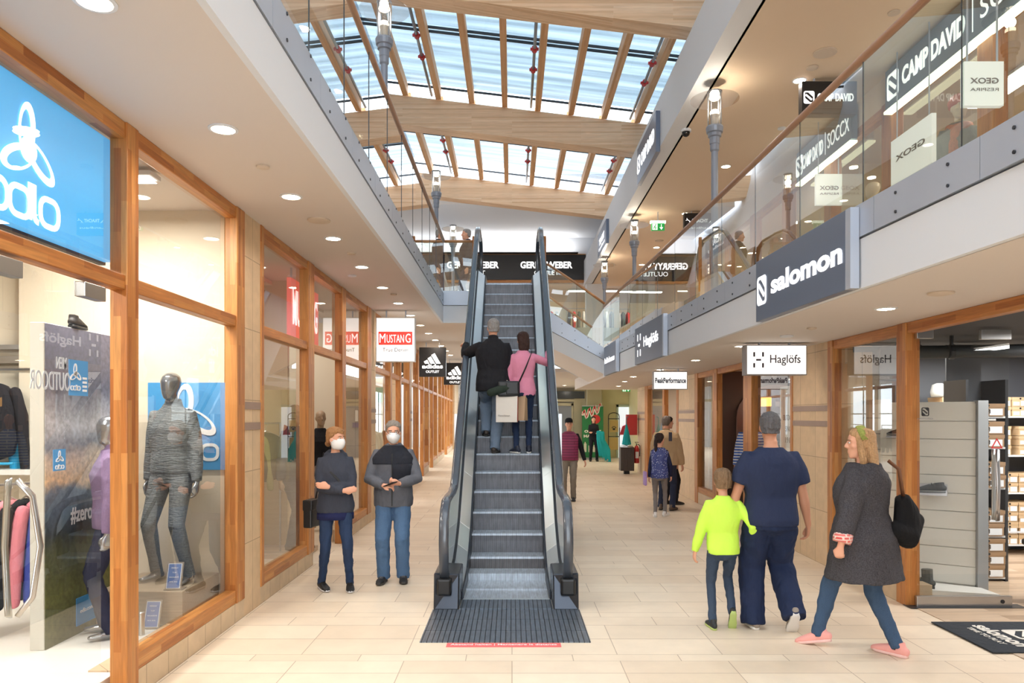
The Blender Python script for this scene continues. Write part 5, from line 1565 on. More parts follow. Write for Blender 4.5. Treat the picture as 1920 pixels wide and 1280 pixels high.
def face_parts(I, mask=None, glasses=False, brow=(90, 70, 60)):
    s = I['s']; M = Matrix.Translation(I['headC']) @ I['Rt'] @ Matrix.Scale(s, 4)
    for sx in (-1, 1):
        e = MB().ell((sx * .031, .0865, .014), (.012, .008, .0075), 10, 8); e.xf(M)
        o = e.build('eye', plain('eye_white', (226, 220, 214), .2), I['root'], smooth=True)
        p = MB().ell((sx * .031, .0925, .014), (.0052, .003, .0056), 8, 6); p.xf(M); p.build('iris', plain('dark_iris', (52, 46, 44), .2), o, smooth=True)
        bw = MB().tube([(sx * .015, .094, .033), (sx * .034, .092, .037), (sx * .050, .080, .032)], .0032, seg=6); bw.xf(M); bw.build('eyebrow', plain('eyebrow_%d' % brow[0], brow, .8), I['root'], smooth=True)
    if mask:
        m = MB(); rr = []
        if mask == 'flat': rings = [(.008, .056, .106), (-.01, .066, .118), (-.035, .072, .122), (-.06, .070, .118), (-.085, .062, .104), (-.108, .045, .084)]
        else: rings = [(.010, .046, .108), (-.01, .062, .124), (-.035, .070, .136), (-.06, .068, .130), (-.085, .058, .112), (-.112, .036, .088)]
        for z, a, d in rings:
            ring = []
            for k in range(13):
                an = PI * k / 12; ring.append(Vector((a * math.cos(an), d * math.sin(an) ** .8 * 1.0 if True else 0, z)) )
            for k in range(13):
                an = PI * (12 - k) / 12; ring.append(Vector((a * .97 * math.cos(an), (d - .006) * math.sin(an) ** .8, z)))
            rr.append(ring)
        m.loft(rr)
        for sx in (-1, 1):
            m.tube([(sx * .062, .05, -.008), (sx * .078, 0.0, .012)], .0018, seg=6); m.tube([(sx * .062, .04, -.075), (sx * .078, -.002, -.02)], .0018, seg=6)
        m.xf(M); m.build('face_mask', plain('white_face_mask', (238, 238, 240), .7, bump=.2, bscale=20), I['root'], smooth=True)
    if glasses:
        m = MB()
        for sx in (-1, 1):
            pts = [(sx * .034 + .021 * math.cos(a * PI / 8), .104, .012 + .016 * math.sin(a * PI / 8)) for a in range(17)]
            m.tube(pts, .0016, seg=6); m.tube([(sx * .055, .103, .018), (sx * .076, .04, .014), (sx * .078, -.005, .01)], .0016, seg=6)
        m.tube([(-.013, .105, .016), (.013, .105, .016)], .0016, seg=6)
        m.xf(M); m.build('glasses', M_DARKMETAL, I['root'])
def G(px, py):
    d = F * CH / (py - CY); return Vector(((px - CX) * d / F, d, 0))

BLKC = fabric('black_cloth', (34, 34, 38), .2, 200)
CHAR = fabric('charcoal_fleece', (98, 100, 108), .35, 300)
M_BLKSHOE = plain('black_shoe', (34, 34, 36), .6)
M_DKSOLE = plain('dark_sole', (60, 58, 56), .7)
M_LEATHER = plain('black_leather', (24, 24, 26), .4, bump=.3, bscale=80)
def hairm(n, c): return fabric(n, c, .35, 120, .6, (3, 3, .4), .8)

# --- woman with crossed arms
I = person('person', (-1.74, 7.36, 0), R(180 + 14), 1.60, 'woman with crossed arms, white mask and dark hooded jacket standing left of the masked man', female=True,
    feet=[(-.14, -.02, 0, 0, 0), (.13, -.10, 0, 0, 18)], wrists=[(.075, .215, 1.14), (-.085, .245, 1.10)], elbow_hint=[(-1, -.2, -.6), (1, -.2, -.6)],
    head_yaw=48, head_pitch=-2, hands=[dict(D=(1, .1, .2), N=(0, -1, 0), curl=.25), dict(D=(-1, .1, .15), N=(0, -1, 0), curl=.25)],
    top=dict(mat=fabric('dark_grey_jacket', (64, 68, 80), .3, 300), hem=-.08, ease=.026, hood=True, sw=.016, name='jacket'),
    trousers=dict(mat=fabric('navy_jeans', (46, 62, 92), .3, 300), w=.93, r=(.088, .062, .046), hem=.06),
    shoes=dict(mat=M_BLKSHOE, sole=plain('grey_white_sole', (206, 204, 206), .6), lace=M_BLACK),
    hair=dict(mat=hairm('light_brown_hair', (164, 120, 80)), type='bun', thick=.012, low=-.07))
face_parts(I, 'flat', brow=(140, 100, 70))
m = MB(); 
T_ = I['T']; rr = []
for z, a, b_ in ((-.155, .196, .150), (-.10, .196, .150), (-.05, .184, .138)):
    rr.append([T_(a * math.cos(2 * PI * k / 24), -.01 + b_ * math.sin(2 * PI * k / 24), z) for k in range(24)])
m.loft(rr); m.build('shirt_hem', fabric('navy_shirt', (38, 44, 84), .2, 300), I['root'], smooth=True)
m = MB().tube([T_(.12, .04, .50), T_(.05, .150, .36), T_(-.06, .165, .24)], [(.012, .003)] * 5, side=(1, 0, 0), seg=6)
m.build('cable', M_BLACK, I['root'])
bag = empty('shoulder_bag', (-1.99, 7.43, .62), R(170), label='small black shoulder bag at the hip of the woman with crossed arms', cat='bag')
MB().box(-.045, .045, -.11, .11, 0, .27).build('bag_body', M_LEATHER, bag, bevel=.015)
MB().box(-.05, .05, -.112, .112, .17, .275).build('flap', M_LEATHER, bag, bevel=.01)
MB().tube([(0, -.08, .26), (-.07, -.02, .48), (-.12, .04, .66), (-.15, .06, .74)], .007, seg=6).build('strap', M_LEATHER, bag)

# --- masked man with phone
I = person('person', (-1.235, 7.78, 0), R(180 + 4), 1.66, 'man in grey and black fleece with white mask and glasses holding a phone', build=1.06, belly=.02,
    feet=[(-.10, .0, 0, 0, 6), (.10, 0.03, 0, 0, -10)], wrists=[(-.085, .30, 1.10), (.075, .30, 1.08)], elbow_hint=[(-1, -.5, -.6), (1, -.5, -.6)],
    head_yaw=4, head_pitch=-6, hands=[dict(D=(.75, .5, .05), N=(.2, -.4, .8), curl=.75), dict(D=(-.75, .5, .0), N=(-.2, -.2, -.9), curl=.45, point=True)],
    top=dict(mat=CHAR, hem=-.10, ease=.034, hood=True, sw=.02, name='jacket', collar=.01), trousers=dict(mat=fabric('mid_blue_jeans', (84, 112, 146), .3, 300), w=1.08, r=(.094, .074, .066), hem=.05),
    shoes=dict(mat=M_BLKSHOE, sole=M_DKSOLE, lace=plain('grey_laces', (120, 120, 124), .7)), hair=dict(mat=hairm('grey_hair', (150, 142, 134)), thick=.012, low=-.03))
face_parts(I, 'cup', True, (120, 110, 104))
T_ = I['T']
def shell(I, rings, name, mat_, a0=0, a1=360, off=0.0, th=.004):
    """cloth panel wrapped round the torso between two angles"""
    T_ = I['T']; m = MB(); n_ = 28; pw = 2 / 2.4; rr = []
    def pt(a, b_, f, z, th_, o): 
        c, sn = math.cos(th_), math.sin(th_)
        return T_((a + o) * math.copysign(abs(c) ** pw, c), f + (b_ + o) * math.copysign(abs(sn) ** pw, sn), z)
    full = a1 - a0 >= 360
    for z, a, b_, f in rings:
        an = [R(a0 + (a1 - a0) * k / n_) for k in range(n_ if full else n_ + 1)]
        if full: rr.append([pt(a, b_, f, z, t_, off) for t_ in an])
        else: rr.append([pt(a, b_, f, z, t_, off) for t_ in an] + [pt(a, b_, f, z, t_, off - th) for t_ in an[::-1]])
    m.loft(rr)
    return m.build(name, mat_, I['root'], smooth=True)
M_YOKE = fabric('black_fleece_yoke', (40, 42, 50), .2, 300)
o = shell(I, [(.365, .252, .178, .004), (.43, .238, .166, -.003), (.475, .208, .147, -.010), (.505, .172, .130, -.010), (.54, .128, .112, -.008), (.565, .108, .10, -.005)], 'yoke', M_YOKE); remesh(o, .01, 1)
shell(I, [(.13, .222, .158, .0), (.20, .222, .162, .0), (.28, .236, .176, .0), (.37, .250, .180, .004)], 'chest_panel', M_YOKE, 90, 168, .004, .012)
m = MB().tube([T_(0, .186, -.08), T_(0, .182, .1), T_(0, .182, .3), T_(0, .178, .40), T_(0, .15, .48)], .005, seg=6); m.build('zip', M_BLACK, I['root'])
ph = MB().box(-.036, .036, -.005, .005, -.07, .07).build('phone', M_BLACK, None, bevel=.006)
ph.location = I['root'].location + Matrix.Rotation(R(184), 3, 'Z') @ Vector((.0, .355, 1.045)); ph.rotation_euler = (R(70), 0, R(60)); tag(ph, 'black phone held in both hands of the masked man', 'phone')

# --- couple on the escalator
zst = 1.244
I = person('person', (XE - .19, 9.62, zst), R(0), 1.72, 'grey-haired man in black jacket riding the escalator seen from behind', build=1.05,
    feet=[(-.10, .22, .213, 0, 6), (.02, -.02, 0, 0, -12)], wrists=[(-.375, .40, 1.47), (.26, .03, .80)], elbow_hint=[(-1, -.3, -1.4), (.5, -1, 0)],
    head_yaw=14, hands=[dict(D=(-.5, .8, .1), N=(.1, 0, -1), curl=.3), dict(D=(0, 0, -1), N=(-1, 0, 0), curl=1.1)],
    top=dict(mat=BLKC, hem=-.12, ease=.036, sw=.022, collar=.035, flare=.02), trousers=dict(mat=fabric('faded_jeans', (112, 128, 148), .3, 300), w=1.12, r=(.096, .074, .062), hem=.05),
    shoes=dict(mat=plain('dark_brown_shoe', (58, 48, 42), .5), sole=M_DKSOLE), hair=dict(mat=hairm('silver_hair', (150, 146, 144)), thick=.006, low=-.05))
MANW = I
I2 = person('person', (XE + .19, 9.60, zst), R(0), 1.55, 'dark-haired woman in pink sweater riding the escalator beside the man', female=True,
    feet=[(-.08, -.03, 0, 0, 25), (.08, .02, 0, 0, 0)], wrists=[(-.24, .02, .82), (.385, .36, 1.50)], elbow_hint=[(-.3, -1, 0), (1, -.3, -1.4)],
    head_yaw=18, hands=[dict(D=(0, .2, -1), N=(1, 0, 0), curl=.5), dict(D=(.3, .9, .1), N=(0, 0, -1), curl=.3)],
    top=dict(mat=fabric('pink_sweater', (222, 142, 168), .12, 300, fold=.35), hem=-.10, ease=.014, sw=.010, name='sweater'),
    trousers=dict(mat=fabric('dark_blue_jeans', (40, 52, 78), .3, 300), w=.90, r=(.090, .062, .046), hem=.055),
    shoes=dict(mat=plain('navy_sneaker', (40, 44, 60), .6), sole=plain('white_sole', (228, 226, 222), .5)), hair=dict(mat=hairm('dark_brown_hair', (62, 44, 40)), type='bob', thick=.012, low=-.06))
b = empty('shoulder_bag', (XE + .0, 9.44, zst + .78), R(0), label='black crossbody bag with a rolled garment, worn by the woman in pink', cat='bag')
MB().box(-.13, .15, -.06, .05, -.06, .14).build('bag_body', M_LEATHER, b, bevel=.03, seg=3)
MB().box(-.02, .13, -.075, -.055, -.03, .12).build('front_pocket', M_LEATHER, b, bevel=.01)
MB().tube([(-.22, -.03, -.01), (-.1, -.04, .03), (.02, -.03, .05)], [.05, .055, .045], seg=14, round_ends=True).build('rolled_garment', fabric('dark_green_cloth', (48, 58, 50), .2), b, smooth=True)
MB().tube([(.14, -.03, .12), (.23, -.035, .32), (.30, .02, .50), (.29, .1, .56)], [(.010, .004)] * 4, side=(0, 0, 1), seg=6).build('strap', M_LEATHER, b, smooth=True)
# paper bags
def paper_bag(x, y, z, rz, w_, h, dp, mats, label):
    e = empty('paper_bag', (x, y, z), rz, label=label, cat='shopping bag', group='paper bags held by the man on the escalator')
    t = .01
    m = MB().hexa([(-w_ / 2, -dp / 2, 0), (w_ / 2, -dp / 2, 0), (w_ / 2, dp / 2, 0), (-w_ / 2, dp / 2, 0)], [(-w_ / 2 - .004, -dp / 4, h), (w_ / 2 + .004, -dp / 4, h), (w_ / 2 + .004, dp / 4, h), (-w_ / 2 - .004, dp / 4, h)])
    m.m = [0, 0, 0, 1, 0, 1]
    m.build('bag_body', mats, e, bevel=.003)
    for sy in (-1, 1):
        MB().tube([(-w_ * .2, sy * dp * .25, h), (-w_ * .14, sy * dp * .2, h + .08), (0, 0, h + .13), (w_ * .14, sy * dp * .2, h + .08), (w_ * .2, sy * dp * .25, h)], .004, seg=6).build('handle', plain('paper_cord', (226, 214, 196), .7), e)
    return e
e = paper_bag(XE - .01, 9.44, zst + .40, R(-8), .27, .40, .11, [plain('cream_paper', (226, 218, 208), .7, var=.05), plain('red_brown_paper', (178, 74, 62), .7)], 'cream paper shopping bag with a red side, held in front of the brown one')
t = MB(); fit_text(t, 'Manufaktur', FR(-.03, -.058, .085), .15, .022); t.build('lettering', plain('bag_lettering', (150, 136, 128), .6), e)
paper_bag(XE + .13, 9.55, zst + .42, R(-24), .22, .34, .12, [plain('kraft_paper', (196, 164, 130), .7, var=.06), plain('kraft_paper_side', (186, 152, 118), .7)], 'brown kraft paper shopping bag held behind the cream one')

# --- boy, man, woman on the right
I = person('person', (1.70, 6.02, 0), R(-3), 1.27, 'boy in bright yellow green sweater holding the hand of the man in navy', build=.92,
    feet=[(-.075, .03, 0, 0, 5), (.085, -.06, .02, 62, -5)], wrists=[(-.31, .06, .80), (.33, .04, .96)], elbow_hint=[(-.6, -1, 0), (.6, -1, -.4)],
    hands=[dict(D=(-.1, .1, -1), N=(1, .2, 0), curl=.4), dict(D=(.8, .0, .1), N=(0, 1, 0), curl=.6)],
    top=dict(mat=fabric('neon_yellow_green', (208, 250, 92), .05, 300, fold=.35), hem=-.08, ease=.02, sw=.014, name='sweater'),
    trousers=dict(mat=fabric('slate_jeans', (62, 76, 96), .3, 300), w=.86, r=(.088, .064, .052), hem=.06),
    shoes=dict(mat=plain('black_green_sneaker', (38, 42, 44), .6), sole=plain('lime_black_sole', (180, 200, 120), .6)), hair=dict(mat=hairm('boy_brown_hair', (132, 106, 80)), thick=.012, low=-.06))
I = person('person', (2.07, 5.98, 0), R(-2), 1.74, 'man in navy t-shirt and navy track trousers walking away beside the boy', build=1.10, skin=M_SKIN2,
    feet=[(-.11, .10, 0, 0, 4), (.16, -.16, .02, 50, -6)], wrists=[(-.345, .08, .80), (.31, .02, .84)], elbow_hint=[(-.5, -1, 0), (.5, -1, 0)],
    head_yaw=-8, hands=[dict(D=(-.2, .1, -1), N=(0, 1, 0), curl=.55), dict(D=(0, .1, -1), N=(-1, .2, 0), curl=.5)],
    top=dict(mat=fabric('navy_tshirt', (44, 52, 78), .2, 300, fold=.4), hem=-.07, ease=.024, sleeve=.36, sw=.022, neck=.55, name='t_shirt', disp=.010),
    trousers=dict(mat=fabric('navy_track_cloth', (38, 48, 76), .2, 300), w=1.22, r=(.100, .086, .078), hem=.035, disp=.026, ds=.09),
    shoes=dict(mat=plain('taupe_shoe', (150, 138, 126), .6), sole=plain('white_sole', (228, 226, 222), .5)), hair=dict(mat=hairm('salt_pepper_hair', (98, 96, 98)), thick=.007, low=-.045))
I = person('person', (2.56, 5.45, 0), R(42), 1.62, 'blonde woman in long charcoal cardigan and jeans with pink shoes walking past', female=True, build=1.12,
    feet=[(-.09, .27, .0, 14, 10), (.09, -.20, 0, 0, -8)], wrists=[(-.36, .02, .84), (.26, .04, .84)], elbow_hint=[(-.5, -1, 0), (.5, -1, 0)], 
    head_yaw=34, hands=[dict(D=(-.1, .1, -1), N=(1, .2, 0), curl=.9), dict(D=(0, .1, -1), N=(-1, .2, 0), curl=.5)],
    top=dict(mat=fabric('charcoal_marl_knit', (70, 68, 72), .75, 130, fold=.5), hem=-.34, ease=.055, flare=.045, sw=.035, name='cardigan', disp=.02, sleeve=.93),
    trousers=dict(mat=fabric('denim_blue_jeans', (66, 88, 116), .3, 300), w=.98, r=(.094, .068, .050), hem=.06),
    shoes=dict(mat=plain('pink_suede_shoe', (238, 168, 160), .7), sole=plain('pink_sole', (236, 196, 190), .6)), hair=dict(mat=hairm('dark_blonde_hair', (188, 150, 110)), type='long', thick=.012, low=-.06))
face_parts(I, brow=(150, 120, 90))
W = I
# flower-print cuff at the near wrist
m = MB(); a = lerp(W['el'][0], W['wr'][0], .60); c = lerp(W['el'][0], W['wr'][0], .88)
m.tube([a, lerp(a, c, .5), c], [.062, .066, .060], seg=16)
fl = brick_mat('red_floral_cuff', (0, 2), .03, .022, (214, 52, 52), (240, 150, 140), (236, 210, 200), .004)
o = m.build('cuff', fl, W['root'], smooth=True)
for i in range(2):
    pa = W['ank'][i]; m = MB().tube([pa + Vector((0, 0, .035)), pa + Vector((0, 0, -.03))], .036, seg=12); m.build('sock', M_BLACK, W['root'], smooth=True)
m = MB(); M = Matrix.Translation(W['headC']) @ W['Rt'] @ Matrix.Scale(W['s'], 4)
m.tube([(-.085, -.02, .04), (-.06, .0, .105), (0, .0, .14), (.06, 0, .105), (.085, -.02, .04)], [(.012, .035)] * 5, side=(0, 0, 1), seg=10); m.xf(M)
m.build('hair_band', fabric('green_patterned_cloth', (150, 158, 84), .5, 60), W['root'], smooth=True)
b = empty('shoulder_bag', (2.86, 5.42, .98), R(30), label='slouchy black shoulder bag hanging behind the blonde woman', cat='bag')
m = MB(); m.tube([(-.12, 0, -.08), (0.0, 0, -.13), (.12, 0, -.02)], [.07, .10, .06], seg=12, round_ends=True); m.tube([(-.05, 0, .16), (0, 0, .05), (.02, 0, -.06)], [(.05, .05), (.11, .07), (.14, .08)], side=(1, 0, 0), seg=14)
o = m.build('bag_body', fabric('black_slouch_cloth', (26, 26, 28), .2, 100), b, smooth=True); remesh(o, .012, 3)
MB().tube([(-.03, 0, .14), (-.09, -.02, .26), (-.13, -.03, .36), (-.15, .04, .42)], [(.016, .006)] * 4, side=(0, 1, 0), seg=8).build('strap', plain('brown_leather', (118, 78, 54), .5), b, smooth=True)

# --- group by the far shop
I = person('person', (2.52, 12.75, 0), R(-12), 1.40, 'girl with ponytail in blue dotted padded vest and grey jeans', female=True, build=.92,
    feet=[(-.07, -.02, 0, 0, 5), (.09, .12, 0, 0, -25)], wrists=[(-.22, .03, .82), (.24, .03, .86)], head_yaw=-35,
    top=dict(mat=fabric('navy_sleeves', (36, 40, 66), .2), hem=-.02, ease=.002, sw=.004, name='sweater', disp=0),
    trousers=dict(mat=fabric('grey_jeans', (128, 120, 118), .25, 300), w=.86, r=(.088, .060, .046), hem=.055),
    shoes=dict(mat=plain('white_sneaker', (226, 222, 220), .6)), hair=dict(mat=hairm('dark_hair', (58, 46, 44)), type='ponytail', thick=.008, low=-.05), fine=.009)
m = MB(); T_ = I['T']; rr = []
for z, a, b_ in ((-.10, .186, .150), (0, .190, .155), (.12, .180, .145), (.28, .190, .152), (.40, .200, .148), (.46, .190, .132), (.50, .15, .11), (.55, .095, .09)):
    rr.append([T_(a * math.cos(2 * PI * k / 24), b_ * math.sin(2 * PI * k / 24), z) for k in range(24)])
m.loft(rr)
def dots():
    m2, nt, b2 = _new('blue_dotted_padding'); N = nt.nodes.new; L = nt.links.new
    tc = N('ShaderNodeTexCoord'); v = N('ShaderNodeTexVoronoi'); v.inputs['Scale'].default_value = 38; L(tc.outputs['Object'], v.inputs['Vector'])
    c = N('ShaderNodeMath'); c.operation = 'LESS_THAN'; c.inputs[1].default_value = .26; L(v.outputs['Distance'], c.inputs[0])
    mx = N('ShaderNodeMix'); mx.data_type = 'RGBA'; mx.inputs[6].default_value = (*lin((62, 74, 136)), 1); mx.inputs[7].default_value = (*lin((200, 204, 226)), 1)
    L(c.outputs[0], mx.inputs[0]); L(mx.outputs[2], b2.inputs['Base Color']); return m2
o = m.build('padded_vest', dots(), I['root'], smooth=True); remesh(o, .01, 1, .02, .05)
tag(MB().box(-.02, .02, -.09, .09, -.12, .12).build('purse', plain('lilac_purse', (168, 136, 196), .5), None, bevel=.015), 'small lilac purse at the left side of the girl in the dotted vest', 'bag').location = (2.27, 12.75, .66)
I = person('person', (2.83, 13.7, 0), R(-25), 1.71, 'man in tan padded jacket seen from behind at the far shop window', build=1.12,
    feet=[(-.10, 0, 0, 0, 8), (.12, -.04, 0, 0, -12)], wrists=[(-.28, .06, .82), (.29, .05, .82)], head_yaw=-10,
    top=dict(mat=fabric('tan_padded_jacket', (184, 156, 122), .15, 200), hem=-.08, ease=.05, sw=.03, collar=.02), trousers=dict(mat=fabric('navy_trousers', (48, 54, 74), .2), hem=.05),
    shoes=dict(mat=plain('brown_shoe', (104, 84, 70), .5), sole=M_DKSOLE), hair=dict(mat=hairm('grey_brown_hair', (116, 104, 96)), thick=.006, low=-.05), fine=.009)
m = MB(); fit_text(m, 'A1', FR(0, 0, 0), .1, .1) if False else m.box(.09, .15, -.19, -.185, 1.27, 1.43); m.build('back_badge', plain('dark_badge', (60, 60, 76), .6), I['root'])
I = person('person', (3.02, 14.5, 0), R(-70), 1.70, 'person with dark hair in black clothes, partly behind the tan padded jacket', female=True,
    feet=[(-.08, 0, 0, 0, 5), (.08, .12, 0, 0, -5)], top=dict(mat=BLKC, hem=-.06, ease=.02), trousers=dict(mat=fabric('black_jeans', (36, 36, 42), .2), hem=.05, w=.92),
    shoes=dict(mat=M_BLKSHOE, sole=M_DKSOLE), hair=dict(mat=hairm('black_brown_hair', (46, 36, 34)), type='short', thick=.014, low=-.07), fine=.009)
# --- man behind the escalator
I = person('person', (1.16, 15.2, 0), R(172), 1.66, 'man in purple padded vest and black cap behind the right side of the escalator', build=1.05,
    feet=[(-.09, 0, 0, 0, 5), (.09, .1, 0, 0, -5)], wrists=[(-.36, .05, .80), (.30, .1, .82)], head_yaw=10,
    top=dict(mat=BLKC, hem=-.02, ease=.0, sw=.008, name='sweater', disp=0), trousers=dict(mat=fabric('khaki_grey_trousers', (138, 128, 116), .2), hem=.05),
    shoes=dict(mat=M_BLKSHOE, sole=M_DKSOLE), hair=dict(mat=hairm('black_brown_hair', (46, 36, 34)), thick=.004, low=-.04), fine=.009)
face_parts(I, brow=(70, 60, 50))
m = MB(); T_ = I['T']; rr = []
for z, a, b_ in ((-.06, .205, .160), (.06, .202, .155), (.2, .204, .155), (.32, .218, .158), (.42, .218, .150), (.47, .198, .132), (.51, .15, .112), (.555, .095, .09)):
    rr.append([T_(a * math.cos(2 * PI * k / 24), b_ * math.sin(2 * PI * k / 24), z) for k in range(24)])
m.loft(rr); m.build('padded_vest', brick_mat('purple_quilting', ((0, 1), 2), 3, .055, (150, 56, 96), (140, 50, 90), (96, 34, 62), .006, .6), I['root'], smooth=True)
m = MB(); M = Matrix.Translation(I['headC']) @ I['Rt'] @ Matrix.Scale(I['s'], 4)
m.tube([(0, -.008, .045), (0, -.008, .10), (0, -.008, .135), (0, -.008, .145)], [(.086, .106), (.082, .10), (.055, .07), (.02, .03)], side=(1, 0, 0), seg=18); m.box(-.06, .06, .07, .155, .05, .062); m.xf(M)
m.build('cap', BLKC, I['root'], smooth=True)
# --- woman far away
I = person('person', (3.10, 28.4, 0), R(180), 1.70, 'distant woman in black with crossed arms standing in front of the green banner', female=True,
    feet=[(-.13, 0, 0, 0, 5), (.12, 0, 0, 0, -5)], wrists=[(.08, .2, 1.14), (-.08, .22, 1.10)], elbow_hint=[(-1, -.2, -.6), (1, -.2, -.6)],
    top=dict(mat=BLKC, hem=-.06, ease=.014, name='sweater'), trousers=dict(mat=fabric('black_jeans', (36, 36, 42), .2), hem=.05), shoes=dict(mat=M_BLKSHOE, sole=M_DKSOLE),
    hair=dict(mat=hairm('black_brown_hair', (46, 36, 34)), type='bob', thick=.012, low=-.06), fine=.012)
face_parts(I)
m = MB(); 
for k in range(7):
    x = .0 + .035 * k; m.tube([(x, 0, .30 + .02 * math.sin(k)), (x + .02, .04 * math.sin(2.2 * k), .0), (x + .05 + .03 * k, 0, -.35), (x + .06 + .04 * k, 0, -.62 - .06 * k)], [.05, .06, .045, .012], seg=8, round_ends=True)
o = m.build('draped_jacket', fabric('teal_cloth', (34, 152, 158), .15, 200)); o.location = (3.22, 28.1, .82); remesh(o, .02, 2); tag(o, 'teal jacket hanging over the arm of the distant woman in black', 'jacket')
# --- two people on the upper level
I = person('person', (-1.76, 16.3, ZLF), R(-70), 1.70, 'person in dark jacket on the upper floor behind the left balustrade corner', build=1.1,
    top=dict(mat=fabric('dark_olive_jacket', (52, 58, 56), .4, 60), hem=-.1, ease=.05, sw=.03, collar=.03), trousers=dict(mat=fabric('navy_trousers', (48, 54, 74), .2)), shoes=dict(mat=M_BLKSHOE),
    hair=dict(mat=hairm('silver_hair', (150, 146, 144)), thick=.006, low=-.05), fine=.01)
I = person('person', (-.98, 16.3, ZLF), R(100), 1.72, 'grey-haired person in dark jacket on the upper floor just left of the escalator top', build=1.05,
    top=dict(mat=fabric('black_navy_jacket', (40, 42, 54), .3, 60), hem=-.1, ease=.04, sw=.02, collar=.03), trousers=dict(mat=fabric('navy_trousers', (48, 54, 74), .2)), shoes=dict(mat=M_BLKSHOE),
    hair=dict(mat=hairm('silver_hair', (150, 146, 144)), thick=.006, low=-.05), fine=.01)
# ================================================================== THINGS IN THE SHOPS AND BEYOND
M_CARD = plain('tan_shoebox_card', (204, 176, 138), .7, var=.05)
M_CARD2 = plain('brown_shoebox_card', (160, 128, 96), .7, var=.05)
M_LABEL = plain('white_box_label', (232, 236, 242), .6)
M_TXTDK = plain('dark_print', (60, 52, 44), .6)
def mannequin(loc, rz, H, label, top, trousers, skinm, head='egg', fem=False, wrists=None, feet=None, extra=None, shoes=None, hair=None, yaw=0, group=None):
    I = person('mannequin', loc, rz, H, label, female=fem, skin=skinm, cat='mannequin', egg=(head == 'egg'), top=top, trousers=trousers, wrists=wrists, feet=feet or [(-.10, 0, 0, 0, 6), (.12, .05, 0, 0, -10)], shoes=shoes, hair=hair, head_yaw=yaw, fine=.009, group=group)
    return I
def shoe_obj(loc, rz, L_, matu, mats, label, group=None, boot=False):
    s = L_ / .28
    e = empty('boot' if boot else 'sneaker', loc, rz, label=label, cat='boot' if boot else 'shoe', group=group)
    m = MB().tube([(0, -.11, .05), (0, -.07, .062), (0, 0, .058), (0, .06, .045), (0, .12, .032), (0, .155, .024)], [(.03, .032), (.038, .05), (.038, .045), (.045, .034), (.046, .024), (.03, .014)], side=(1, 0, 0), seg=14, round_ends=True)
    m.tube([(0, -.065, .07), (0, -.06, .19 if boot else .11)], [(.037, .05), (.042 if boot else .036, .052)], side=(1, 0, 0), seg=12)
    m.v = [tuple(Vector(v) * s) for v in m.v]; o = m.build('upper', matu, e, smooth=True); remesh(o, .006 * s, 1)
    m = MB().tube([(0, -.125, .014), (0, -.07, .014), (0, 0, .014), (0, .07, .014), (0, .13, .016), (0, .175, .022)], [(.022, .014), (.038, .014), (.038, .014), (.048, .014), (.044, .013), (.02, .01)], side=(1, 0, 0), seg=14, power=4)
    m.v = [tuple(Vector(v) * s) for v in m.v]; m.build('sole', mats, e, smooth=True)
    m = MB()
    for j in range(5): m.tube([(-.022, .0 + j * .02, .098 - j * .010), (0, .0 + j * .02, .106 - j * .010), (.022, .01 + j * .02, .098 - j * .010)], .003, seg=6)
    m.v = [tuple(Vector(v) * s) for v in m.v]; m.build('laces', plain('pale_laces', (210, 214, 216), .6), e, smooth=True)
    return e
def shoebox_proto(w_, h, d, mat_, name='shoe_box'):
    e = empty(name, (0, 0, -5), cat='box')
    MB().box(-w_ / 2, w_ / 2, 0, d, 0, h * .72).build('box_body', mat_, e)
    MB().box(-w_ / 2 - .004, w_ / 2 + .004, -.004, d + .004, h * .70, h).build('lid', mat_, e)
    MB().box(-w_ * .42, -w_ * .05, -.003, 0, h * .12, h * .5).box(w_ * .04, w_ * .44, -.003, 0, h * .08, h * .6).build('label_sticker', M_LABEL, e)
    MB().lathe([(.012, 0), (.012, .003)], seg=10).xf(Matrix.Translation((0, -.004, h * .84)) @ Matrix.Rotation(R(90), 4, 'X')).build('finger_hole', M_BLACK, e)
    return e
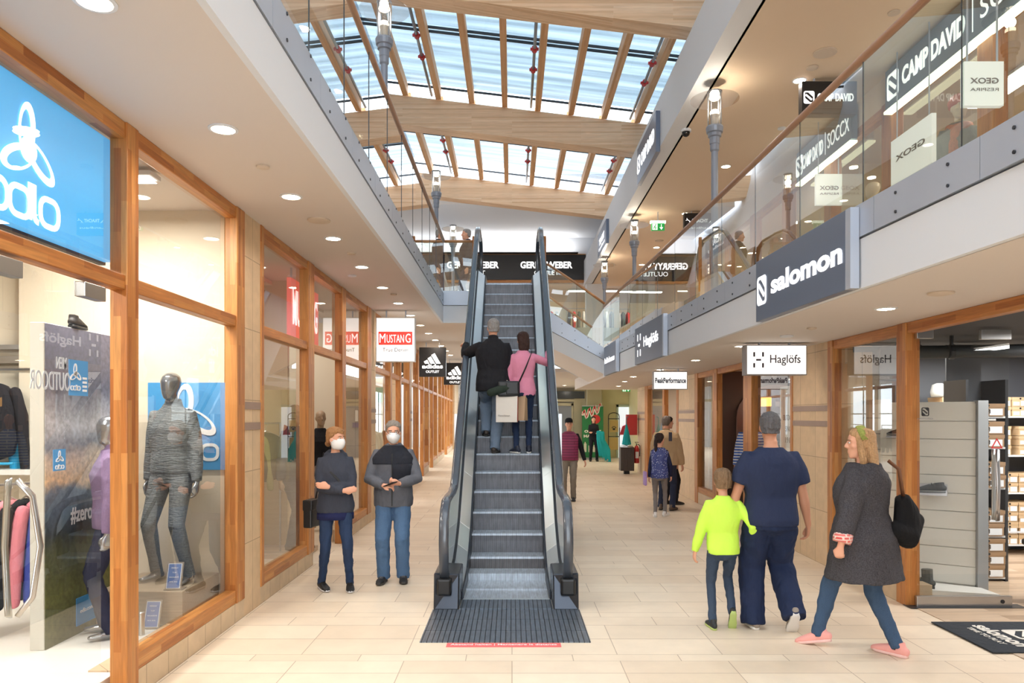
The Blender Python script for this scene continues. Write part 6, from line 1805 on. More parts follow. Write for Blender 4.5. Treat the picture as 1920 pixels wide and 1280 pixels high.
def garment(x, y, z, rz, w_, h, mat_, label, name='jacket', group=None, sleeve=True, trim=None, hanger=True, cat=None, th=.05):
    """garment hanging from a hook point at (x, y, z)"""
    e = empty(name, (x, y, z), rz, label=label, cat=cat or name.replace('_', ' '), group=group)
    m = MB()
    rr = []
    for t, a, b_ in ((-.10, .05, .03), (-.13, .14, .045), (-.17, w_ / 2 * .82, th), (-.24, w_ / 2, th * 1.2), (-.4, w_ / 2 * .98, th * 1.3), (-h, w_ / 2 * 1.02, th * 1.1)):
        rr.append([(a * math.cos(2 * PI * k / 20), b_ * math.sin(2 * PI * k / 20), t) for k in range(20)])
    m.loft(rr)
    if sleeve:
        for sx in (-1, 1): m.tube([(sx * w_ * .42, 0, -.18), (sx * w_ * .54, 0, -.32), (sx * w_ * .60, .01, -.16 - h * .85)], [.05, .055, .04], seg=10, round_ends=True)
    o = m.build('cloth', mat_, e, smooth=True)
    t = o.modifiers.new('sub', 'SUBSURF'); t.levels = 1; t.render_levels = 1
    tx = bpy.data.textures.new('folds', 'CLOUDS'); tx.noise_scale = .12
    d = o.modifiers.new('folds', 'DISPLACE'); d.texture = tx; d.strength = .03; d.mid_level = .5; d.texture_coords = 'LOCAL'
    if trim: MB().tube([(-w_ * .45, -th * 1.3, -h + .01), (w_ * .45, -th * 1.3, -h + .01)], .012, seg=6).tube([(0, -th * 1.4, -.14), (0, -th * 1.5, -h)], .008, seg=6).build('trim', trim, e)
    if hanger:
        MB().tube([(-w_ * .35, 0, -.15), (0, 0, -.08), (w_ * .35, 0, -.15)], .006, seg=6).tube([(0, 0, -.08), (0, 0, -.03), (.02, 0, -.01), (.02, 0, .012), (0, 0, .02), (-.015, 0, .01)], .003, seg=6).build('hanger', M_STEEL, e)
    return e

# ---------------------------------------------------------------- first left shop window
M_WHT = plain('white_laminate', (232, 230, 226), .35)
o = MB().box(-5.6, -2.43, 3.9, 6.355, .0, .15).build('display_podium', M_WHT, bevel=.004); tag(o, 'low white podium running behind the glass door and the display window', 'podium')
def poster_mat():
    m, nt, b = _new('mountain_poster_print'); N = nt.nodes.new; L = nt.links.new
    tc = N('ShaderNodeTexCoord'); sep = N('ShaderNodeSeparateXYZ'); L(tc.outputs['Object'], sep.inputs[0])
    rp = N('ShaderNodeValToRGB'); e = rp.color_ramp.elements
    cols = [(0, (64, 66, 40)), (.16, (104, 106, 60)), (.28, (86, 90, 60)), (.33, (56, 62, 64)), (.41, (84, 100, 118)), (.47, (120, 136, 154)), (.50, (246, 214, 174)), (.57, (232, 214, 196)), (.62, (150, 156, 170)), (.70, (200, 204, 214)), (.80, (96, 98, 116)), (1, (110, 112, 134))]
    e[0].position = cols[0][0]; e[0].color = (*lin((84, 86, 52)), 1); e[1].position = 1; e[1].color = (*lin(cols[-1][1]), 1)
    for p_, c in cols[1:-1]: k = e.new(p_); k.color = (*lin(c), 1)
    mr = N('ShaderNodeMapRange'); mr.inputs[1].default_value = .15; mr.inputs[2].default_value = 2.35; L(sep.outputs[2], mr.inputs[0])
    no = N('ShaderNodeTexNoise'); no.inputs['Scale'].default_value = 2.6; no.inputs['Detail'].default_value = 8; no.inputs['Roughness'].default_value = .6; L(tc.outputs['Object'], no.inputs['Vector'])
    ad = N('ShaderNodeMath'); ad.operation = 'MULTIPLY_ADD'; ad.inputs[1].default_value = .16; L(no.outputs[0], ad.inputs[0])
    sb = N('ShaderNodeMath'); sb.operation = 'SUBTRACT'; sb.inputs[1].default_value = .08; L(mr.outputs[0], sb.inputs[0]); L(sb.outputs[0], ad.inputs[2])
    L(ad.outputs[0], rp.inputs[0])
    n2 = N('ShaderNodeTexNoise'); n2.inputs['Scale'].default_value = 30; n2.inputs['Detail'].default_value = 6; L(tc.outputs['Object'], n2.inputs['Vector'])
    r2 = N('ShaderNodeMapRange'); r2.inputs[1].default_value = .3; r2.inputs[2].default_value = .7; r2.inputs[3].default_value = .6; r2.inputs[4].default_value = 1.35; L(n2.outputs[0], r2.inputs[0])
    mx = N('ShaderNodeMix'); mx.data_type = 'RGBA'; mx.blend_type = 'MULTIPLY'; mx.inputs[0].default_value = .7
    L(rp.outputs[0], mx.inputs[6]); L(r2.outputs[0], mx.inputs[7]); L(mx.outputs[2], b.inputs['Base Color']); b.inputs['Roughness'].default_value = .5
    return m
ps = empty('partition_screen', (-3.18, 5.0, .15), label='tall white-edged display panel carrying a large mountain landscape poster', cat='partition screen')
MB().box(-.05, .045, 0, .95, 0, 2.2).build('panel', plain('light_grey_laminate', (206, 204, 196), .5), ps, bevel=.004)
o = MB().box(-3.135, -3.131, 5.01, 5.94, .15, 2.345).build('poster', poster_mat(), ps); o.location = (3.18, -5.0, -.15)
M = FLW(.055, .60, .86); t = MB(); fit_text(t, '#zeroexcuses', M, .62, .12, bold=.02, depth=.002); t.build('lettering', plain('white_print', (236, 236, 240), .5), ps)
bl = MB().box(.050, .056, .36, .72, .06, .26).build('blue_panel', plain('blue_print', (66, 146, 206), .5), ps)
M_WP = MATS['white_print']
t = MB(); fit_text(t, 'odlo.com', FLW(.059, .48, .16), .16, .03, depth=.002)
for i in range(3): ribbon(t, FLW(.059, .60 + .035 * i, .16), rrect(-.011, .011, -.012, .012, .003), .005, True, .002)
t.build('small_lettering', M_WP, ps)
o = shoe_obj((-3.16, 5.42, 2.35), R(10), .24, plain('black_mesh', (30, 30, 34), .7), M_BLACK, 'black shoe lying on top of the poster panel')
# blue wall panel
e = empty('wall_panel', (-2.76, 6.355, 1.635), label='blue square wall panel with white looped emblem behind the grey mannequin', cat='wall panel')
MB().box(-.33, .33, -.02, 0, -.37, .37).build('board', plain('blue_board', (72, 152, 212), .45), e)
t = MB(); odlo_mark(t, FR(.0, -.024, .08), .50); odlo_word(t, FR(.02, -.024, -.22), .50); t.build('emblem', plain('white_board_print', (240, 244, 248), .5), e)
e = empty('plinth_box', (-2.88, 5.72, .15), label='greyed wooden plinth box under the grey mannequin', cat='plinth')
MB().box(-.25, .40, -.10, .60, 0, .25).build('box', wood('greyed_plinth_wood', 0, base=(172, 154, 132), dark=(156, 138, 116), light=(186, 168, 146), block=3, width=.4, grain=.6), e, bevel=.004)
M_SILVER = plain('silver_mannequin_skin', (150, 152, 156), .22, metal=.75)
M_BASE = fabric('dark_grey_base_layer', (112, 116, 118), .35, 60, .6, (1, 1, 6), .8)
mannequin((-2.72, 5.98, .40), R(180 - 12), 1.66, 'silver faceless mannequin in dark grey base layer inside the display window', dict(mat=M_BASE, hem=-.02, ease=.014, sw=.012, name='shirt', collar=.03, disp=0),
    dict(mat=M_BASE, ease=.010, w=.98, r=(.090, .064, .050), hem=.05, disp=0), M_SILVER, wrists=[(-.25, .02, .80), (.25, -.02, .82)], feet=[(-.16, .02, 0, 0, 10), (.16, -.02, 0, 0, -14)])
mannequin((-2.86, 5.34, .155), R(115), 1.56, 'silver mannequin in purple padded jacket standing in for a glass reflection before the mountain poster', dict(mat=fabric('purple_padded_jacket', (122, 104, 134), .12, 100), hem=-.06, ease=.03, sw=.02, collar=.03),  # solid figure in place of a faint reflection in the glass
    dict(mat=fabric('navy_leggings', (44, 46, 66), .2), ease=.005, w=.92, hem=.05), M_SILVER, wrists=[(-.27, .02, .80), (.27, .03, .80)])
def price_card(x, y, z, rz, label):
    e = empty('price_card', (x, y, z), rz, label=label, cat='price card', group='price cards in the display window')
    M4 = Matrix.Rotation(R(-18), 4, 'X')
    m = MB().box(-.06, .06, -.006, .006, 0, .21).xf(M4); m.build('card', plain('taupe_card', (146, 134, 122), .5), e, bevel=.002)
    m = MB().box(-.050, .050, -.009, -.006, .012, .198).xf(M4); m.build('white_border', M_LABEL, e)
    m = MB().box(-.046, .046, -.011, -.009, .016, .194).xf(M4); m.build('blue_sheet', plain('slate_blue_card', (98, 120, 172), .5), e)
    t = MB(); 
    for j, (w_, tx) in enumerate(((.05, 'MERINO'), (.03, 'TOP'), (.07, 'WARM'), (.06, '99,95'))): fit_text(t, tx, M4 @ FR(0, -.0125, .165 - j * .035), w_, .010, depth=.001)
    t.build('lettering', M_WP, e)
    MB().box(-.07, .07, .0, .09, 0, .006).build('foot', plain('taupe_card', (146, 134, 122), .5), e)
price_card(-2.57, 5.66, .402, R(4), 'tilted blue price card standing on the wooden plinth')
price_card(-2.66, 5.50, .152, R(2), 'tilted blue price card standing on the white podium floor')
e = empty('leaflet_rack', (-2.46, 4.78, .15), label='clear upright rack of red and pink leaflets just inside the window post', cat='rack')
MB().tube([(0, 0, 0), (0, 0, 1.85)], .004, seg=6).build('rod', M_STEEL, e)
for i, (z, c) in enumerate(((1.60, (190, 60, 70)), (1.42, (214, 44, 56)), (1.22, (120, 170, 150)), (1.04, (220, 60, 70)), (.86, (206, 90, 150)), (.70, (110, 140, 200)))):
    MB().box(-.04, -.03, -.05, .05, z - .08, z + .08).build('leaflet', plain('leaflet_%d' % i, c, .5, var=.3, vscale=30), e)
e = MB().lathe([(.022, 0), (.022, .16), (.018, .165), (.001, .165)], seg=16).build('glass_fitting', M_STEEL); e.location = (-2.66, 5.36, .151); tag(e, 'small upright steel glass fitting in the window corner', 'fitting')
# glass door with curved handles, stickers
e = empty('glass_door', (-2.34, 3.2, 0), label='open shop glass door with curved steel handles at the far left', cat='door')
MB().box(-.006, .006, -.9, 1.04, .02, 2.45).build('pane', M_GLASS, e)
MB().box(-.03, .03, .84, 1.05, 2.37, 2.45).box(-.03, .03, -.3, .33, 2.37, 2.45).build('clamp', M_STEEL, e, bevel=.003)
for sx in (-1, 1):
    MB().tube([(sx * .02, .30, 1.42), (sx * .06, .35, 1.34), (sx * .085, .37, 1.1), (sx * .06, .35, .86), (sx * .02, .30, .78)], [(.022, .01)] * 5, side=(0, 1, 0), seg=8).build('handle', M_STEEL, e, smooth=True)
t = MB(); fit_text(t, 'MEN', FLW(.009, .665, 1.995), .09, .060, depth=.002, mirror=True, bold=.01); fit_text(t, 'OUTDOOR', FLW(.009, .575, 1.90), .33, .095, depth=.002, mirror=True, bold=.0)
t.build('lettering', plain('grey_film_lettering', (196, 200, 208), .6), e)
MB().box(.007, .009, .73, .905, 1.83, 2.02).build('blue_sticker', plain('blue_sticker_film', (86, 156, 216), .5), e)
t = MB(); odlo_mark(t, FLW(.011, .785, 1.945), .10); odlo_word(t, FLW(.011, .785, 1.87), .085)
for j in range(4): ribbon(t, FLW(.011, .87, 1.925 - j * .022), [(-.018, 0), (.018, 0)], .012)
t.build('sticker_print', M_WP, e)
MB().box(.007, .009, .595, .70, 1.44, 1.55).build('blue_sticker', MATS['blue_sticker_film'], e)
t = MB(); odlo_mark(t, FLW(.011, .645, 1.507), .065); odlo_word(t, FLW(.011, .645, 1.458), .07, True); t.build('sticker_print', M_WP, e)
# rails with clothes
e = empty('clothes_rail', (-4.6, 6.35, 0), label='wall rail holding black and cyan jackets in the first left shop', cat='rack')
MB().tube([(-1.0, 0, 2.12), (1.0, 0, 2.12)], .012, seg=8).box(-1.0, 1.0, .12, .18, 2.30, 2.34).box(-1.0, 1.0, .12, .18, 2.18, 2.24).build('rail', M_STEEL, e)
MB().box(-1.0, 1.0, -.25, .18, 1.24, 1.28).build('shelf', M_WHT, e)
for k, (dx, c, lb) in enumerate(((-.25, (60, 150, 200), 'cyan'), (.02, (52, 56, 64), 'dark grey'), (.18, (46, 150, 200), 'bright cyan'), (.30, (36, 38, 44), 'black'))):
    garment(-4.35 + dx - .25, 6.22 - .05 * (k % 2), 2.10, R(10), .42, .78, fabric('sport_cloth_%d' % k, c, .15), '%s sport jacket hanging on the upper rail, %s from the left' % (lb, ordn[k]), group='jackets on the upper rail', trim=plain('cyan_trim', (40, 160, 210), .6) if k % 2 else None)
for k, (c, lb) in enumerate((((36, 38, 42), 'black'), ((232, 150, 160), 'pink'), ((40, 42, 46), 'charcoal'), ((226, 136, 150), 'rose'), ((70, 84, 170), 'blue violet'), ((60, 74, 150), 'blue'), ((190, 44, 90), 'magenta'), ((44, 46, 60), 'dark navy'))):
    garment(-3.66 + .06 * k, 5.28 + .08 * k, 1.22, R(80), .40, .78, fabric('shirt_cloth_%d' % k, c, .12), '%s long sleeved top on the lower rail' % lb, name='shirt', group='tops on the lower rail', th=.022)
e = empty('clothes_rail', (-3.75, 5.1, 0), label='low steel rail holding pink, blue and black tops', cat='rack')
MB().tube([(0, 0, 1.235), (.62, .84, 1.235)], .010, seg=8).tube([(.0, 0, 0), (.0, 0, 1.235)], .01, seg=8).tube([(.62, .84, 0), (.62, .84, 1.235)], .01, seg=8).build('rail', M_STEEL, e)

# ---------------------------------------------------------------- second left shop
M_TAN = plain('tan_mannequin_skin', (172, 146, 120), .5)
mannequin((-2.72, 9.35, .06), R(180 + 62), 1.80, 'tan mannequin in dark jacket, white shirt and dark jeans in the second shop doorway', dict(mat=fabric('slate_jacket', (70, 72, 80), .25), hem=-.05, ease=.022, sw=.014, collar=.0), dict(mat=fabric('dark_jeans', (50, 56, 70), .3), w=1.0, hem=.05), M_TAN,
    head='face', shoes=dict(mat=plain('dark_boot', (44, 38, 36), .5), sole=M_DKSOLE))
o = MB().box(-3.3, -2.5, 9.0, 9.62, .0, .06).build('display_podium', M_PLANK); tag(o, 'low wooden podium under the tan mannequin in the second shop', 'podium')
e = empty('price_board', (-2.62, 7.02, .35), R(60), label='white standing price board with a red 50 percent print in the second shop window', cat='sign board')
MB().box(-.24, .24, -.008, .008, 0, .66).build('board', plain('white_board', (232, 228, 222), .5), e)
MB().box(-.25, .25, -.012, .012, -.012, 0).box(-.25, .25, -.012, .012, .66, .672).build('frame', M_DARKMETAL, e)
t = MB(); fit_text(t, '50%', FR(.02, -.011, .28), .36, .14); fit_text(t, 'MUSTANG', FR(.08, -.011, .05), .14, .03); t.build('large_lettering', plain('dusky_red_print', (190, 96, 84), .6), e)
t = MB()
for j, (tx, w_) in enumerate((('Herzliche', .34), ('Sparpreise', .36), ('auf alles', .28), ('bis zu', .12))): fit_text(t, tx, FR(.0, -.011, .58 - .06 * j), w_, .035)
fit_text(t, 'auf Ware', FR(.04, -.011, .15), .2, .025); t.build('lettering', plain('grey_print', (120, 110, 106), .6), e)
MB().tube([(0, .02, -.35), (0, .02, 0)], .012, seg=8).box(-.15, .15, -.1, .14, -.35, -.34).build('stand', M_STEEL, e)
def plant(loc, h, r, label, n=70, seed=1, pot=True, col=(70, 100, 60)):
    rd = random.Random(seed)
    e = empty('potted_plant', loc, label=label, cat='plant')
    if pot: MB().lathe([(r * .45, 0), (r * .6, h * .3), (r * .55, h * .3), (.001, h * .28)], seg=18).build('pot', plain('grey_pot', (120, 118, 114), .6), e, smooth=False)
    m = MB()
    for k in range(n):
        a = rd.uniform(0, 2 * PI); el_ = rd.uniform(.1, 1.3); L_ = rd.uniform(.5, 1) * r
        b0 = Vector((0, 0, h * .3 + rd.uniform(0, h * .5))); d = Vector((math.cos(a) * math.cos(el_), math.sin(a) * math.cos(el_), math.sin(el_)))
        s_ = Vector((-math.sin(a), math.cos(a), 0)) * L_ * .14; p1 = b0 + d * L_ * .3; p2 = b0 + d * L_ * .75; p3 = b0 + d * L_ + Vector((0, 0, -L_ * .12)); up = Vector((0, 0, .003))
        m.add([p1, p2 + s_, p3, p2 - s_, p1 + up, p2 + s_ + up, p3 + up, p2 - s_ + up], [(0, 1, 2, 3), (7, 6, 5, 4), (0, 4, 5, 1), (1, 5, 6, 2), (2, 6, 7, 3), (3, 7, 4, 0)])
        m.tube([b0, p1 + (p2 - p1) * .1], .003, seg=5)
    m.build('foliage', plain('leaf_green_%d' % seed, col, .5, var=.3, vscale=12), e)
    return e
plant((-3.1, 8.15, .0), 1.1, .42, 'leafy green potted plant behind the second shop window', seed=3)
e = empty('display_table', (-4.0, 8.0, 0), label='grey display table inside the second left shop window', cat='table')
MB().box(-.5, .5, -.5, .6, .78, .83).build('table_top', plain('stone_grey_top', (150, 144, 136), .3), e, bevel=.006)
for x in (-.42, .42):
    for y in (-.42, .52): MB().box(x - .03, x + .03, y - .03, y + .03, 0, .78).build('leg', plain('grey_table_leg', (110, 106, 100), .5), e)
for k, (x, c, lb) in enumerate(((-3.5, (150, 152, 110), 'olive green'), (-3.2, (170, 168, 120), 'pale green'), (-3.0, (90, 84, 76), 'dark brown'))):
    garment(x, 8.9 + .1 * k, 1.62, R(20), .46, .72, fabric('mustang_cloth_%d' % k, c, .15), '%s jacket hanging inside the second left shop' % lb, group='jackets in the second shop')
e = empty('clothes_rail', (-3.25, 9.0, 0), label='steel rail with green jackets inside the second left shop', cat='rack')
MB().tube([(-.4, -.12, 1.635), (.4, .18, 1.635)], .012, seg=8).tube([(-.4, -.12, 0), (-.4, -.12, 1.64)], .012, seg=8).tube([(.4, .18, 0), (.4, .18, 1.64)], .012, seg=8).build('rail', M_STEEL, e)
mannequin((-2.9, 11.3, .05), R(180 + 30), 1.75, 'dark mannequin in black t-shirt behind the far window of the second shop', dict(mat=BLKC, hem=-.05, ease=.012, sleeve=.36, name='t_shirt'), dict(mat=fabric('grey_jeans', (128, 120, 118), .25, 300)), M_TAN, head='face')
# long shop beyond
e = empty('shop_sign', (-2.62, 15.0, 3.0), label='black sign with white lettering behind the glass beyond the white hanging sign', cat='sign')
MB().box(-.04, 0, -.75, .75, -.28, .28).build('panel', M_BOXB, e); MB().box(-.03, -.02, -.6, -.58, .28, .46).box(-.03, -.02, .58, .6, .28, .46).build('hanger', M_METAL, e); t = MB(); fit_text(t, 'mobi', FLW(.004, 0, .06), 1.1, .22, bold=.03); fit_text(t, 'com', FLW(.004, 0, -.17), .7, .12, bold=.03); t.build('lettering', M_WHITEGLOW, e)
for k, (y, c, lb) in enumerate(((13.2, (220, 80, 70), 'red'), (16.6, (60, 70, 110), 'navy'), (19.0, (200, 190, 170), 'cream'), (22.4, (50, 50, 54), 'black'), (24.6, (140, 120, 100), 'brown'))):
    e = empty('clothes_rail', (-3.6, y, 0), label='clothes rail seen through the long left windows, %s one from the entrance' % ordn[k], cat='rack', group='clothes rails in the long left shop')
    MB().tube([(0, -.5, 1.45), (0, .5, 1.45)], .012, seg=8).tube([(0, -.5, 0), (0, -.5, 1.45)], .012, seg=8).tube([(0, .5, 0), (0, .5, 1.45)], .012, seg=8).build('rail', M_STEEL, e)
    for j in range(4): garment(-3.6, y - .4 + .26 * j, 1.44, R(0), .42, .7, fabric('rail_cloth_%d_%d' % (k, j % 2), tuple(min(255, v + 30 * (j % 2)) for v in c), .1), '%s garment on the %s rail of the long left shop' % (lb, ordn[k]), name='shirt', group='%s garments on the %s rail' % (lb, ordn[k]), th=.03)

# ---------------------------------------------------------------- shoe shop on the right
XS = 3.625
e = empty('glass_door', (XS, 6.74, 0), label='open frameless glass door with curved steel handles at the shoe shop', cat='door')
MB().box(0.03, .86, -.006, .006, .10, 2.46).build('pane', M_GLASS, e)
MB().box(0.02, .88, -.02, .02, .005, .10).build('bottom_rail', M_STEEL, e, bevel=.003)
MB().box(0.02, .17, -.022, .022, 2.42, 2.50).build('clamp', M_STEEL, e, bevel=.003); MB().box(.60, .87, -.022, .022, 2.41, 2.50).build('clamp', M_STEEL, e, bevel=.003)
MB().tube([(.79, -.022, .052), (.79, -.026, .052)], .018, seg=14).build('lock', M_DARKMETAL, e)
for sx in (-1, 1):
    MB().tube([(.74, sx * .03, 1.42), (.74 + .02 * sx, sx * .06, 1.30), (.745 + .03 * sx, sx * .08, 1.1), (.74 + .02 * sx, sx * .06, .88), (.74, sx * .03, .78)], [(.020, .008)] * 5, side=(1, 0, 0), seg=8).build('handle', M_STEEL, e, smooth=True)
t = MB(); ribbon(t, FR(.745, -.010, 1.47), [(-.045, -.035), (0, .045), (.045, -.035)], .010, True, .002); t.build('red_triangle', plain('red_sticker', (206, 50, 50), .5), e)
t = MB(); s_mark(t, FR(.10, -.010, 1.76), .07); t.build('door_print', plain('black_print', (40, 40, 42), .5), e)
t = MB(); fit_text(t, 'salomon', FR(.10, -.010, 1.70), .14, .016, depth=.002, mirror=True); t.build('lettering', plain('grey_door_print', (150, 150, 154), .5), e)
# slat wall fixture
e = empty('display_wall', (3.76, 7.62, 0), label='white slatted display wall for shoes behind the glass door', cat='display wall')
M_SLAT = plain('off_white_slat', (220, 218, 212), .5)
A = Vector((0, .0)); 
sl = MB()
for j in range(10):
    z0 = .10 + j * .175; sl.hexa([(.0, .0, z0), (.68, -.47, z0), (.72, -.41, z0), (.04, .06, z0)], [(.0, .0, z0 + .168), (.68, -.47, z0 + .168), (.72, -.41, z0 + .168), (.04, .06, z0 + .168)])
sl.hexa([(.012, .02, .0), (.685, -.45, 0), (.72, -.40, 0), (.04, .08, 0)], [(.012, .02, 1.86), (.685, -.45, 1.86), (.72, -.40, 1.86), (.04, .08, 1.86)])
sl.build('slats', M_SLAT, e)
MB().box(.685, .785, -.50, -.42, 0, 1.87).build('end_panel', plain('grey_aluminium_panel', (172, 176, 180), .4, metal=.4), e, bevel=.003)
MB().hexa([(-.02, -.02, 0), (.7, -.52, 0), (.7, -.80, 0), (-.03, -.55, 0)], [(-.02, -.02, .09), (.7, -.52, .09), (.7, -.80, .09), (-.03, -.55, .09)]).build('base', M_WHT, e)
e2 = empty('display_wall', (3.98, 8.9, 0), label='second white slatted display wall seen through the shoe shop window', cat='display wall')
MB().box(0, .05, -.9, .8, 0, 1.85).build('slats', brick_mat('white_slats', (1, 2), 9, .17, (224, 224, 222), (220, 220, 218), (160, 164, 168), .006), e2)
MB().box(0, .07, -.9, .8, 1.85, 1.9).build('top_rail', M_STEEL, e2)
shelfm = plain('clear_shelf', (206, 206, 212), .2)
for (px, py, d, lb, c) in ((1745, 912, 7.28, 'dark grey trail shoe on a small shelf of the slatted display wall', (74, 78, 82)), (1692, 806, 7.55, 'small dark shoe with red detail on the upper slatted wall shelf', (60, 50, 52))):
    p = at(px, py, d)
    s_ = empty('shoe_shelf', (p.x, p.y, p.z - .075), R(-32), label='small tilted shelf under the %s' % ('dark grey trail shoe' if px > 1700 else 'small upper shoe'), cat='shelf')
    MB().hexa([(-.14, -.14, 0), (.14, -.14, 0), (.14, .06, .03), (-.14, .06, .03)], [(-.14, -.14, .006), (.14, -.14, .006), (.14, .06, .036), (-.14, .06, .036)]).box(-.10, .14, .05, .06, -.02, .10).build('plate', shelfm, s_)
    shoe_obj((p.x, p.y - .03, p.z - .055), R(62), .25, fabric('trail_shoe_%d' % px, c, .3, 60), plain('mid_grey_sole', (120, 122, 124), .6), lb)
p = at(1760, 1092, 6.98)
shoe_obj((3.88, 7.10, .09), R(70), .27, fabric('hiking_grey', (92, 94, 92), .25, 60), M_DKSOLE, 'grey hiking boot standing on the base of the display wall', boot=True)
shoe_obj((3.74, 7.22, .09), R(50), .26, fabric('hiking_dark', (70, 72, 72), .25, 60), M_DKSOLE, 'darker hiking boot behind the grey one at the window edge', boot=True)
# shelving with shoe boxes
def shelf_unit(x0, x1, y, levels, depth, label, back=None):
    e = empty('shelf_unit', (x0, y, 0), label=label, cat='shelf')
    MB().box(-.03, 0, 0, depth, 0, 2.1).box(x1 - x0, x1 - x0 + .03, 0, depth, 0, 2.1).build('upright', M_DARKMETAL, e)
    for z in levels: MB().box(0, x1 - x0, 0, depth, z - .02, z).build('shelf_board', plain('white_metal_shelf', (214, 218, 222), .4), e)
    MB().box(0, x1 - x0, depth, depth + .02, 0, 2.5).build('back_panel', back or plain('dark_grey_back_panel', (88, 92, 100), .6), e)
    return e
P1 = shoebox_proto(.20, .115, .32, M_CARD); P2 = shoebox_proto(.34, .13, .25, M_CARD2, 'shoe_box')
t = MB(); s_mark(t, FR(.0, -.006, .05), .04); t.build('box_print', M_TXTDK, P2)
placed = []
levels = [.30, .78, 1.24, 1.72]
shelf_unit(4.75, 8.2, 9.2, [.14] + levels, .45, 'long dark shelf unit full of tan shoe boxes along the shoe shop back wall')
rows = ['lowest', 'second', 'third', 'fourth', 'top']
rd = random.Random(5)
first = True
for li, z in enumerate([.14] + levels):
    x = 4.90; col = 0
    while x < 8.0:
        n_ = rd.choice([2, 3, 3, 2]) if li < 4 else rd.choice([1, 2, 2])
        for k in range(n_):
            if .0 < z + k * .12 < 2.2 and (k + 1) * .118 < .44:
                lab = 'tan shoe box in the %s shelf row of the back wall, stack %d from the left, %s up' % (rows[li], col + 1, ['bottom', 'second', 'third'][k])
                lab = 'tan shoe box, %s of the %s stack from the left on the %s shelf' % (['bottom', 'second', 'third'][k], (ordn + ['sixteenth', 'seventeenth', 'eighteenth'])[col].replace('nearest', 'first'), rows[li])
                if first: P1.location = (x, 9.22, z + k * .12); P1['label'] = lab; P1['group'] = 'tan shoe boxes on the back shelves'; first = False
                else: c = copy_tree(P1, None, (x, 9.22, z + k * .12), lab)
        x += .215 if rd.random() < .8 else .30; col += 1
        if col > 16: break
shelf_unit(4.74, 5.12, 7.75, [.05, .48, .98, 1.40, 1.72], .40, 'narrow dark shelf unit of brown shoe boxes beside the white slatted wall')
first = True; cnt = 0
for z, n_ in ((.05, 3), (.48, 2), (.98, 2), (1.40, 2), (1.72, 1)):
    for k in range(n_):
        lab = 'brown shoe box in the narrow shelf unit, %s from the floor' % ((ordn + ['sixteenth'])[cnt].replace('nearest', 'first')); cnt += 1
        if first: P2.location = (4.93, 7.73, z + k * .135); P2['label'] = lab; P2['group'] = 'brown shoe boxes beside the slatted wall'; first = False
        else: copy_tree(P2, None, (4.93 + rd.uniform(-.01, .01), 7.73, z + k * .135), lab)
shoe_obj((4.93, 7.80, 1.60 + .07), R(80), .24, fabric('blue_runner', (60, 90, 130), .3, 60), M_WHT, 'blue running shoe on top of the brown boxes in the narrow shelf unit')
o = MB().lathe([(.09, 0), (.10, .06), (.08, .15), (.03, .17), (.001, .17)], seg=16).build('drawstring_bag', fabric('white_bag_cloth', (214, 216, 214), .1, 60), smooth=True); o.location = (5.32, 9.3, 1.96); tag(o, 'small white drawstring bag on top of the tan shoe boxes', 'bag')
e = empty('bench', (4.78, 6.55, 0), label='grey bench with black cushion inside the shoe shop door', cat='bench')
MB().box(0, 1.0, 0, .42, .47, .52).build('seat_board', plain('grey_bench', (176, 172, 166), .5), e)
MB().box(-.02, 1.02, -.02, .44, .52, .58).build('cushion', M_LEATHER, e, bevel=.02, seg=3)
for x in (0.0, .86):
    for y in (0, .32): MB().box(x, x + .14, y, y + .10, 0, .47).build('leg', MATS['grey_bench'], e)
m = MB().box(0, 1.6, 0, .9, 0, .008)
e = tag(MB().hexa([(3.52, 6.05, .0), (4.9, 6.05, 0), (4.9, 5.05, 0), (3.05, 5.2, 0)], [(3.52, 6.05, .008), (4.9, 6.05, .008), (4.9, 5.05, .008), (3.05, 5.2, .008)]).build('door_mat', fabric('dark_mat_pile', (58, 62, 68), .3, 200, .95)) if False else MB().box(-.85, .85, -.40, .40, 0, .008).build('door_mat', fabric('dark_mat_pile', (58, 62, 68), .3, 200, .95)), 'dark entrance mat with white salomon lettering in front of the shoe shop', 'mat')
e.location = (4.33, 5.80, .007); e.rotation_euler = (0, 0, 0)
t = MB(); MF = Matrix.Translation((0, 0, .012)) @ Matrix.Rotation(R(0), 4, 'Z') @ Matrix.Rotation(R(-90), 4, 'X')
MF = Matrix.Translation((-.50, 0, .0115)) @ Matrix.Rotation(R(-90), 4, 'Z') @ Matrix.Rotation(R(-90), 4, 'X')
fit_text(t, 'salomon', MF @ Matrix.Translation((0, 0, -.03)), .56, .13, bold=.03, depth=.002); s_mark(t, MF @ Matrix.Translation((-.02, 0, .17)) @ Matrix.Diagonal((1.2, 1, 1, 1)), .22); fit_text(t, 'TIME TO PLAY', MF @ Matrix.Translation((.0, 0, -.15)), .44, .045, bold=.01, depth=.002)
t.build('lettering', plain('off_white_mat_print', (226, 222, 214), .8), e)
o = tag(MB().box(3.56, 4.6, 6.66, 6.80, .006, .010).build('threshold', M_DARKMETAL), 'dark metal threshold strip under the shoe shop door', 'threshold')
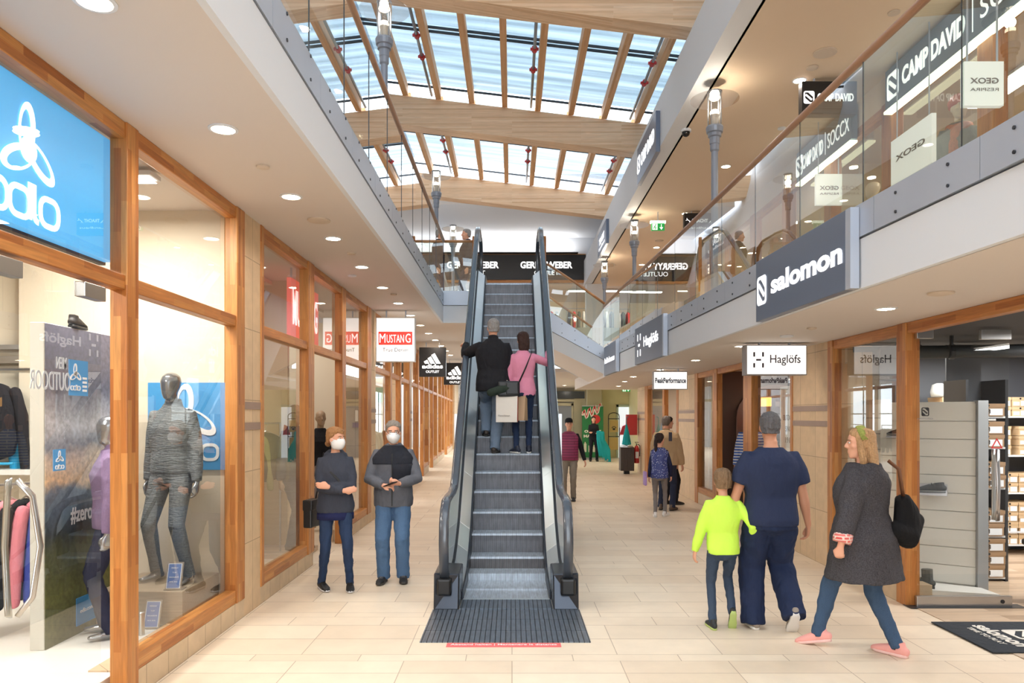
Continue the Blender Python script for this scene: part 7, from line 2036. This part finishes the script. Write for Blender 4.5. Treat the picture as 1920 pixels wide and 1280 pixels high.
for k, (z, r, y, c) in enumerate(((2.36, .06, 7.3, (62, 66, 70)), (2.45, .03, 7.9, (66, 70, 74)))):
    e = empty('ceiling_pipe', (3.75, y, z), label=['thick dark pipe crossing under the shoe shop ceiling', 'thin dark pipe crossing under the shoe shop ceiling'][k], cat='pipe')
    MB().tube([(0, .3, 0), (1.5, 0, 0), (4.4, -.6, 0)], r, seg=14).build('pipe', plain('dark_pipe_%d' % k, c, .5), e, smooth=True)
    for x in (.6, 1.7, 2.8): MB().tube([(x, .16 - x * .12 + .04, 0), (x + .04, .16 - x * .12 + .03, 0)], r * 1.25, seg=14).box(x, x + .02, .16 - x * .12, .2 - x * .12, 0, 2.52 - z).build('bracket', M_DARKMETAL, e)

# ---------------------------------------------------------------- outdoor shop (dark)
mannequin((4.22, 13.2, .0), R(160), 1.75, 'mannequin in blue and white striped top inside the dark outdoor shop', dict(mat=brick_mat('blue_white_stripes', (0, 2), 9, .05, (40, 90, 190), (60, 110, 205), (226, 232, 244), .012), hem=-.05, ease=.02), dict(mat=fabric('dark_brown_trousers', (60, 46, 40), .2)), plain('orange_mannequin_skin', (200, 130, 90), .5), head='face')
e = empty('shelf_unit', (4.45, 13.35, 0), label='dark wooden shelf tower with boots and gear in the outdoor shop', cat='shelf')
M_DWOOD = wood('dark_shelf_wood', 0, base=(110, 70, 44), dark=(84, 52, 32), light=(130, 86, 56))
for z in (.05, .40, .75, 1.1, 1.45, 1.75): MB().box(0, .7, 0, .4, z, z + .03).build('shelf_board', M_DWOOD, e)
MB().box(-.02, 0, 0, .4, 0, 2.1).box(.7, .72, 0, .4, 0, 2.1).build('upright', M_DWOOD, e)
k = 0
for z in (.43, .78, 1.13, 1.48):
    for x in (.15, .38, .58):
        c = [(150, 60, 40), (50, 46, 44), (120, 90, 60), (70, 80, 90)][k % 4]; k += 1
        shoe_obj((4.45 + x, 13.5, z), R(180 + 20), .24, fabric('gear_boot_%d' % (k % 4), c, .2, 60), M_DKSOLE, '%s boot on the dark shelf tower, %s row %s' % (['rust red', 'black', 'brown', 'slate'][(k - 1) % 4], ['lower', 'second', 'third', 'upper'][int((k - 1) / 3)], ['left', 'middle', 'right'][(k - 1) % 3]), boot=True, group='boots on the dark shelf tower')
e = empty('table_lamp', (4.62, 13.6, 1.78), label='glowing orange table lamp on top of the dark shelf tower', cat='lamp')
MB().lathe([(.05, 0), (.05, .01), (.012, .02), (.012, .12), (.001, .12)], seg=14).build('lamp_base', M_DARKMETAL, e); MB().lathe([(.10, .12), (.10, .28), (.098, .28), (.098, .12)], seg=20).build('lamp_shade', emis('orange_lamp_shade', (255, 190, 100), 2.2), e)
e = empty('picture_frame', (5.0, 13.6, 1.78), label='dark framed yellow picture leaning on top of the shelf tower', cat='picture')
MB().box(-.12, .12, 0, .02, 0, .36).build('frame', M_DWOOD, e); MB().box(-.085, .085, -.004, 0, .04, .32).build('print', plain('yellow_print', (220, 170, 60), .5, var=.3, vscale=20), e)
e = empty('arch_panel', (5.0, 14.15, 0), label='mauve arched wall panel with pale pill shapes in the outdoor shop', cat='wall panel')
m = MB(); flatpoly(m, FR(0, -.02, 0), [(-.75, .0), (.75, .0), (.75, 1.7)] + arc(0, 1.7, .75, .62, 0, 180, 16) + [(-.75, 1.7)], .03); m.build('board', plain('mauve_board', (150, 122, 118), .7), e)
m = MB()
for (x, z, vert) in ((-.55, 1.75, 1), (-.55, 1.2, 1), (-.3, 1.5, 0), (-.55, .6, 1), (.4, 1.6, 1), (.1, 1.95, 0)):
    ribbon(m, FR(x, -.04, z), [(0, -.12), (0, .12)] if vert else [(-.12, 0), (.12, 0)], .10)
m.build('pill_shapes', plain('pale_pink_pill', (226, 204, 196), .7), e)
for k, (x, y) in enumerate(((4.0, 11.95), (4.25, 12.2))):
    e = empty('ceiling_spotlight', (x, y, ZD), R(30), label='white cylinder spotlight under the outdoor shop ceiling, %s one' % ['left', 'right'][k], cat='spotlight', group='white spotlights of the outdoor shop')
    MB().tube([(0, 0, 0), (0, 0, -.08)], .01, seg=8).build('stem', M_BLACK, e); MB().tube([(0, .04, -.06), (0, -.06, -.2)], .045, seg=16).build('lamp_head', M_WHT, e, smooth=True)
e = empty('window_poster', (3.93, 10.5, 1.1), R(-92), label='pale window poster with grey lettering in the outdoor shop window', cat='poster')
MB().box(-.5, .5, 0, .01, -.95, 1.05).build('sheet', plain('pale_poster_sheet', (226, 222, 220), .6, var=.12, vscale=3), e)
t = MB()
for j, tx in enumerate(('OUTDOOR', 'SINCE', '1914')): fit_text(t, tx, FR(-.1, -.004, .6 - .16 * j), .5 if j == 0 else .3, .08)
t.build('lettering', plain('grey_print', (120, 110, 106), .6), e)
# shop beyond
mannequin((4.15, 17.8, 0), R(200), 1.72, 'headless pink garment display in the shop beyond the second stone pier', dict(mat=fabric('coral_pink_cloth', (240, 120, 110), .1), hem=-.3, ease=.05, name='dress'), None, plain('coral_skin', (240, 130, 120), .5), fem=True)
mannequin((4.2, 19.9, 0.22), R(200), 1.72, 'white mannequin in pale blue jacket in the last right shop window', dict(mat=fabric('pale_blue_cloth', (180, 196, 220), .15), hem=-.1, ease=.03), dict(mat=fabric('navy_trousers', (48, 54, 74), .2)), plain('white_mannequin_skin', (220, 220, 222), .4))
e = empty('window_poster', (4.0, 17.2, 2.15), R(-80), label='small white paper notice behind the glass under the small white hanging sign', cat='poster')
MB().box(-.16, .16, 0, .006, -.16, .16).build('sheet', M_WHT, e); MB().box(-.1, -.095, 0, .004, .16, .40).box(.095, .1, 0, .004, .16, .40).build('hanger', M_METAL, e); t = MB(); fit_text(t, 'OPEN', FR(0, -.003, 0), .2, .08); t.build('lettering', plain('cyan_print', (90, 160, 190), .6), e)
for k in range(5):
    garment(4.6 + .2 * k, 20.3, 1.6, R(0), .42, .75, fabric('peak_cloth_%d' % k, [(220, 120, 60), (60, 70, 90), (200, 200, 205), (160, 40, 50), (50, 60, 60)][k], .1), '%s jacket hanging in the last right shop window' % ['orange', 'slate', 'white', 'dark red', 'dark green'][k], group='jackets in the last right shop')
e = empty('clothes_rail', (5.0, 20.3, 0), label='steel rail with jackets in the last right shop window', cat='rack')
MB().tube([(-.5, 0, 1.615), (.5, 0, 1.615)], .012, seg=8).tube([(-.5, 0, 0), (-.5, 0, 1.62)], .012, seg=8).tube([(.5, 0, 0), (.5, 0, 1.62)], .012, seg=8).build('rail', M_STEEL, e)

# ---------------------------------------------------------------- far ground floor
yF = 31.0
e = empty('roll_up_banner', (3.20, 29.6, 0), label='green roll-up banner with white lettering and a red and white ribbon', cat='banner')
MB().box(-.42, .42, 0, .01, .08, 2.12).build('banner', plain('deep_green_print', (34, 120, 66), .6, var=.08), e)
MB().box(-.44, .44, -.08, .08, 0, .08).box(-.43, .43, -.01, .015, 2.11, 2.14).build('base', M_STEEL, e)
t = MB(); fit_text(t, 'OUTLET', FR(.0, -.004, 1.12), .66, .11, bold=.05); fit_text(t, 'MARKET', FR(.0, -.004, .93), .72, .11, bold=.05)
t.build('lettering', plain('cream_print', (244, 240, 226), .6), e)
wv = [(-.4 + .8 * k / 24 * .9, 1.75 + .16 * math.sin(k * .9) + .012 * k) for k in range(25)]
t = MB(); ribbon(t, FR(0, -.004, 0), wv, .09); t.build('white_ribbon', plain('cream_print', (244, 240, 226), .6), e); t = MB(); ribbon(t, FR(0, -.008, 0), [(x, z + .03) for x, z in wv], .03); t.build('red_ribbon', plain('ribbon_red', (206, 52, 48), .6), e)
t = MB(); flatpoly(t, FR(0, -.004, 0), arc(.12, 1.6, .18, .18, 0, 345, 20)); t.build('red_disc', MATS['ribbon_red'], e)
t = MB()
for x, h_ in ((-.3, .34), (-.12, .26), (.05, .22), (.22, .3)): t.box(x - .05, x + .05, -.008, -.003, .3, .3 + h_); t.box(x - .02, x + .02, -.008, -.003, .3 + h_, .36 + h_)
t.build('printed_bottles', plain('pale_bottle_print', (214, 214, 190), .6), e)
door = empty('door_1', (2.0, 30.98, 0)); door['kind'] = 'structure'
MB().box(-.42, .46, -.02, .02, 0, 2.15).build('door_leaf', plain('grey_glazed_door', (140, 146, 152), .3), door); MB().box(-.50, -.42, -.06, .04, 0, 2.25).box(.46, .54, -.06, .04, 0, 2.25).box(-.5, .54, -.06, .04, 2.15, 2.27).build('door_frame', M_BRASS, door)
struct(MB().box(2.55, 3.05, 30.9, 31.2, 0, 3.3).build('wall_far', M_BRASS)); struct(MB().box(-.4, 3.65, 30.85, 31.0, 2.32, 2.42).build('trim_16', M_BRASS))
struct(MB().box(.9, 3.0, 30.8, 30.88, 2.45, 2.75).build('window_60', plain('dark_transom_glass', (70, 76, 80), .1))); struct(MB().box(.5, 1.2, 30.7, 30.78, 2.3, 2.9).build('window_61', plain('green_transom_film', (60, 140, 100), .3)))
e = empty('notice_plate', (1.74, 30.88, 1.35), label='small blue notice plate beside the grey far door', cat='notice')
MB().box(-.14, .14, 0, .03, -.1, .1).build('plate', plain('blue_plate', (44, 60, 130), .5), e); MB().box(-.09, .03, -.0, .03, .16, .62).build('white_sheet', M_WHT, e)
e = empty('dog_bag_stand', (4.12, 30.2, 0), label='black tubular stand with two tan boards and a paw print', cat='stand')
fr_ = [(-.22, 0, .0), (-.22, 0, 1.72)] + [(.22 * math.cos(R(a)), 0, 1.72 + .14 * math.sin(R(a))) for a in range(180, -1, -20)][1:] + [(.22, 0, 0)]
MB().tube(fr_, .016, seg=8).box(-.22, .22, -.01, .01, 1.60, 1.63).box(-.22, .22, -.01, .01, .88, .91).build('frame', M_BLACK, e, smooth=False)
MB().box(-.17, .17, -.02, .02, 1.08, 1.56).build('board', plain('tan_board', (206, 178, 110), .6), e); MB().box(-.17, .17, -.02, .02, .36, .86).build('board', plain('tan_board', (206, 178, 110), .6), e)
t = MB(); flatpoly(t, FR(0, -.024, 1.20), arc(0, 0, .055, .045, 0, 340, 14))
for x, z in ((-.07, .06), (-.028, .095), (.028, .095), (.07, .06)): flatpoly(t, FR(x, -.024, 1.20 + z), arc(0, 0, .02, .028, 0, 340, 10))
t.build('paw_print', M_DKSOLE, e)
door = empty('door_2', (4.75, 30.98, 0)); door['kind'] = 'structure'
MB().box(-.34, .5, -.02, .02, 0, 2.1).build('door_leaf', emis('bright_door_glass', (232, 240, 248), .85), door); MB().box(-.42, -.34, -.06, .04, 0, 2.2).box(-.42, .5, -.06, .04, 2.1, 2.2).build('door_frame', plain('pale_green_frame', (206, 222, 200), .5), door)
MB().tube([(-.28, -.05, .9), (-.28, -.05, 1.25)], .012, seg=8).build('door_handle', M_STEEL, door)
t = tag(MB().prism([(0, 0, 0), (.32, 0, 0), (.26, 0, .42), (.12, 0, .36)], (0, .02, 0)).build('poster', plain('pink_red_print', (224, 70, 100), .6)), 'small pink poster on the bright far door', 'poster'); t.location = (4.45, 30.90, .95)
# things on the corner pier
e = empty('hose_cabinet', (3.70, 22.75, 1.15), label='red wall cabinet on the corner of the last stone pier', cat='cabinet')
MB().box(-.22, .10, -.12, .12, 0, .62).build('cabinet_body', M_RED, e, bevel=.008); MB().box(-.225, -.222, -.08, .08, .05, .57).build('cabinet_door', plain('bright_red_door', (226, 70, 66), .4), e)
e = empty('fire_extinguisher', (3.72, 22.3, .32), label='red fire extinguisher mounted on the last stone pier above the bin', cat='fire extinguisher')
MB().lathe([(.001, 0), (.075, 0), (.08, .03), (.08, .42), (.05, .50), (.02, .53), (.001, .53)], seg=18).build('cylinder', M_RED, e, smooth=False)
MB().tube([(0, 0, .53), (0, 0, .58)], .016, seg=8).tube([(0, 0, .58), (-.05, 0, .63), (.06, 0, .62)], .010, seg=8).tube([(.03, 0, .57), (.10, 0, .52), (.095, 0, .2)], .012, seg=8).build('valve_and_hose', M_BLACK, e, smooth=True)
MB().box(-.045, .045, -.084, -.07, .15, .34).build('label_sticker', M_LABEL, e)
e = empty('litter_bin', (3.42, 22.3, 0), label='dark square litter bin standing at the end of the right shopfronts', cat='bin')
MB().box(-.20, .20, -.20, .20, .10, .80).build('bin_body', plain('dark_brown_bin', (72, 64, 60), .5), e, bevel=.01)
for k in range(4): MB().box(-.205 + .1 * k + .005, -.205 + .1 * k + .095, -.212, -.20, .12, .78).build('slat', plain('dark_bin_slat', (60, 54, 52), .5), e)
MB().box(-.08, .08, -.08, .08, 0, .10).build('foot', M_BLACK, e); MB().lathe([(.2, .80), (.2, .83), (.12, .84), (.001, .84)], seg=20).build('ashtray_lid', M_STEEL, e)
o = MB(); 
o.lathe([(.02, .75), (.10, .40), (.14, .15), (.001, .12)], seg=9).tube([(0, 0, .7), (0, 0, .95), (.05, 0, .98)], .012, seg=8)
o = o.build('umbrella', MATS['teal_cloth']); o.location = (3.42, 22.3, .845 - .12); tag(o, 'folded teal umbrella standing on top of the litter bin', 'umbrella')

# ---------------------------------------------------------------- upper level
p = at(864, 418, 23.9)
e = empty('wall_spotlight', (p.x, 23.98, p.z), label='small black spotlight on the white end wall', cat='spotlight'); MB().box(-.06, .06, -.2, -.05, -.0, .18).build('lamp_head', M_BLACK, e, bevel=.01); MB().tube([(0, 0, -.1), (0, -.10, -.1), (0, -.12, .02)], .014, seg=8).build('bracket', M_BLACK, e)
pk = plain('pale_mannequin_skin', (238, 214, 190), .35)
o = MB().box(4.68, 5.2, 7.8, 8.5, ZRF, ZRF + .25).build('display_podium', M_WHT); tag(o, 'low white podium under the pink hat mannequin on the upper floor', 'podium')
I = mannequin((4.88, 8.15, ZRF + .25), R(150), 1.80, 'pale mannequin with pink knitted hat and rust scarf behind the near right balustrade', dict(mat=fabric('grey_coat', (120, 124, 130), .2), hem=-.2, ease=.03), dict(mat=fabric('dark_jeans', (50, 56, 70), .3)), pk, head='face', fem=True, yaw=20)
m = MB(); M = Matrix.Translation(I['headC']) @ I['Rt'] @ Matrix.Scale(I['s'], 4); m.tube([(0, -.02, .03), (0, -.02, .09), (0, -.02, .14), (0, -.02, .165)], [(.092, .112), (.10, .12), (.075, .09), (.03, .04)], side=(1, 0, 0), seg=18); m.xf(M); m.build('knitted_hat', fabric('salmon_knit', (226, 140, 120), .25, 80), I['root'], smooth=True)
m = MB().tube([I['T'](-.09, .0, .52), I['T'](-.05, .10, .50), I['T'](.05, .10, .48), I['T'](.09, .0, .52), I['T'](0, -.08, .54), I['T'](-.09, .0, .52)], .045, seg=10); m.tube([I['T'](.03, .12, .48), I['T'](.05, .15, .3), I['T'](.05, .14, .1)], [(.05, .02)] * 3, side=(1, 0, 0), seg=8); m.build('scarf', fabric('rust_check_scarf', (200, 120, 96), .5, 50), I['root'], smooth=True)
for k, (x, y, c, lb) in enumerate(((4.95, 10.2, (220, 206, 110), 'yellow'), (5.1, 13.2, (90, 130, 150), 'blue grey'), (5.0, 15.0, (150, 90, 70), 'brown'), (4.95, 4.5, (150, 110, 80), 'tan'))):
    mannequin((x, y, ZRF), R(60 + 30 * k), 1.78, 'mannequin in %s jacket behind the upper right shop windows' % lb, dict(mat=fabric('upper_cloth_%d' % k, c, .2), hem=-.12, ease=.03), dict(mat=fabric('dark_jeans', (50, 56, 70), .3)), pk)
for k in range(12):
    y = 3.2 + 1.45 * k; x = 5.6 + .3 * (k % 3)
    if abs(y - 5.4) < .5 or abs(y - 12.4) < .5 or abs(y - 17.5) < .5: y += .55
    e = empty('clothes_rail', (x, y, ZRF), label='clothes rail in the upper right shops, %s from the right edge' % ordn[k].replace('nearest', 'first'), cat='rack', group='clothes rails in the upper right shops')
    MB().tube([(0, -.45, 1.5), (0, .45, 1.5)], .012, seg=8).tube([(0, -.45, 0), (0, -.45, 1.5)], .012, seg=8).tube([(0, .45, 0), (0, .45, 1.5)], .012, seg=8).build('rail', M_STEEL, e)
    for j in range(5):
        c = [(200, 80, 60), (60, 60, 70), (220, 200, 170), (110, 130, 110), (160, 110, 80), (70, 90, 130)][(j + k) % 6]
        garment(x, y - .36 + .18 * j, ZRF + 1.49, R(0), .40, .72, fabric('upper_rail_cloth_%d' % ((j + k) % 6), c, .15), 'garment on the %s upper right rail' % ordn[k].replace('nearest', 'first'), name='shirt', group='garments on the %s upper right rail' % ordn[k].replace('nearest', 'first'), th=.03)
for k in range(5):
    x = -.6 + .95 * k
    e = empty('clothes_rail', (x, 26.0, ZLF), label='clothes rail in the far upper shop, %s from the left' % ordn[k].replace('nearest', 'first'), cat='rack', group='clothes rails in the far upper shop')
    MB().tube([(-.35, 0, 1.4), (.35, 0, 1.4)], .012, seg=8).tube([(-.35, 0, 0), (-.35, 0, 1.4)], .012, seg=8).tube([(.35, 0, 0), (.35, 0, 1.4)], .012, seg=8).build('rail', M_STEEL, e)
    for j in range(4): garment(x - .26 + .17 * j, 26.0, ZLF + 1.39, R(90), .38, .8, fabric('far_rail_cloth_%d' % ((j + k) % 4), [(220, 60, 60), (80, 90, 80), (230, 220, 210), (40, 44, 60)][(j + k) % 4], .15), 'garment on the %s rail of the far upper shop' % ordn[k].replace('nearest', 'first'), name='shirt', group='garments on the %s rail of the far upper shop' % ordn[k].replace('nearest', 'first'), th=.03)
